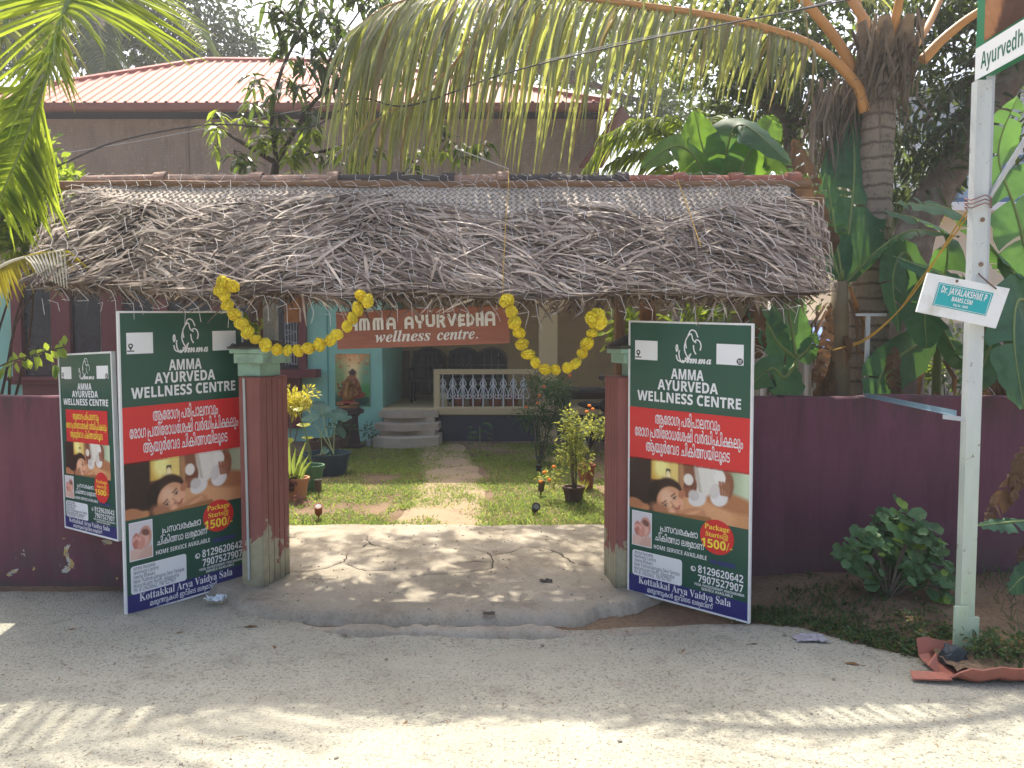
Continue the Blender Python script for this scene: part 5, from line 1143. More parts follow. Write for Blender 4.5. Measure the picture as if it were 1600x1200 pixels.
# ---- trees behind the house and on the right
def tree(name, label, base, trunk, blobs, mat, bark, L, W, kind='dia', r=.2, per=8, spread=.3, hang=.1, seed=1, shell=.45):
    R.seed(seed); t = thing(name, base, label, 'tree', None); m = MB(); pts = catmull([V(p) for p in trunk], 5); m.tube(pts, [lerp(r, r * .55, i / (len(pts) - 1)) for i in range(len(pts))], 9); top = pts[-1]
    limbs(m, top, [b[0] for b in blobs], r * .45); m.build('trunk', bark, t, True); c_ = MB()
    for b in blobs: crown(c_, b[0], b[1], b[2], per, L, W, kind, spread, shell, hang)
    c_.build('crown', mat, t); return t
bb = lambda x, y, Y, rx, ry, rz, n: (P(x, y, Y), (rx, ry, rz), n)
tree('jak_tree', 'dark dense tree rising behind the pink roof near its left ridge end', (wx(300, 20), 20, 0), [(wx(300, 20), 20, 0), (wx(295, 20), 20, 4), P(300, 120, 20)], [bb(290, 20, 20, 1.5, 1.2, 1.3, 150), bb(340, 70, 20, 1.3, 1, .8, 120), bb(250, 60, 20, 1.3, 1, 1, 110), bb(380, 88, 20, .55, .8, .4, 40), bb(270, -60, 20, 1.8, 1.2, 1.2, 140)], DARKT, DBARK, .22, .10, 'dia', .25, 9, .4, seed=51)
tree('shade_tree', 'tall dark leaved tree behind the hanging palm frond, right of the house roof', (wx(1215, 9.5), 9.5, 0), [(wx(1215, 9.5), 9.5, 0), (wx(1225, 9.5), 9.5, 2.5), P(1235, 200, 9.5)], [bb(1210, 40, 9.5, 1.1, .9, .9, 190), bb(1290, 10, 9.6, .9, .8, .9, 150), bb(1130, 60, 9.8, .8, .8, .7, 100), bb(1230, 140, 9.5, .9, .7, .6, 140), bb(1160, 160, 9.8, .6, .6, .4, 60), bb(1290, 190, 9.5, .5, .6, .5, 70), bb(1100, -50, 9.8, 1.4, 1, .8, 150), bb(900, -30, 10, 1.6, 1, .7, 120), bb(1020, 40, 10.2, .8, .8, .6, 70)], MIDT, BARK, .12, .06, 'dia', .14, 9, .24, seed=52)
sl = [V((P(1405, 640, 8.2).x, 8.2, 0)), P(1408, 560, 8.2), P(1425, 380, 8.2), P(1470, 290, 8.2), P(1530, 195, 8.2), P(1600, 90, 8.2)]
tree('mango_tree', 'big mango tree with a thick leaning trunk behind the ringed palm trunk', (sl[0].x, 8.2, 0), sl, [bb(1440, 190, 8.4, .75, .6, .55, 120), bb(1430, 270, 8.5, .45, .5, .45, 70), bb(1490, 90, 8.5, .7, .6, .5, 80), bb(1560, 20, 8.4, .9, .7, .6, 100), bb(1420, 30, 8.7, .6, .6, .5, 60), bb(1500, -60, 8.6, 1.2, .8, .6, 100), bb(1650, 120, 8.4, .8, .7, .8, 90)], MANGO, BARK, .17, .045, 'leaf', .26, 8, .2, .5, seed=53)
tree('garden_tree', 'leafy tree far behind the house roof, seen through the hanging palm leaflets', (wx(860, 21), 21, 0), [(wx(860, 21), 21, 0), (wx(850, 21), 21, 4), P(860, 120, 21)], [bb(760, 60, 21, 2.2, 1.4, 1.5, 200), bb(900, 40, 21, 2.2, 1.4, 1.8, 220), bb(1000, 110, 21, 1.6, 1.2, 1.4, 150), bb(640, 60, 21, 1.2, 1.2, 1.0, 90), bb(1040, 180, 20, 1.3, 1, .8, 100)], MIDT, BARK, .26, .12, 'dia', .25, 9, .45, seed=54)
tree('garden_tree', 'dark trees filling the sky gap behind the top left frond', (wx(60, 20), 20, 0), [(wx(60, 20), 20, 0), (wx(65, 20), 20, 4), P(60, 100, 20)], [bb(40, 40, 20, 2, 1.3, 1.4, 170), bb(150, 50, 20.5, 1.4, 1.2, 1, 120), bb(-60, 20, 20, 1.8, 1.2, 1.6, 130), bb(130, -40, 20, 1.8, 1.2, 1, 120)], DARKT, DBARK, .26, .11, 'dia', .25, 9, .45, seed=55)
tree('garden_tree', 'low backlit trees behind the tin fence between palm and mango trunk', (wx(1330, 13), 13, 0), [(wx(1330, 13), 13, 0), (wx(1332, 13), 13, 1.2), P(1335, 400, 13)], [bb(1300, 330, 13, 1.2, .8, .9, 130), bb(1210, 290, 13.4, 1.0, .8, .7, 100), bb(1390, 290, 13, 1.0, .8, .9, 120), bb(1340, 430, 13, .9, .7, .6, 70)], MIDT, BARK, .15, .07, 'dia', .14, 9, .28, seed=56)
R.seed(57)
fpm = thing('coconut_palm', (wx(190, 17), 17, 0), 'distant coconut palm with arching grey green fronds behind the pink roof', 'palm tree')
m = MB(); tpv = P(150, -30, 17); m.tube([(wx(190, 17), 17, 0), (wx(180, 17), 17, 4), tpv], [.2, .16, .13], 10); m.build('trunk', PALMBARK, fpm, True)
for e in ([(230, -20), (290, 20), (325, 75)], [(200, 10), (240, 50), (265, 95)], [(100, 0), (60, 40), (30, 90)], [(150, 20), (160, 70), (165, 110)], [(220, -80), (300, -70), (360, -20)]):
    frond(fpm, [tpv] + [P(x, y, 17 - i * .3) for i, (x, y) in enumerate(e)], .9, FR_DARK, GPET, 55, .8, .5, .03, wd=.05, start=.15, seg=3)

# ---- young coconut behind the ridge
yp = thing('young_palm', (wx(1060, 8), 8, 0), 'young coconut palm with bright yellow green fronds just behind the ridge tiles', 'palm'); R.seed(61)
c0 = P(1070, 330, 8); m = MB(); m.tube([(wx(1060, 8), 8, 0), lerp(V((wx(1060, 8), 8, 0)), c0, .5), c0], [.14, .12, .09], 10); m.build('trunk', PALMBARK, yp, True)
for e in ([(1060, 250), (1020, 200), (950, 225), (915, 262)], [(1070, 240), (1060, 195), (1000, 190), (940, 215)], [(1080, 250), (1100, 200), (1130, 190)], [(1050, 270), (1000, 240), (950, 258)]):
    frond(yp, [c0] + [P(x, y, 7.9) for x, y in e], .5, FR_BRIGHT, GPET, 55, .7, .6, .02, wd=.03, start=.3)

# ---- banana plants
def banana(label, base, stem_top, leaves, mat=BANANA, r=.09, dead=(), extra=None, stemmat=None, dry=0):
    t = thing('banana_plant', base, label, 'banana plant', 'banana plants behind the wall'); b = V(base); top = V(stem_top); m = MB()
    m.tube(catmull([b, lerp(b, top, .5), top], 4), [lerp(r, r * .6, i / 8) for i in range(9)], 10); m.build('stem', stemmat or GPET, t, True)
    for i, (pts, W, nrm, tears) in enumerate(leaves):
        lm = MB(); banana_leaf(lm, pts, W, V(nrm), tears); lo = lm.build('leaf', mat[i] if isinstance(mat, list) else mat, t, True); s = MB(); midrib(s, [top] + list(pts), .016) if (V(pts[0]) - top).length > .05 else midrib(s, pts, .016); s.build('midrib', GPET, lo, True)
    for pts, W, nrm in dead:
        lm = MB(); banana_leaf(lm, pts, W, V(nrm), 7, .5); lm.build('dry_leaf', DEADLEAF, t)
    if dry:
        d = MB()
        for i in range(dry):
            f = rnd(.05, 1); a = rnd(0, 6.28); p = lerp(b, top, f) + V((math.cos(a), math.sin(a), 0)) * r * 1.05; L = rnd(.15, .5); q = p + V((math.cos(a) * .10, math.sin(a) * .10, -L)); d.strip([p, lerp(p, q, .4) + V((math.cos(a), math.sin(a), 0)) * .05, q], [.035, .05, .012], V((math.cos(a), math.sin(a), .3)) + rvec() * .3, .1)
        d.build('dry_sheaths', DEADLEAF, t)
    return t
R.seed(71); BYY = 5.75
q = lambda x, y, Y=BYY: P(x, y, Y)
banana('banana plant with dry hanging sheaths and dead brown leaf left of the ringed palm trunk', (q(1318, 620).x, BYY, 0), q(1312, 440), [
    ([q(1312, 440), q(1290, 370), q(1255, 320), q(1200, 285, 5.9), q(1140, 275, 6.1)], .14, (0, -.6, .8), 5),
    ([q(1315, 440), q(1330, 330, 5.9), q(1335, 240, 6.0), q(1325, 150, 6.1)], .26, (-.15, -1, .1), 2),
    ([q(1316, 440), q(1300, 330, 5.8), q(1290, 270, 5.8)], .12, (.3, -1, .1), 3),
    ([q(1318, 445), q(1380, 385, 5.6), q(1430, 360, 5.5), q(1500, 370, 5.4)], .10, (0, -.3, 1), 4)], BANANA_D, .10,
    dead=[([q(1300, 400), q(1280, 330, 5.7), q(1255, 250, 5.65), q(1238, 215, 5.62)], .13, (.3, -1, .2))], dry=70, stemmat=plain('dry_stem', (.20, .16, .10), .8, .4, 6, .4))
banana('low banana sucker with two broad leaves standing before the tin fence', (q(1242, 620).x, 5.6, 0), q(1243, 560, 5.6), [
    ([q(1243, 555, 5.6), q(1238, 520, 5.58), q(1232, 480, 5.5), q(1245, 440, 5.5)], .17, (.1, -1, .3), 1),
    ([q(1243, 560, 5.6), q(1215, 535, 5.5), q(1195, 500, 5.45), q(1165, 475, 5.4)], .15, (.1, -.9, .5), 3),
    ([q(1242, 570, 5.6), q(1225, 590, 5.4), q(1205, 575, 5.3), q(1170, 605, 5.28)], .14, (0, -.9, .4), 1),
    ([q(1245, 560, 5.6), q(1262, 545, 5.6), q(1275, 520, 5.6)], .08, (0, -1, .2), 1)], BANANA_D, .035, dead=[([q(1275, 600, 5.5), q(1290, 540, 5.5), q(1298, 470, 5.55)], .05, (0, -1, .2)), ([q(1180, 470, 5.4), q(1178, 520, 5.4), q(1185, 560, 5.4)], .09, (0, -1, .2))])
banana('banana plant behind the post with a broad folded leaf drooping over the wall', (q(1465, 620, 5.9).x, 5.9, 0), q(1465, 520, 5.9), [
    ([q(1465, 500, 5.9), q(1450, 470, 5.7), q(1445, 490, 5.55), q(1448, 545, 5.5)], .20, (0, -1, .15), 1),
    ([q(1465, 520, 5.9), q(1420, 400, 5.8), q(1395, 430, 5.6), q(1405, 520, 5.5)], .16, (.4, -1, .2), 2),
    ([q(1465, 520, 5.9), q(1400, 560, 5.6), q(1375, 590, 5.5), q(1370, 640, 5.45)], .18, (.2, -1, .2), 1),
    ([q(1465, 500, 5.9), q(1500, 560, 5.7), q(1520, 545, 5.6), q(1560, 560, 5.5)], .10, (0, -.8, .5), 2),
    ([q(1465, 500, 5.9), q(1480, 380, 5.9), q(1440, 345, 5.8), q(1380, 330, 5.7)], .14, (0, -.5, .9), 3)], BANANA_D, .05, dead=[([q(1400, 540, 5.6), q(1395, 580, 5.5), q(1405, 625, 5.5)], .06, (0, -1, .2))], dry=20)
banana('tall banana plant at the right picture edge with wide dark leaves over the wall', (q(1625, 640, 5.55).x, 5.55, 0), q(1620, 470, 5.55), [
    ([q(1620, 470, 5.55), q(1590, 340, 5.4), q(1560, 240, 5.3), q(1590, 150, 5.2)], .24, (.2, -1, .2), 5),
    ([q(1620, 470, 5.55), q(1560, 400, 5.4), q(1490, 330, 5.3), q(1400, 318, 5.3)], .24, (0, -.55, .85), 7),
    ([q(1620, 470, 5.55), q(1560, 480, 5.3), q(1500, 440, 5.2), q(1395, 400, 5.3)], .16, (0, -.6, .8), 8),
    ([q(1620, 480, 5.55), q(1590, 470, 5.1), q(1585, 540, 4.9), q(1600, 640, 4.85)], .24, (.25, -1, .1), 1),
    ([q(1620, 480, 5.55), q(1560, 520, 5.3), q(1530, 580, 5.2), q(1500, 600, 5.2)], .12, (.1, -.8, .5), 2),
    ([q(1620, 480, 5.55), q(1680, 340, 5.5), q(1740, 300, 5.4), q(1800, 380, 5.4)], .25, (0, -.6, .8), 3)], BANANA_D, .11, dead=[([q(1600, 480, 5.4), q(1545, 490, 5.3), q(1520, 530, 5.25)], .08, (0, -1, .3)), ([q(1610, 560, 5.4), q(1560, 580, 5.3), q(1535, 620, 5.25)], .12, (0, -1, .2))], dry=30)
banana('banana plant with bright translucent leaves standing right behind the gate roof ridge', (q(1130, 620, 6.9).x, 6.9, 0), q(1130, 370, 6.9), [
    ([q(1130, 360, 6.9), q(1110, 270, 6.9), q(1095, 220, 6.9), q(1085, 172, 6.9)], .25, (0, -1, .25), 0),
    ([q(1130, 360, 6.9), q(1100, 270, 6.8), q(1060, 228, 6.7), q(1000, 262, 6.6)], .17, (0, -.8, .5), 4),
    ([q(1130, 360, 6.9), q(1135, 240, 6.9), q(1160, 195, 6.8), q(1235, 255, 6.6)], .24, (0, -.7, .7), 2),
    ([q(1130, 360, 6.9), q(1165, 250, 6.8), q(1200, 230, 6.8), q(1250, 290, 6.7)], .2, (.2, -1, .3), 4),
    ([q(1130, 360, 6.9), q(1170, 280, 7.2), q(1200, 200, 7.3), q(1210, 180, 7.3)], .16, (0, -1, .3), 2)], [BANANA, BANANA, BANANA_D, BANANA, BANANA], .11)
# banana leaves low on the verge at the right edge
lo = banana('small banana sucker on the verge at the right edge below the wall', (G(1640, 985).x, 4.3, .05), V((G(1640, 985).x, 4.3, .55)), [
    ([P(1640, 820, 4.3), P(1600, 815, 4.2), P(1560, 818, 4.15), P(1528, 822, 4.1)], .07, (0, -.35, 1), 1),
    ([P(1640, 900, 4.3), P(1625, 895, 4.2), P(1600, 900, 4.15), P(1575, 925, 4.1)], .10, (.3, -1, .2), 0)], BANANA_D, .03, dead=[([P(1640, 760, 4.3), P(1590, 740, 4.3), P(1555, 790, 4.25), P(1540, 820, 4.2)], .06, (.3, -1, .2)), ([P(1640, 690, 4.3), P(1600, 710, 4.3), P(1580, 790, 4.25)], .06, (.3, -1, .2)), ([P(1640, 850, 4.3), P(1610, 860, 4.25), P(1590, 880, 4.2)], .06, (.1, -1, .2))])

# ---- bush with rounded leaves left of the thatch
R.seed(81); bs = thing('bush', (-3.4, 5.9, 0), 'bush with rounded glossy leaves behind the boundary wall, left of the thatch', 'bush')
m = MB(); limbs(m, (-4.4, 5.9, 0), [P(60, 320, 5.9), P(20, 260, 5.9), P(100, 300, 5.8), P(10, 350, 5.7), P(70, 380, 5.8)], .016); m.build('stems', DBARK, bs)
m = MB()
for b in (bb(50, 300, 5.9, .34, .3, .25, 70), bb(95, 285, 5.8, .17, .2, .14, 26), bb(15, 250, 6, .3, .3, .35, 50), bb(40, 365, 5.8, .36, .3, .2, 70), bb(-50, 320, 5.9, .5, .4, .6, 100)): crown(m, b[0], b[1], b[2], 7, .085, .06, 'leaf', .12, .3, 0)
m.build('leaves', ROUNDL, bs)
R.seed(82); tw_ = thing('hibiscus_sprig', P(0, 575, 4.95), 'sunlit leafy twig reaching over the boundary wall at the left edge', 'twig')
m = MB(); m.tube(catmull([V((-3.75, 5.35, .0)), P(-40, 600, 5.2), P(0, 572, 4.95), P(50, 555, 4.9), P(100, 542, 4.88)], 5), .005, 5); m.build('stem', DBARK, tw_)
m = MB()
for i in range(26): 
    t = i / 25; p = lerp(P(-10, 578, 4.95), P(102, 540, 4.88), t); d = V((rnd(-.3, .8), rnd(-.5, .5), (1 if i % 2 else -1) * rnd(.4, .9))).normalized(); m.leaf(p, d, (V((0, -1, .4)) + rvec() * .6).normalized(), rnd(.06, .10), rnd(.035, .05), .2)
for i in range(5): m.leaf(P(86 + rnd(-3, 3), 570 + rnd(-3, 8), 4.9), V((rnd(-.5, .5), -.2, -1)).normalized(), V((0, -1, .2)), .06, .035)
m.build('leaves', leafmat('twig_leaf', (.12, .22, .05), (.5, .62, .06), .45, .3), tw_)
R.seed(83); cs = thing('climbing_plant', P(330, 500, 5.6), 'small palm leaflet plant hanging under the thatch above the left poster board', 'plant')
m = MB()
for i in range(60): p = P(rnd(285, 385), 488, 5.5); d = V((rnd(-.7, .7), -.1, -rnd(.1, .8))).normalized(); L = rnd(.1, .22); m.strip([p, p + d * L * .6, p + d * L - Z * .03], [.012, .012, .002], V((0, -1, .3)) + rvec() * .3)
for i in range(14): m.leaf(P(rnd(395, 418), rnd(498, 512), 5.5), rvec(), V((0, -1, .3)), .07, .035)
m.build('leaves', MANGO_L, cs)

# ---- the round leaved shrub on the verge
R.seed(84); sb0 = V((G(1400, 965).x, G(1400, 965).y + .1, .08)); ps = thing('round_leaf_shrub', sb0, 'round leaved green shrub standing on the verge before the dark maroon wall', 'shrub')
SY = sb0.y; m = MB(); heads = [P(x, y, SY + rnd(-.15, .15)) for x, y in [(1400, 805), (1375, 815), (1430, 830), (1450, 845), (1395, 835), (1360, 835), (1335, 860), (1322, 863), (1370, 860), (1410, 865), (1440, 870), (1460, 870), (1470, 900), (1475, 920), (1360, 905), (1375, 900), (1395, 895), (1420, 905), (1425, 885), (1350, 858), (1445, 900), (1385, 845), (1420, 840)]]
for h in heads: m.tube(catmull([sb0, lerp(sb0, h, .5) + V((0, 0, .06)), h], 3), .006, 5, False)
m.build('stems', BARK, ps); m = MB()
def roundleaf(mb, c, n, r):
    n = n.normalized(); a = n.orthogonal().normalized(); b = n.cross(a); N = 12; vs = [c - n * r * .15]
    for k_ in range(N): t = 2 * math.pi * k_ / N; rr = r * (1 + .05 * math.cos(6 * t)) * (1 - .45 * math.exp(-((t - math.pi) / .35) ** 2)); vs.append(c + (a * math.cos(t) + b * math.sin(t)) * rr + n * r * .1 * rnd(.5, 1.4))
    mb.add(vs, [(0, 1 + k_, 1 + (k_ + 1) % N) for k_ in range(N)])
for h in heads:
    for i in range(15): c = h + rvec() * rnd(.02, .12); roundleaf(m, c, (V((0, -.55, .75)) + rvec() * .55), rnd(.020, .050))
m.build('leaves', leafmat('shrub_leaf', (.10, .20, .09), (.22, .38, .06), .3, .35, .5, .3, (.22, .34, .06), .06), ps)

# ---- grass and weeds
R.seed(91)
GRASS = leafmat('grass_blade', (.14, .22, .045), (.46, .60, .09), .42, .4, .6, .2, (.40, .33, .13), .10)
def in_path(x, y): return abs(x - interp(y, PATH_C)) < path_w(y) + .05
m = MB(); cnt = 0
while cnt < 95000:
    y = 6.6 + (12.6 - 6.6) * (R.random() ** 1.25); x = rnd(-3.3, 2.8)
    dns = .70 + 1.2 * nz(x, y, .9, 3) + .6 * nz(x, y, 2.7, 6)
    if in_path(x, y): dns -= .28 + .6 * nz(x, y, 2.1, 17)
    if x > 1.0 and y > 8.1: dns -= .35
    if y < 6.78: dns += .3
    if -2.2 < x < -1.3 and 7.3 < y < 8.3: dns -= .3
    if R.random() > dns: cnt += .25; continue
    h = rnd(.022, .06) * (1.25 if nz(x, y, 1.5, 9) > .2 else 1) * (1.5 if 6.65 < y < 7.0 and 0 < x < .9 and nz(x, y, 2, 3) > -.1 else 1); a = rnd(0, 6.28); p = V((x, y, ground_z(x, y) + (.012 if in_path(x, y) else 0))); d = V((math.cos(a) * .8, math.sin(a) * .8, rnd(.35, 1.2))).normalized(); sd = V((-math.sin(a), math.cos(a), 0)) * rnd(.003, .0065)
    m.add([p - sd, p + sd, p + d * h * .6 + sd * .8, p + d * h * .6 - sd * .8, p + d * h - Z * h * .15], [(0, 1, 2, 3), (3, 2, 4)]); cnt += 1
go = m.build('grass', GRASS); go['kind'] = 'stuff'
WEED = leafmat('weed_leaf', (.055, .10, .04), (.2, .3, .05), .35, .4, .6, .2, (.2, .17, .07), .08)
m = MB()
for i in range(5200):
    x = rnd(1.35, 5.2); e = road_y(x); y = e + abs(R.gauss(0, .28)) - .02 if R.random() < .75 else rnd(e, 5.05)
    if y > 5.1: continue
    if R.random() > .35 + 1.1 * nz(x, y, 1.6, 12) + (.35 if 2.0 < x < 2.6 or y < e + .25 else -.15): continue
    p = V((x, y, ground_z(x, y) + .01)); 
    for j in range(4): d = (rvec() + Z * .7).normalized(); m.leaf(p + rvec() * .02, d, (Z + rvec() * .4).normalized(), rnd(.02, .045), rnd(.01, .02), .2)
for i in range(900):
    x = rnd(1.3, 5); y = rnd(road_y(x), 5.08); p = V((x, y, ground_z(x, y))); a = rnd(0, 6.28)
    if nz(x, y, 1.3, 4) < -.05: continue
    q_ = p + V((math.cos(a) * .05, math.sin(a) * .05, rnd(.04, .10))); m.strip([p, lerp(p, q_, .6) + Z * .01, q_], [.005, .005, .001], V((0, -1, 0)))
wo = m.build('weeds', WEED); wo['kind'] = 'stuff'

# ---- marigold garlands
R.seed(95)
MARI = leafmat('marigold_petal', S(255, 228, 66), (1, .80, .04), .25, .16, .6, .2)
_k = MARI.node_tree; _oi = _k.nodes.new('ShaderNodeObjectInfo'); _hs = _k.nodes.new('ShaderNodeMix'); _hs.data_type = 'RGBA'; _hs.blend_type = 'MULTIPLY'; _hs.inputs[0].default_value = 1; _rp = _k.nodes.new('ShaderNodeValToRGB'); _rp.color_ramp.elements[0].color = (.93, .86, .75, 1); _rp.color_ramp.elements[1].color = (1, 1, 1, 1)
_pb = _k.nodes['Principled BSDF']; _src = _pb.inputs['Base Color'].links[0].from_socket; _k.links.new(_oi.outputs['Random'], _rp.inputs[0]); _k.links.new(_src, _hs.inputs[6]); _k.links.new(_rp.outputs[0], _hs.inputs[7]); _k.links.new(_hs.outputs[2], _pb.inputs['Base Color'])
def flower_mesh():
    b = MB()
    for ring, (cnt_, el) in enumerate(((9, -55), (12, -25), (14, 0), (13, 25), (10, 50), (6, 75))):
        for k_ in range(cnt_):
            a = 6.283 * (k_ + .5 * (ring % 2) + rnd(-.2, .2)) / cnt_; e = math.radians(el + rnd(-8, 8)); d = V((math.cos(a) * math.cos(e), math.sin(a) * math.cos(e), math.sin(e) * .85)); u_ = d.cross(Z + V((.01, 0, 0))).normalized(); v_ = d.cross(u_); r = .040 * rnd(.92, 1.08)
            w_ = rnd(.013, .017); c = d * r; t = 6.28 * R.random()
            b.add([d * .014, c - u_ * w_ - v_ * .004, c + v_ * w_ * .6 + d * .004, c + u_ * w_ - v_ * .004, c - v_ * w_ * .5 - d * .003], [(0, 1, 2), (0, 2, 3), (0, 3, 4), (0, 4, 1), (1, 4, 3, 2)])
    b.ball((0, 0, 0), .030, 8, 6); return b
fm = flower_mesh()
def garland(label, pix, Y, knots):
    pts = catmull([P(x, y, Y) for x, y in pix], 12); L = [0]
    for a, b in zip(pts, pts[1:]): L.append(L[-1] + (b - a).length)
    t = thing('flower_garland', pts[0], label, 'garland', 'marigold garlands on the gate roof'); s = MB(); s.tube(pts, .004, 5); s.build('string', plain('garland_string', (.35, .30, .12), .8, .1), t)
    spots = []; d = .02
    while d < L[-1]:
        i = next(j for j in range(len(L)) if L[j] >= d); spots.append(lerp(pts[i - 1], pts[i], (d - L[i - 1]) / (L[i] - L[i - 1] + 1e-9))); d += rnd(.060, .073)
    spots += [P(x, y, Y - .03) for x, y in knots]; first = None
    for p in spots:
        if first is None: first = MB().add(fm.v, fm.f).build('marigold', MARI, None); o = first
        else: o = first.copy(); COL.objects.link(o)
        o.parent = t; o.location = p - WL[t.name] + rvec() * .006; o.rotation_euler = (rnd(0, 6.3), rnd(0, 6.3), rnd(0, 6.3)); sc = rnd(.82, 1.12); o.scale = (sc, sc * rnd(.8, 1), sc * rnd(.8, 1))
garland('longer yellow marigold garland looping before the left end of the wooden board', [(356, 440), (352, 462), (362, 488), (382, 512), (405, 533), (430, 545), (458, 548), (490, 543), (520, 528), (545, 506), (560, 484), (567, 464)], 4.50, [(345, 440), (343, 453), (366, 447), (562, 462), (574, 470)])
garland('deep narrow yellow marigold garland hanging right of the wooden board', [(793, 464), (800, 490), (810, 520), (822, 548), (838, 568), (858, 578), (880, 577), (900, 565), (915, 545), (925, 520), (930, 505), (933, 488)], 4.52, [(790, 470), (925, 497), (937, 492), (938, 505)])

# ---- overhead wires, rope and ridge twine
CABLE = plain('black_cable', (.03, .03, .035), .6, .1); PALEW = plain('pale_cable', (.45, .44, .42), .6, .1); ROPE = plain('yellow_rope', S(196, 158, 70), .8, .2, 30)
def cable(label, pts, r, mat, cat='cable', name='overhead_cable'):
    m = MB(); m.tube(catmull([P(*p) for p in pts], 8), r, 5); tag(m.build(name, mat, origin=P(*pts[0])), label, cat)
cable('black cable sagging across the hanging frond above the gate roof', [(-60, 262, 5.5), (60, 268, 5.5), (180, 222, 5.6), (330, 195, 5.7), (480, 200, 5.7), (560, 155, 5.7), (640, 165, 5.6), (800, 112, 5.3), (1000, 64, 5.0), (1300, 5, 4.6), (1500, -40, 4.3)], .006, CABLE)
cable('thin pale wire running before the mat wall to the left of the mango sprigs', [(60, 245, 7.5), (170, 228, 7.5), (262, 212, 7.5), (400, 185, 7.5), (560, 155, 7.4)], .004, PALEW)
cable('thin pale wire above the black cable in front of the frond', [(850, 95, 5.0), (1000, 60, 4.9), (1200, 25, 4.8), (1400, -25, 4.6)], .003, PALEW)
cable('taut twine stay from the frond to the ridge tiles', [(715, 233, 5.3), (795, 264, 5.43)], .004, PALEW, 'twine', 'twine_stay')
m = MB()
for k_ in (0, 1): m.tube(catmull([P(1533 + 4 * k_, 300, py_), P(1490 + 6 * k_, 360, 4.6), P(1440, 440 - 6 * k_, 5.0), P(1400, 490, 5.3), P(1350, 530 + 3 * k_, 5.5), P(1300, 548, 5.65)], 6), .005, 5)
tag(m.build('rope', ROPE, origin=P(1400, 490, 5.3)), 'doubled yellow rope tied from the sign post to the banana stem', 'rope')
cable('thin yellowed twine hanging down over the thatch right of centre', [(1058, 280, 5.3), (1066, 300, 5.15), (1080, 340, 4.95), (1095, 385, 4.75)], .003, ROPE, 'twine', 'twine_stay')
cable('thin yellowed twine hanging down over the middle of the thatch', [(795, 265, 5.35), (794, 300, 5.1), (790, 350, 4.9), (785, 460, 4.5)], .0025, ROPE, 'twine', 'twine_stay')
# ================================================================ YARD: pots, plants, statue, poster, furniture
R.seed(101)
TERRA = plain('terracotta', S(150, 88, 62), .85, .25, 9, .2, dirt=(.10, .07, .05), dscale=8); TERRA2 = plain('pale_terracotta', S(182, 128, 92), .85, .2, 9, .2)
DKPOT = plain('dark_clay', (.10, .055, .04), .8, .3, 9, .2); EARTH = plain('pot_soil', (.06, .045, .035), .95, .3, 30, .5)
def pot(root, c, r, h, mat, rim=True, taper=.75, name='pot'):
    m = MB(); w_ = .012 + r * .06; prof = [(r * taper, 0), (r * lerp(taper, 1, .5), h * .5), (r, h * (.86 if rim else .99))] + ([(r * 1.1, h * .86), (r * 1.1, h)] if rim else [(r, h)]) + [(r * 1.1 - w_ if rim else r - w_, h), (r - w_, h * .85)]
    m.lathe(c, prof, 22); o = m.build(name, mat, root, False); s = MB(); s.lathe(V(c) + V((0, 0, h * .84)), [(r - w_ * .8, 0), (r * .5, h * .03)], 16); s.build('potting_soil', EARTH, o); return o
def marigold_plant(label, c, H, pr, ph, pmat, crowns, fl, leaf, bare=.35, flame=S(235, 130, 24)):
    c = V(c); t = thing('potted_plant', c, label, 'potted plant', 'potted plants in the yard'); pot(t, c, pr, ph, pmat); m = MB(); top = c + V((0, 0, ph * .85))
    for i in range(4): q = c + V((rnd(-.06, .06), rnd(-.05, .05), H * .75)); m.tube([top + V((rnd(-.03, .03), 0, 0)), lerp(top, q, .5) + rvec() * .02, q], [.011, .009, .006], 5)
    m.build('stems', BARK, t); m = MB()
    for (dx, dy, dz), rad, n in crowns: crown(m, c + V((dx, dy, dz)), rad, n, 6, .055, .022, 'leaf', .07, .1, 0)
    m.build('leaves', leaf, t); b = None
    for dx, dz in fl:
        f_ = MB(); f_.ball(c + V((dx, -.10, dz)), (.024, .024, .018), 8, 5); f_.build('flower', b or plain('orange_flower', flame, .7, .1), t)
    return t
LITG = leafmat('marigold_leaf_lit', (.20, .26, .06), (.55, .55, .10), .4, .35, .6, .2); DKG = leafmat('feathery_leaf', (.045, .10, .045), (.14, .25, .05), .3, .4, .6, .2)
c = G(896, 784); marigold_plant('sunlit marigold bush in a brown clay pot on the lawn', c, .95, .115, .17, DKPOT, [((-.02, 0, .55), (.16, .15, .14), 46), ((.0, 0, .78), (.17, .15, .16), 60), ((-.2, 0, .28), (.14, .1, .09), 18), ((.10, 0, .42), (.10, .1, .08), 14), ((-.05, 0, .95), (.08, .08, .08), 14)], [(-.32, .34), (-.22, .40), (-.27, .26), (-.36, .24)], LITG)
c = G(912, 770); marigold_plant('marigold plant with orange blooms in a pinched clay pot behind the sunlit bush', c + V((.05, .2, 0)), .85, .10, .30, TERRA, [((.10, 0, .78), (.16, .12, .10), 34), ((.2, 0, .68), (.12, .1, .1), 20), ((0, 0, .40), (.1, .1, .06), 8)], [(.02, 1.0), (.06, .96), (-.01, .93), (.30, .88), (.27, .76)], LITG)
R.seed(103); c = G(842, 726); t = thing('cosmos_bush', c, 'tall feathery dark green bush with few orange buds growing at the porch column', 'bush'); m = MB(); limbs(m, c, [P(850, 600, 10.6), P(880, 610, 10.5), P(830, 650, 10.4), P(860, 640, 10.4)], .015, .03); m.build('stems', BARK, t); m = MB()
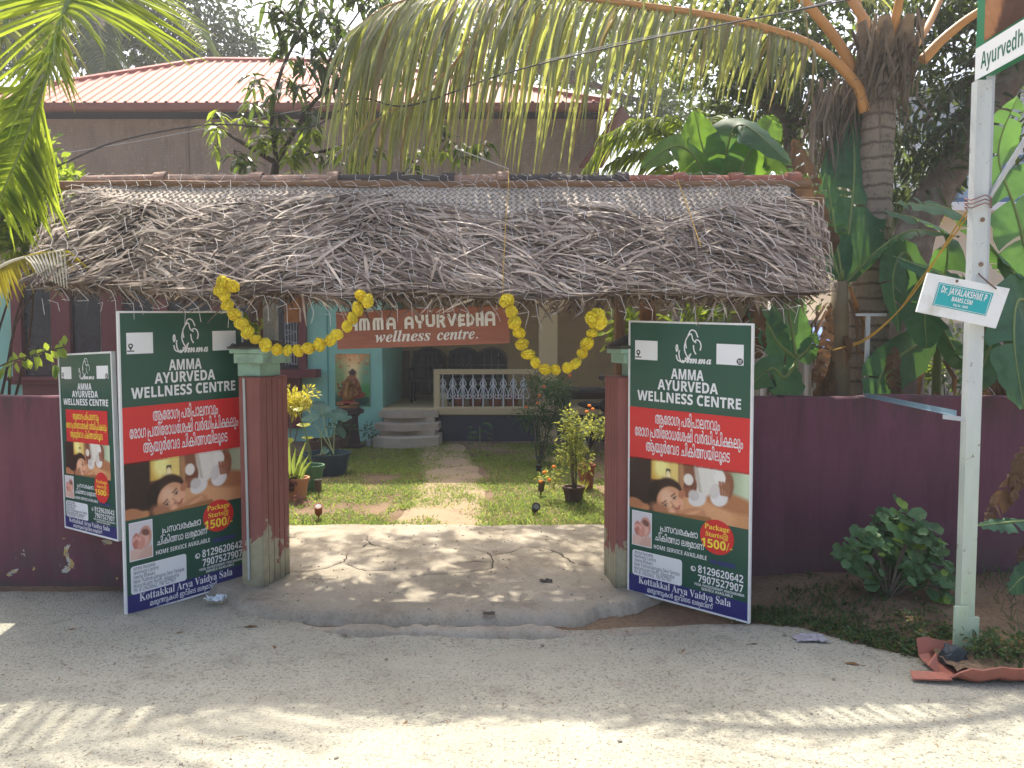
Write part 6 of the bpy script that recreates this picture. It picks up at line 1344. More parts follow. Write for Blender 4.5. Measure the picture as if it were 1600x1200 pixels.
for b in (bb(875, 610, 10.5, .22, .25, .22, 90), bb(850, 600, 10.8, .3, .25, .18, 60), bb(840, 650, 10.5, .26, .25, .18, 90), bb(870, 650, 10.4, .2, .2, .15, 50), bb(850, 690, 10.4, .12, .15, .2, 30)): crown(m, b[0], b[1], b[2], 8, .085, .016, 'leaf', .11, .1, .15)
m.build('leaves', DKG, t)
for x, y in ((850, 604), (843, 618), (840, 630), (822, 636), (891, 587)): f_ = MB(); f_.ball(P(x, y, 10.25), .022, 7, 5); f_.build('bud', plain('orange_bud', S(210, 110, 40), .7, .1), t)
R.seed(104); c = G(750, 712); t = thing('castor_plant', c, 'single slim green plant with fingered leaves before the dark porch plinth', 'plant'); m = MB(); m.tube([c, c + V((0, 0, .45))], .008, 5); m.build('stem', GPET, t); m = MB()
for i in range(16):
    p = c + V((0, 0, rnd(.15, .5))); a = rnd(0, 6.28); q = p + V((math.cos(a) * .12, math.sin(a) * .12, rnd(0, .06)))
    for j in range(6): aa = a + (j - 2.5) * .45; m.leaf(q, V((math.cos(aa), math.sin(aa), -.1)), Z, .11, .024, .3)
m.build('leaves', DKG, t)
# left group of pots
R.seed(105)
def grp(label, c, pr, ph, pm, rim=True): t = thing('potted_plant', c, label, 'potted plant', 'potted plants in the yard'); pot(t, c, pr, ph, pm, rim); return t
c = G(461, 781) ; c.x += .02; t = grp('pale terracotta pot with fleshy aloe like leaves beside the left gate pillar', c, .13, .25, TERRA2); m = MB()
for x1, y1, x0 in ((452, 690, 455), (462, 700, 458), (478, 690, 462), (482, 712, 465), (488, 720, 468), (470, 720, 462), (446, 720, 452)):
    b = P(x0, 752, c.y); e = P(x1, y1, c.y - rnd(0, .2)); m.strip(catmull([b, lerp(b, e, .5) + V((0, -.03, .02)), e], 4), [.045, .05, .048, .045, .04, .034, .026, .015, .003], V((0, -1, .2)), .25)
m.build('leaves', leafmat('aloe_leaf', (.20, .30, .08), (.45, .55, .10), .3, .2), t)
m = MB(); crown(m, P(452, 756, c.y - .1), (.10, .1, .10), 40, 5, .05, .03, 'leaf', .05, .1); m.build('purple_leaves', leafmat('purple_leaf', (.12, .05, .06), (.25, .10, .10), .3, .4), t)
c = G(480, 770) + V((0, .15, 0)); t = grp('green pot with lit yellow lily pad leaves on tall stalks behind the aloe pot', c, .15, .30, plain('green_pot', S(70, 110, 74), .5, .1), True); m = MB(); s = MB()
for x, y, r, ny in ((474, 665, .085, .2), (480, 685, .07, .15), (450, 690, .07, .5), (466, 640, .06, .4)):
    q_ = P(x, y, c.y); roundleaf(m, q_, V((rnd(-.2, .2), -ny, 1)), r); s.tube([c + V((0, 0, .25)), lerp(c, q_, .6) + V((.03, 0, .1)), q_], .006, 5)
m.build('leaves', leafmat('yellow_pad', (.35, .38, .03), (.75, .75, .04), .5, .15), t); s.build('stalks', GPET, t)
R.seed(106); c = V((P(455, 640, 8.9).x, 8.9, 0)); t = thing('croton_bush', c, 'sunlit yellow croton bush just behind the left gate pillar', 'bush'); m = MB(); limbs(m, c, [P(455, 640, 8.9), P(470, 625, 8.9), P(450, 620, 8.9)], .012, .03); m.build('stems', BARK, t); m = MB()
for b in (bb(462, 630, 8.9, .16, .15, .13, 50), bb(448, 625, 8.9, .12, .12, .14, 30), bb(478, 618, 8.9, .08, .1, .06, 12)): crown(m, b[0], b[1], b[2], 6, .08, .022, 'leaf', .07, .1)
m.build('leaves', leafmat('croton_leaf', (.50, .46, .05), (.80, .72, .06), .45, .25), t)
BLUETUB = plain('dark_blue_tub', (.025, .05, .08), .4, .2, 5)
def lotus(label, c, r, h, pads, mat=BLUETUB):
    t = thing('lotus_tub', c, label, 'lotus tub', 'lotus tubs by the mint wall'); m = MB(); m.lathe(c, [(r * .82, 0), (r, h), (r * 1.05, h), (r * 1.05, h + .02), (r * .96, h + .02), (r * .94, h * .9)], 24); o = m.build('tub', mat, t); w_ = MB(); w_.lathe(V(c) + V((0, 0, h * .9)), [(r * .95, 0), (.01, .002)], 20); w_.build('water', plain('tub_water', (.03, .06, .03), .1, .2), o); l = MB(); s = MB()
    for x, y, Y, rr, n in pads:
        q_ = P(x, y, Y); roundleaf(l, q_, V(n) + rvec() * .15, rr); b_ = V(c) + V((rnd(-.4, .4) * r, rnd(-.4, .4) * r, h)); s.tube([b_, lerp(b_, q_, .5) + V((rnd(-.03, .03), 0, 0)), q_], .006, 5)
    l.build('lotus_leaves', leafmat('lotus_leaf', (.10, .21, .16), (.2, .36, .1), .25, .2, .5, .3), t); s.build('stalks', GPET, t); return t
c = G(508, 742) + V((0, .1, 0)); lotus('wide dark blue lotus tub with round leaves on the shaded grass', c, .30, .26, [(502, 640, 10.6, .14, (.1, -.5, 1)), (485, 655, 10.4, .14, (-.2, -.5, 1)), (525, 652, 10.8, .14, (.1, -.4, 1)), (495, 635, 11.2, .14, (0, -.4, 1)), (515, 725, 9.9, .07, (0, -.4, 1)), (508, 704, 9.8, .06, (0, -1, .6))])
c = G(515, 722) + V((-.2, .5, 0)); lotus('lotus tub close to the mint wall beside the statue stand', c, .24, .25, [(530, 648, 11.4, .14, (.3, -.4, 1)), (538, 655, 11.2, .12, (0, -.4, 1)), (510, 650, 11.6, .15, (0, -.3, 1)), (533, 676, 11.0, .10, (1, -.6, .3))], DKPOT)
R.seed(107); c = G(560, 702); t = grp('little white pot with a seedling right of the statue stand', V((P(576, 690, 12.3).x, 12.3, 0)), .07, .12, plain('white_pot', (.5, .55, .52), .6, .1)); m = MB(); crown(m, P(577, 675, 12.3), (.12, .1, .1), 14, 4, .08, .03, 'leaf', .05, .1); m.build('leaves', DKG, t)
c = V((P(535, 695, 12.1).x, 12.0, 0)); t = grp('dark pot with a low leafy plant left of the statue stand', c, .14, .22, DKPOT); m = MB(); crown(m, c + V((0, 0, .35)), (.2, .15, .12), 30, 5, .09, .04, 'leaf', .08, .1); m.build('leaves', DKG, t)
R.seed(108); t = thing('ground_flower', G(487, 752), 'small pink leaved plant by the tub on the grass', 'plant'); m = MB(); crown(m, G(500, 740) + V((0, 0, .15)), (.06, .06, .12), 22, 4, .05, .02, 'leaf', .04, .1); crown(m, G(487, 762) + V((0, 0, .07)), (.08, .06, .05), 16, 4, .045, .02, 'leaf', .04, .1); crown(m, G(468, 790) + V((0, 0, .05)), (.12, .06, .05), 18, 4, .045, .02, 'leaf', .04, .1); m.build('leaves', leafmat('pink_leaf', (.28, .10, .12), (.4, .16, .14), .3, .3), t)
# garden spot lights
SPOT = plain('spot_brown', (.10, .06, .04), .5, .2); SPOTB = plain('spot_black', (.02, .02, .022), .4, .1); LENS = plain('spot_lens', (.12, .13, .13), .15, .1)
def spot(label, c, h, lean, mat):
    c = V(c); t = thing('garden_light', c, label, 'garden light', 'spike lights in the lawn'); M = Matrix.Rotation(lean[0], 3, 'X') @ Matrix.Rotation(lean[1], 3, 'Y'); m = MB(); m.lathe(c + V((0, 0, h * .35)), [(.030, 0), (.036, .02), (.038, h * .55), (.044, h * .60), (.044, h * .66), (.036, h * .66), (.034, h * .6)], 14, M); o = m.build('lamp_body', mat, t); l = MB(); l.lathe(c + V((0, 0, h * .35)) + M @ V((0, 0, h * .61)), [(.035, 0), (.03, .006)], 12, M); l.build('lens', LENS, o); s = MB(); s.tube([c + V((0, 0, -.02)), c + V((0, 0, h * .36))], [.004, .012], 6); s.build('spike', mat, t)
spot('brown spike garden light near the sunlit marigold pot', G(845, 777), .19, (0, .1), SPOT); spot('brown spike garden light on the lawn in front of the aloe pot', G(498, 777), .2, (0, -.05), SPOT); spot('rusty leaning spike light nearest the slab behind the left pillar', G(498, 812), .16, (.5, .1), plain('spot_rust', S(150, 80, 50), .7, .2)); spot('black spike light tipped towards the camera on the sunny grass', G(835, 804), .13, (.9, .2), SPOTB); spot('black spike light standing in the shaded grass near the path', G(842, 745), .15, (0, 0), SPOTB)
R.seed(109); t = thing('grass_tuft', G(912, 776), 'short sunlit grassy plant between the two clay pots', 'plant'); m = MB(); c = G(908, 778)
for i in range(26): a = rnd(0, 6.28); q_ = c + V((math.cos(a) * rnd(.03, .1), math.sin(a) * .06, rnd(.12, .22))); m.strip([c, lerp(c, q_, .5) + Z * .02, q_], [.016, .013, .002], V((0, -1, .2)))
m.build('leaves', LITG, t)
m = MB(); crown(m, G(847, 768) + V((0, 0, .16)), (.05, .05, .03), 6, 4, .05, .025, 'leaf', .03, .1); tag(m.build('seedling', LITG, origin=G(847, 768)), 'tiny lit seedling at the brown spike light by the marigold pot', 'plant')

# statue on its stand
GOLD = plain('aged_gold', S(138, 96, 44), .5, .45, 14, .1, spec=.4, metal=.3, dirt=(.10, .03, .02), dscale=10); DKW = plain('stand_wood', (.045, .025, .025), .5, .4, 7, .1); REDP = plain('statue_red', S(130, 30, 24), .5, .2)
SX, SYY = P(545, 640, 12.15).x, 12.15; zt = wz(637, SYY)
t = thing('statue_stand', (SX, SYY, 0), 'dark carved wooden stand carrying the golden statue by the mint wall', 'stand')
m = MB(); m.lathe((SX, SYY, 0), [(.24, 0), (.24, .06), (.19, .08), (.16, .3), (.15, zt - .16), (.19, zt - .10)], 8); m.build('pedestal', DKW, t); m = MB(); m.lathe((SX, SYY, zt - .10), [(.21, 0), (.25, .02), (.25, .07), (.20, .085), (.20, .10)], 24); m.build('top_plate', DKW, t); m = MB()
for i in range(24): a = 6.283 * i / 24; m.ball((SX + .235 * math.cos(a), SYY + .235 * math.sin(a), zt - .055), .016, 5, 4)
m.build('carved_beads', GOLD, t)
t = thing('golden_statue', (SX, SYY, zt), 'golden seated elephant headed statue with round belly on the dark stand', 'statue'); h = wz(588, SYY) - zt; b = MB(); o = V((SX, SYY, zt))
b.lathe(o, [(.16, 0), (.17, .02), (.15, .04)], 16); b.ball(o + V((0, -.02, h * .34)), (h * .20, h * .17, h * .22), 14, 10); b.ball(o + V((0, 0, h * .55)), (h * .17, h * .12, h * .13), 12, 8); b.ball(o + V((0, -.02, h * .76)), (h * .12, h * .12, h * .12), 12, 8)
for s in (-1, 1):
    b.tube([o + V((s * h * .10, 0, h * .14)), o + V((s * h * .30, -.06, h * .13)), o + V((s * h * .10, -.13, h * .10))], [h * .09, h * .075, h * .05], 8); b.tube([o + V((s * h * .15, 0, h * .6)), o + V((s * h * .30, -.03, h * .45)), o + V((s * h * .22, -.11, h * .38))], [h * .06, h * .05, h * .04], 8); b.tube([o + V((s * h * .14, .03, h * .62)), o + V((s * h * .32, .02, h * .62)), o + V((s * h * .33, -.03, h * .78))], [h * .05, h * .045, h * .035], 8); b.ball(o + V((s * h * .16, 0, h * .77)), (h * .08, h * .025, h * .09), 8, 6)
b.tube(catmull([o + V((0, -h * .12, h * .74)), o + V((0, -h * .20, h * .62)), o + V((h * .02, -h * .22, h * .5)), o + V((h * .08, -h * .22, h * .45))], 4), [lerp(h * .055, h * .022, i / 12) for i in range(13)], 8); b.build('body', GOLD, t, True)
b = MB(); b.lathe(o + V((0, -.01, h * .84)), [(h * .12, 0), (h * .13, .02), (h * .09, h * .05), (h * .10, h * .06), (h * .05, h * .12), (.012, h * .17)], 12); b.build('crown_cap', GOLD, t); b = MB(); b.ball(o + V((0, -.03, h * .17)), (h * .30, h * .18, h * .08), 12, 6); b.build('red_garment', REDP, t)
# printed poster on the mint wall: a seated meditating figure against an orange and green ground
q = Pic(52, 76, .66, (.86, .52, .30)); E = q.e
E(.33, .35, .5, .4, 0, (.93, .62, .36), .8); E(.33, .40, .26, .30, 0, (.97, .88, .62), .9); E(0, .55, .22, .5, 0, (.50, .62, .40), .8); E(.66, .5, .2, .45, 0, (.42, .62, .48), .8); E(.33, 1.0, .6, .30, 0, (.16, .40, .30), .4); E(.6, .78, .2, .2, 0, (.25, .55, .28), .6)
for i in range(40): E(rnd(0, .66), rnd(0, .5) * rnd(.3, 1), rnd(.01, .03), rnd(.01, .025), 0, R.choice([(.97, .8, .6), (.90, .45, .25), (.75, .35, .22), (.55, .65, .45)]), .5, .7)
for i in range(7): E(.33 + (i - 3) * .09, .84 + .012 * abs(i - 3), .055, .06, (i - 3) * .35, (.10, .30, .22), .3)
E(.33, .78, .25, .075, 0, (.55, .16, .12), .2); E(.33, .60, .13, .17, 0, (.52, .24, .18), .15); E(.21, .66, .045, .13, .25, (.46, .2, .16), .3); E(.45, .66, .045, .13, -.25, (.46, .2, .16), .3); E(.33, .42, .065, .085, 0, (.60, .36, .25), .2); E(.33, .355, .07, .05, 0, (.24, .16, .16), .3); E(.33, .315, .03, .03, 0, (.24, .16, .16), .3); E(.33, .72, .1, .03, 0, (.66, .36, .26), .3); E(.33, .94, .3, .05, 0, (.08, .22, .24), .4)
a, b, d = P(524, 553, HY - .012), P(578, 553, HY - .012), P(524, 635, HY - .012); pm = q.grain(.02).mesh(a + V((0, -.002, 0)), b - a, d - a); tp_ = thing('wall_poster', d, 'orange and green poster of a seated meditating figure on the mint wall', 'poster'); pm.build('print', PRINT, tp_); m = MB(); m.span((a.x - .004, HY - .012, d.z - .004), (b.x + .004, HY - .0005, a.z + .004)); m.build('backing', plain('poster_back', (.2, .25, .2), .6, .1), tp_)
# porch pots, box, chairs, table, motorcycle
R.seed(111)
for i, (x, lab) in enumerate(((716, 'terracotta pot behind the railing, nearest the cream box'), (743, 'terracotta pot behind the railing, second from the cream box'), (773, 'terracotta pot behind the railing, third from the cream box'), (799, 'terracotta pot behind the railing, farthest from the cream box'))):
    c = V((wx(x, HY + .4), HY + .4, fl)); t = thing('porch_pot', c, lab, 'flower pot', 'terracotta pots on the porch'); pot(t, c, .135, .19, TERRA); m = MB(); crown(m, c + V((0, 0, .32)), (.15, .12, .12), 16, 4, .16, .02, 'leaf', .06, .1); m.build('leaves', DKG, t)
m = MB(); m.span((wx(686, HY - .02), HY + .17, fl), (wx(697, HY), HY + .30, fl + .23), .006); bx = m.build('cream_box', plain('cream_tin', S(190, 182, 150), .5, .1), None, origin=(wx(692, HY), HY + .2, fl)); tag(bx, 'small cream tin box at the left end of the railing', 'box'); m = MB(); m.span((wx(686, HY - .02) - .004, HY + .165, fl + .232), (wx(697, HY) + .004, HY + .305, fl + .245), .003); m.build('lid', plain('cream_lid', S(200, 192, 160), .5, .1), bx)
CHM = plain('chair_dark', (.02, .02, .03), .5, .2)
def chair(x, y, label):
    t = thing('armchair', (x, y, fl), label, 'chair', 'dark chairs on the porch'); m = MB(); m.span((x - .26, y - .26, fl + .38), (x + .26, y + .26, fl + .46), .02); m.build('seat', CHM, t); m = MB(); 
    for k_ in range(6): m.span((x - .24 + .085 * k_, y + .22, fl + .46), (x - .19 + .085 * k_, y + .26, fl + .95), .006)
    m.span((x - .27, y + .21, fl + .92), (x + .27, y + .27, fl + 1.0), .015); m.build('backrest', CHM, t)
    for sx in (-1, 1):
        for sy in (-1, 1): l = MB(); l.tube([(x + sx * .23, y + sy * .22, fl), (x + sx * .23, y + sy * .22, fl + .40)], .025, 8); l.build('leg', CHM, t)
        a_ = MB(); a_.span((x + sx * .29 - .03, y - .26, fl + .62), (x + sx * .29 + .03, y + .25, fl + .66), .012); a_.tube([(x + sx * .28, y - .22, fl + .44), (x + sx * .28, y - .22, fl + .63)], .02, 6); a_.build('armrest', CHM, t)
chair(wx(664, 14.4), 14.4, 'dark armchair on the porch nearest the steps'); chair(wx(722, 14.6), 14.6, 'dark armchair on the porch behind the railing')
DT = plain('dark_table_wood', (.035, .03, .035), .5, .3, 6); tx0, tx1, ty = wx(878, 12.2), wx(962, 12.2), 12.2; tz = wz(607, 12.2)
t = thing('table', ((tx0 + tx1) / 2, ty, 0), 'long dark table under the porch side, behind the marigold bushes', 'table'); m = MB(); m.span((tx0, ty - .3, tz - .05), (tx1, ty + .4, tz), .008); m.build('table_top', DT, t)
for x in (tx0 + .08, tx1 - .08):
    for y in (ty - .22, ty + .32): l = MB(); l.span((x - .035, y - .035, 0), (x + .035, y + .035, tz - .05), .005); l.build('leg', DT, t)
m = MB(); m.span((tx0 + .05, ty + .3, tz - .2), (tx1 - .05, ty + .34, tz - .06)); m.build('apron', DT, t)
MX, MYY = wx(935, 11.2), 11.2; BLK = plain('bike_black', (.012, .012, .014), .3, .3); CHR = plain('bike_metal', (.3, .3, .32), .3, .1, metal=.9); RUB = plain('rubber', (.015, .015, .015), .8, .2)
t = thing('motorcycle', (MX, MYY, 0), 'black motorcycle parked half behind the right gate pillar near the porch', 'motorcycle'); Mz = Matrix.Rotation(math.radians(-62), 3, 'Z'); at = lambda x, y, z: V((MX + .12, MYY, 0)) + Mz @ V((x, y, z))
for s, r in ((.62, .29), (-.62, .29)):
    w_ = MB(); ring_ = [at(s + (r - .045) * math.cos(a), 0, r + (r - .045) * math.sin(a)) for a in [6.283 * k_ / 20 for k_ in range(21)]]; w_.tube(ring_, .045, 8, False); wo_ = w_.build('wheel', RUB, t, True); sp_ = MB()
    for k_ in range(6): a = 1.047 * k_; sp_.tube([at(s, 0, r), at(s + (r - .06) * math.cos(a), 0, r + (r - .06) * math.sin(a))], .012, 5)
    sp_.tube([at(s, -.06, r), at(s, .06, r)], .05, 10); sp_.build('hub', CHR, wo_)
m = MB(); m.ball(at(.12, 0, .78), (.26, .13, .13), 12, 8, Mz); m.build('fuel_tank', BLK, t, True); m = MB(); m.ball(at(-.38, 0, .76), (.38, .12, .06), 12, 6, Mz); m.build('saddle', RUB, t, True); m = MB(); m.box(at(.0, 0, .42), (.38, .2, .3), Mz, .04); m.tube([at(.05, .12, .3), at(-.3, .14, .26), at(-.75, .16, .34)], .04, 8); m.build('engine', CHR, t)
m = MB(); m.tube([at(.62, -.07, .29), at(.42, -.07, .95)], .02, 6); m.tube([at(.62, .07, .29), at(.42, .07, .95)], .02, 6); m.tube([at(.4, 0, .8), at(-.1, 0, .62), at(-.62, 0, .32)], .025, 6); m.build('frame', CHR, t); m = MB(); m.tube(catmull([at(.28, -.36, 1.06), at(.36, -.2, 1.04), at(.42, 0, 1.0), at(.36, .2, 1.04), at(.28, .36, 1.06)], 4), .016, 6); m.build('handlebar', BLK, t); m = MB(); m.ball(at(.50, 0, .90), (.10, .10, .11), 12, 8, Mz); hl = m.build('headlight', BLK, t, True); m = MB(); m.ball(at(.555, 0, .90), (.055, .08, .085), 12, 8, Mz); m.build('lens', LENS, hl, True)
for s in (-1, 1): m = MB(); m.tube([at(.36, s * .22, 1.04), at(.33, s * .3, 1.2)], .006, 5); m.ball(at(.33, s * .31, 1.23), (.02, .06, .04), 8, 6, Mz); m.build('mirror', BLK, t)
m = MB(); m.ball(at(.62, 0, .50), (.26, .08, .10), 10, 6, Mz); m.build('mudguard', BLK, t, True)

# ================================================================ BEHIND THE RIGHT WALL
FY = 9.6; k = NT('tin_sheet'); c = k.mix(k.noise(1.2, 5, .6), (.36, .34, .32), (.52, .50, .47)); c = k.mix(k.ramp(k.noise(4, 5, .7, k.map((3, 3, .4))), [(.55, 0), (.75, .6)]), c, (.25, .17, .11)); k.base(c).rough(.6, .4); TIN = k.m
t = thing('tin_fence', (P(1350, 560, FY).x, FY, 0), 'grey corrugated tin sheet fence behind the banana plants', 'fence'); m = MB(); x0, x1 = wx(1120, FY), wx(1700, FY); n_ = 300
vs = []
for i in range(n_ + 1): x = lerp(x0, x1, i / n_); y = FY + .02 * math.sin(i * 1.05); vs += [(x, y, 0), (x, y, wz(505, FY) + .04 * (int(i / 22) % 2))]
m.add(vs, [(2 * i, 2 * i + 2, 2 * i + 3, 2 * i + 1) for i in range(n_)]); m.build('sheet', TIN, t, solid=.004)
for i in range(6): p = MB(); xx = lerp(x0, x1, .02 + i / 5 * .96); p.span((xx - .03, FY + .04, 0), (xx + .03, FY + .10, 2.1)); p.build('fence_post', WOOD, t)
NYY = 17; t = thing('neighbour_house', (wx(1560, NYY), NYY, 0), 'cream neighbouring house with a blue framed window behind the mango trunk', 'house'); CRM = plain('neighbour_cream', S(214, 200, 176), .8, .06, 1); WHT = plain('neighbour_white', S(220, 224, 226), .7, .05); BLUEF = plain('blue_frame', S(84, 112, 150), .5, .1)
m = MB(); m.span((wx(1415, NYY), NYY, 0), (wx(1900, NYY), NYY + 6, wz(322, NYY))); m.build('lower_wall', CRM, t); m = MB(); m.span((wx(1400, NYY), NYY + .4, wz(322, NYY)), (wx(1900, NYY), NYY + 6, wz(215, NYY))); m.build('upper_wall', WHT, t); m = MB(); m.span((wx(1380, NYY), NYY - .5, wz(335, NYY)), (wx(1900, NYY), NYY + .3, wz(322, NYY)), .02); m.build('ledge', WHT, t)
fr_ = MB(); xa, xb, za, zb_ = wx(1500, NYY), wx(1720, NYY), wz(318, NYY), wz(236, NYY)
for xx in (xa, lerp(xa, xb, .33), lerp(xa, xb, .66), xb): fr_.span((xx - .07, NYY + .33, za), (xx + .07, NYY + .398, zb_), .01)
fr_.span((xa, NYY + .335, za), (xb, NYY + .396, za + .2)); fr_.span((xa, NYY + .335, zb_ - .14), (xb, NYY + .396, zb_)); f_ = fr_.build('window_frame', BLUEF, t); m = MB(); m.span((xa, NYY + .37, za + .2), (xb, NYY + .39, zb_ - .14)); m.build('pane', plain('pale_pane', (.35, .42, .5), .15, .1), f_)
m = MB(); m.add([(wx(1320, NYY), NYY + .2, wz(150, NYY)), (wx(1900, NYY), NYY + .2, wz(60, NYY)), (wx(1900, NYY), NYY + 6, wz(20, NYY)), (wx(1320, NYY), NYY + 6, wz(110, NYY))], [(0, 1, 2, 3)]); m.span((wx(1400, NYY), NYY + .45, wz(215, NYY)), (wx(1900, NYY), NYY + 5.9, wz(140, NYY))); m.build('roof', plain('neighbour_roof', S(170, 180, 190), .5, .1), t, solid=.08)
TY = 8.6; t = thing('tarpaulin_awning', P(1250, 560, TY), 'blue and white tarpaulin awning glimpsed behind the banana stems', 'awning'); a, b = P(1188, 528, TY), P(1310, 533, TY); ap = P(1262, 512, TY + .6); m = MB(); m.add([a, P(1240, 545, TY - .3), ap + V((-.3, 0, .05)), P(1245, 548, TY - .3), ap], [(0, 1, 2), (1, 3, 4, 2)]); m.build('white_panel', plain('white_tarp', (.75, .77, .80), .5, .05), t, solid=.01)
m = MB(); m.add([P(1246, 548, TY - .3), P(1312, 540, TY - .1), P(1296, 512, TY + .6), ap], [(0, 1, 2, 3)]); m.build('blue_panel', plain('blue_tarp', S(90, 130, 200), .5, .08), t, solid=.01); m = MB(); m.tube([(wx(1192, TY), TY, 0), P(1192, 530, TY)], .02, 6); m.tube([(wx(1308, TY), TY, 0), P(1308, 536, TY)], .02, 6); m.tube([(ap.x, ap.y, 0), ap], .02, 6); m.build('awning_pole', WIRE, t)
R.seed(121)
for lab, x, y, Y, r_, n, mt_ in (('lit leafy hedge plant in the gap right of the palm trunk', 1405, 575, 8.8, .35, 70, MANGO_L), ('leafy plant at the fence behind the sign post', 1485, 560, 8.8, .35, 50, MIDT), ('dark shrub in the shade at the far right behind the wall', 1560, 600, 6.6, .4, 70, DKG), ('shrub with pale leaves just behind the right gate pillar', 985, 505, 6.6, .16, 30, MANGO_L), ('thin shrub behind the right poster board top', 1085, 500, 6.4, .22, 36, MANGO_L)):
    c = P(x, y, Y); t = thing('garden_shrub', (c.x, Y, 0), lab, 'shrub', 'shrubs behind the wall'); m = MB(); limbs(m, (c.x, Y, 0), [c, c + V((.15, 0, .1)), c + V((-.15, 0, .05))], .015, .04); m.build('stems', BARK, t); m = MB(); crown(m, c, (r_ * 1.2, r_, r_), n, 7, .11, .045, 'leaf', .12, .1); m.build('leaves', mt_, t)
# steel bracket on the palm trunk
m = MB(); a = P(1383, 617, 5.30); b = P(1353, 494, 5.35); m.span((P(1352, 494, 5.6).x, 5.58, .6), (P(1352, 494, 5.6).x + .03, 5.60, P(1352, 494, 5.6).z)); m.span((P(1335, 494, 5.6).x, 5.575, P(1352, 494, 5.6).z), (P(1383, 494, 5.6).x, 5.60, P(1352, 494, 5.6).z + .02)); tag(m.build('steel_bracket', PALEG, origin=(P(1352, 494, 5.6).x, 5.58, .6)), 'T shaped steel bar standing before the foot of the ringed palm trunk', 'bracket')

# ================================================================ LITTER AND LOOSE THINGS ON ROAD AND VERGE
R.seed(131)
RED = plain('red_sheet', S(168, 104, 86), .6, .2, 8, .1, dirt=(.25, .12, .09), dscale=6)
c = G(1560, 1058); t = thing('broken_gutter', c, 'broken red trough with soil and weeds at the road edge by the sign post', 'trough'); m = MB(); y0 = c.y; x0, x1 = G(1470, 1065).x, G(1700, 1070).x
for (a, b, h0, h1) in ():
    pass
N = 14; vs = []
for i in range(N + 1):
    x = lerp(x0, x1, i / N); w_ = .02 * nz(i, 2, .5); fy = y0 - .10 + .02 * nz(i, 4, .4)
    for dy, dz in ((-.03, .075 if i > 1 else .02 + .02 * i), (-.015, .02), (.0, .004), (.22, .004), (.245, .02), (.27, .10)): vs.append((x, fy + dy, .03 + dz + w_))
m.add(vs, [(i * 6 + j, (i + 1) * 6 + j, (i + 1) * 6 + j + 1, i * 6 + j + 1) for i in range(N) for j in range(5)]); m.add([(x0 - .01, y0 - .05, .03), (x0 - .06, y0 - .04, .08), (x0 - .0, y0 + .0, .125), (x0 + .02, y0 + .02, .05)], [(0, 1, 2, 3)]); m.add([(x0 - .17, y0 - .10, .035), (x0 + .01, y0 - .13, .045), (x0 + .01, y0 - .06, .05), (x0 - .15, y0 - .04, .05)], [(0, 1, 2, 3)]); m.build('trough', RED, t, solid=.008)
m = MB(); m.grid(lambda u, v: V((lerp(x0 + .05, x1, u), lerp(y0 - .10, y0 + .15, v), .075 + .05 * abs(nz(u * 9, v * 3, 1, 2)))), 30, 8); m.build('soil_fill', SOIL, t, True)
m = MB(); m.ball((x0 + .12, y0 + .05, .085), (.065, .05, .06), 18, 12); m.v = [tuple(V(p) + V((nz(p[0] * 30, p[2] * 30, 1), nz(p[1] * 30, p[2] * 30, 1, 4), nz(p[0] * 30, p[1] * 30, 1, 7))) * .028) for p in m.v]; m.build('black_lump', plain('black_plastic', (.03, .04, .045), .6, .2, 8, .2), t); m = MB()
for i in range(70): x = rnd(x0 + .2, x1); p = V((x, y0 + rnd(-.06, .15), .10)); crown(m, p + V((0, 0, .05)), (.03, .03, .05), 3, 4, .04, .014, 'leaf', .03, .1)
m.build('trough_weeds', WEED, t)
def crumple(name, label, cat, c, r, mat, n=10, flat=.5):
    m = MB(); nu, nv = n, n; m.grid(lambda u, v: V(c) + V(((u - .5) * r * 2 + .25 * r * nz(u * 5, v * 5, 1, r * 90), (v - .5) * r * 1.2 + .2 * r * nz(v * 5, u * 5, 1, 3), r * flat * (.45 + .6 * abs(nz(u * 4, v * 4, 1.3, c[0] * 7))))), nu, nv); return tag(m.build(name, mat, origin=c, solid=.002), label, cat)
crumple('crumpled_wrapper', 'crumpled grey foil wrapper on the weed strip at the road edge', 'litter', G(1265, 1003), .09, plain('grey_wrapper', (.35, .33, .36), .35, .4, 30), 9, .5)
crumple('plastic_scrap', 'torn white plastic scrap under the largest poster board', 'litter', G(335, 952) + V((0, .02, .01)), .06, plain('white_plastic', (.62, .68, .72), .4, .1), 8, 1.6)
crumple('plastic_scrap', 'tiny white plastic scrap on the slab by the right pillar foot', 'litter', G(978, 926) + V((0, 0, .05)), .025, plain('white_plastic_b', (.62, .68, .72), .4, .1), 6, 1.0)
crumple('stone_lump', 'small dark stone on the slab right of the middle', 'stone', G(853, 911, .06), .04, plain('dark_stone', (.09, .075, .06), .9, .3, 20, .4), 7, .8)
crumple('stone_lump', 'rounded pebble at the slab lip', 'stone', G(764, 962, .06), .035, plain('brown_stone', (.12, .09, .07), .9, .3, 20, .4), 7, .8)
FALLEN = leafmat('fallen_leaf', (.22, .12, .05), (.2, .1, .03), .15, .5, .8, .1)
def fallen(label, px_, py2, L, ang):
    c = G(px_, py2) + V((0, 0, .02)); m = MB(); m.leaf(c, V((math.cos(ang), math.sin(ang), .1)), (Z + rvec() * .4).normalized(), L, L * .35, .1); m.tube([c, c - V((math.cos(ang), math.sin(ang), 0)) * L * .3], .0015, 4); tag(m.build('fallen_leaf', FALLEN, origin=c), label, 'leaf', 'dry leaves on the road')
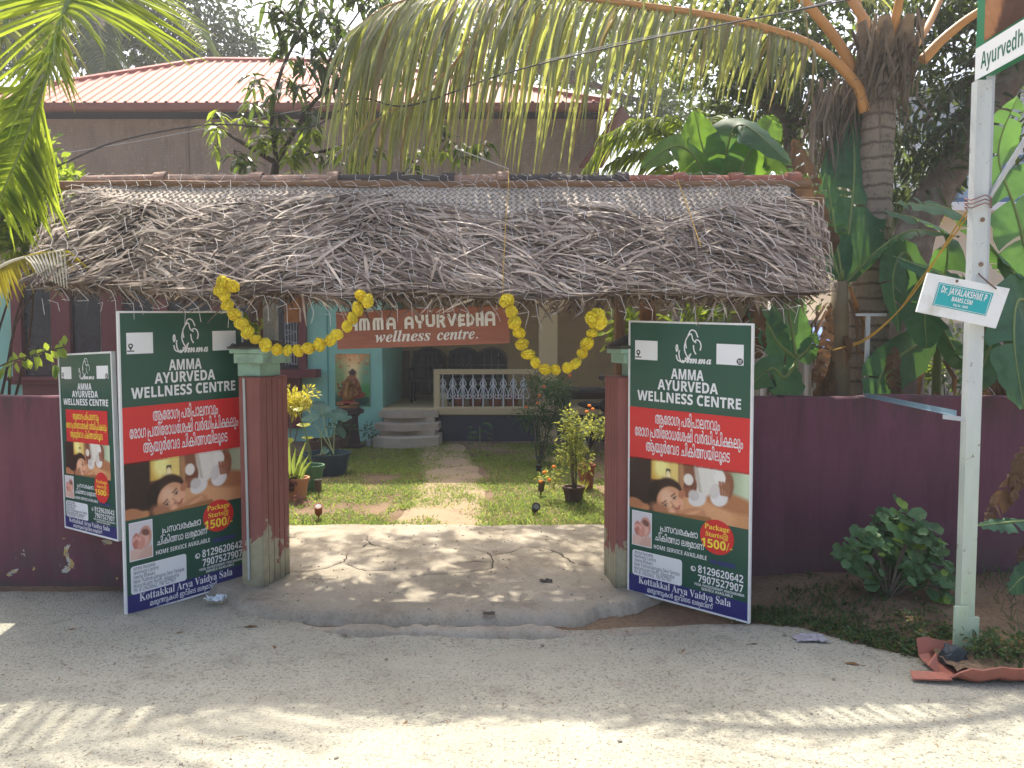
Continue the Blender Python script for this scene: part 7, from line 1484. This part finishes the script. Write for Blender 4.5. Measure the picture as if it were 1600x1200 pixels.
for i, (x, y, L, a, lab) in enumerate(((378, 985, .10, .1, 'curled brown leaf on the road below the right corner of the largest poster board'), (268, 996, .09, .3, 'brown leaf on the road under the largest poster board'), (1170, 1012, .06, .2, 'brown leaf on the road below the right poster board'), (1065, 1025, .05, 1, 'small leaf on the road between slab and right poster board'), (430, 1020, .06, 2, 'small yellowish leaf on the shaded road left of the slab'), (105, 990, .05, .5, 'small twiggy leaf on the road near the wall foot at left'), (545, 1000, .07, 2.6, 'brown leaf against the slab lip'), (1345, 1045, .08, 2.8, 'dry leaf on the road along the weed strip'), (630, 1140, .04, 1.2, 'small dark leaf on the sunlit road at the bottom'))): fallen(lab, x, y, L, a)
m = MB()                                     # loose chips and bits all over the road: nobody could count them
for i in range(700):
    y = 2.0 + 3.0 * R.random() ** .8; x = rnd(-3.6, 3.6)
    if y > road_y(x) + .02: continue
    r = rnd(.002, .007) if R.random() < .93 else rnd(.007, .014); m.ball((x, y, .022), (r, r * rnd(.6, 1), r * .7), 5, 3, Matrix.Rotation(rnd(0, 3), 3, 'Z'))
for i in range(260):
    x = rnd(-2.1, 1.0); y = rnd(4.45, 6.6); r = rnd(.003, .009); m.ball((x, y, slab_z(x, y) + r * .4), (r, r * .8, r * .6), 5, 3)
gv = m.build('gravel', plain('road_chip', (.27, .24, .20), .9, .5, 40)); gv['kind'] = 'stuff'
m = MB()
for i in range(520):
    x = rnd(-3.4, 3.2); y = rnd(2.4, 5.0) if R.random() < .5 else road_y(x) - abs(R.gauss(0, .12))
    if y > road_y(x): continue
    a = rnd(0, 3.14); L = rnd(.015, .06); p = V((x, y, .026)); m.strip([p, p + V((math.cos(a), math.sin(a), .05)) * L * .5 + V((0, 0, .003)), p + V((math.cos(a + .3), math.sin(a + .3), 0)) * L], [.002, .004, .001], Z)
lt_ = m.build('leaf_litter', FALLEN); lt_['kind'] = 'stuff'

# ================================================================ HAZE: thin volume added to lift the dark tones like lens glare
m = MB(); m.span((-71.5, -31.5, -1.5), (71.5, 71.5, 12.5)); hz = bpy.data.materials.new('haze'); hz.use_nodes = True; t_ = hz.node_tree; t_.nodes.remove(t_.nodes['Principled BSDF'])
pv = t_.nodes.new('ShaderNodeVolumePrincipled'); pv.inputs['Color'].default_value = (.90, .95, 1, 1); pv.inputs['Density'].default_value = .0028; pv.inputs['Anisotropy'].default_value = .45
t_.links.new(pv.outputs[0], t_.nodes['Material Output'].inputs['Volume']); ho = m.build('haze', hz); ho['kind'] = 'stuff'
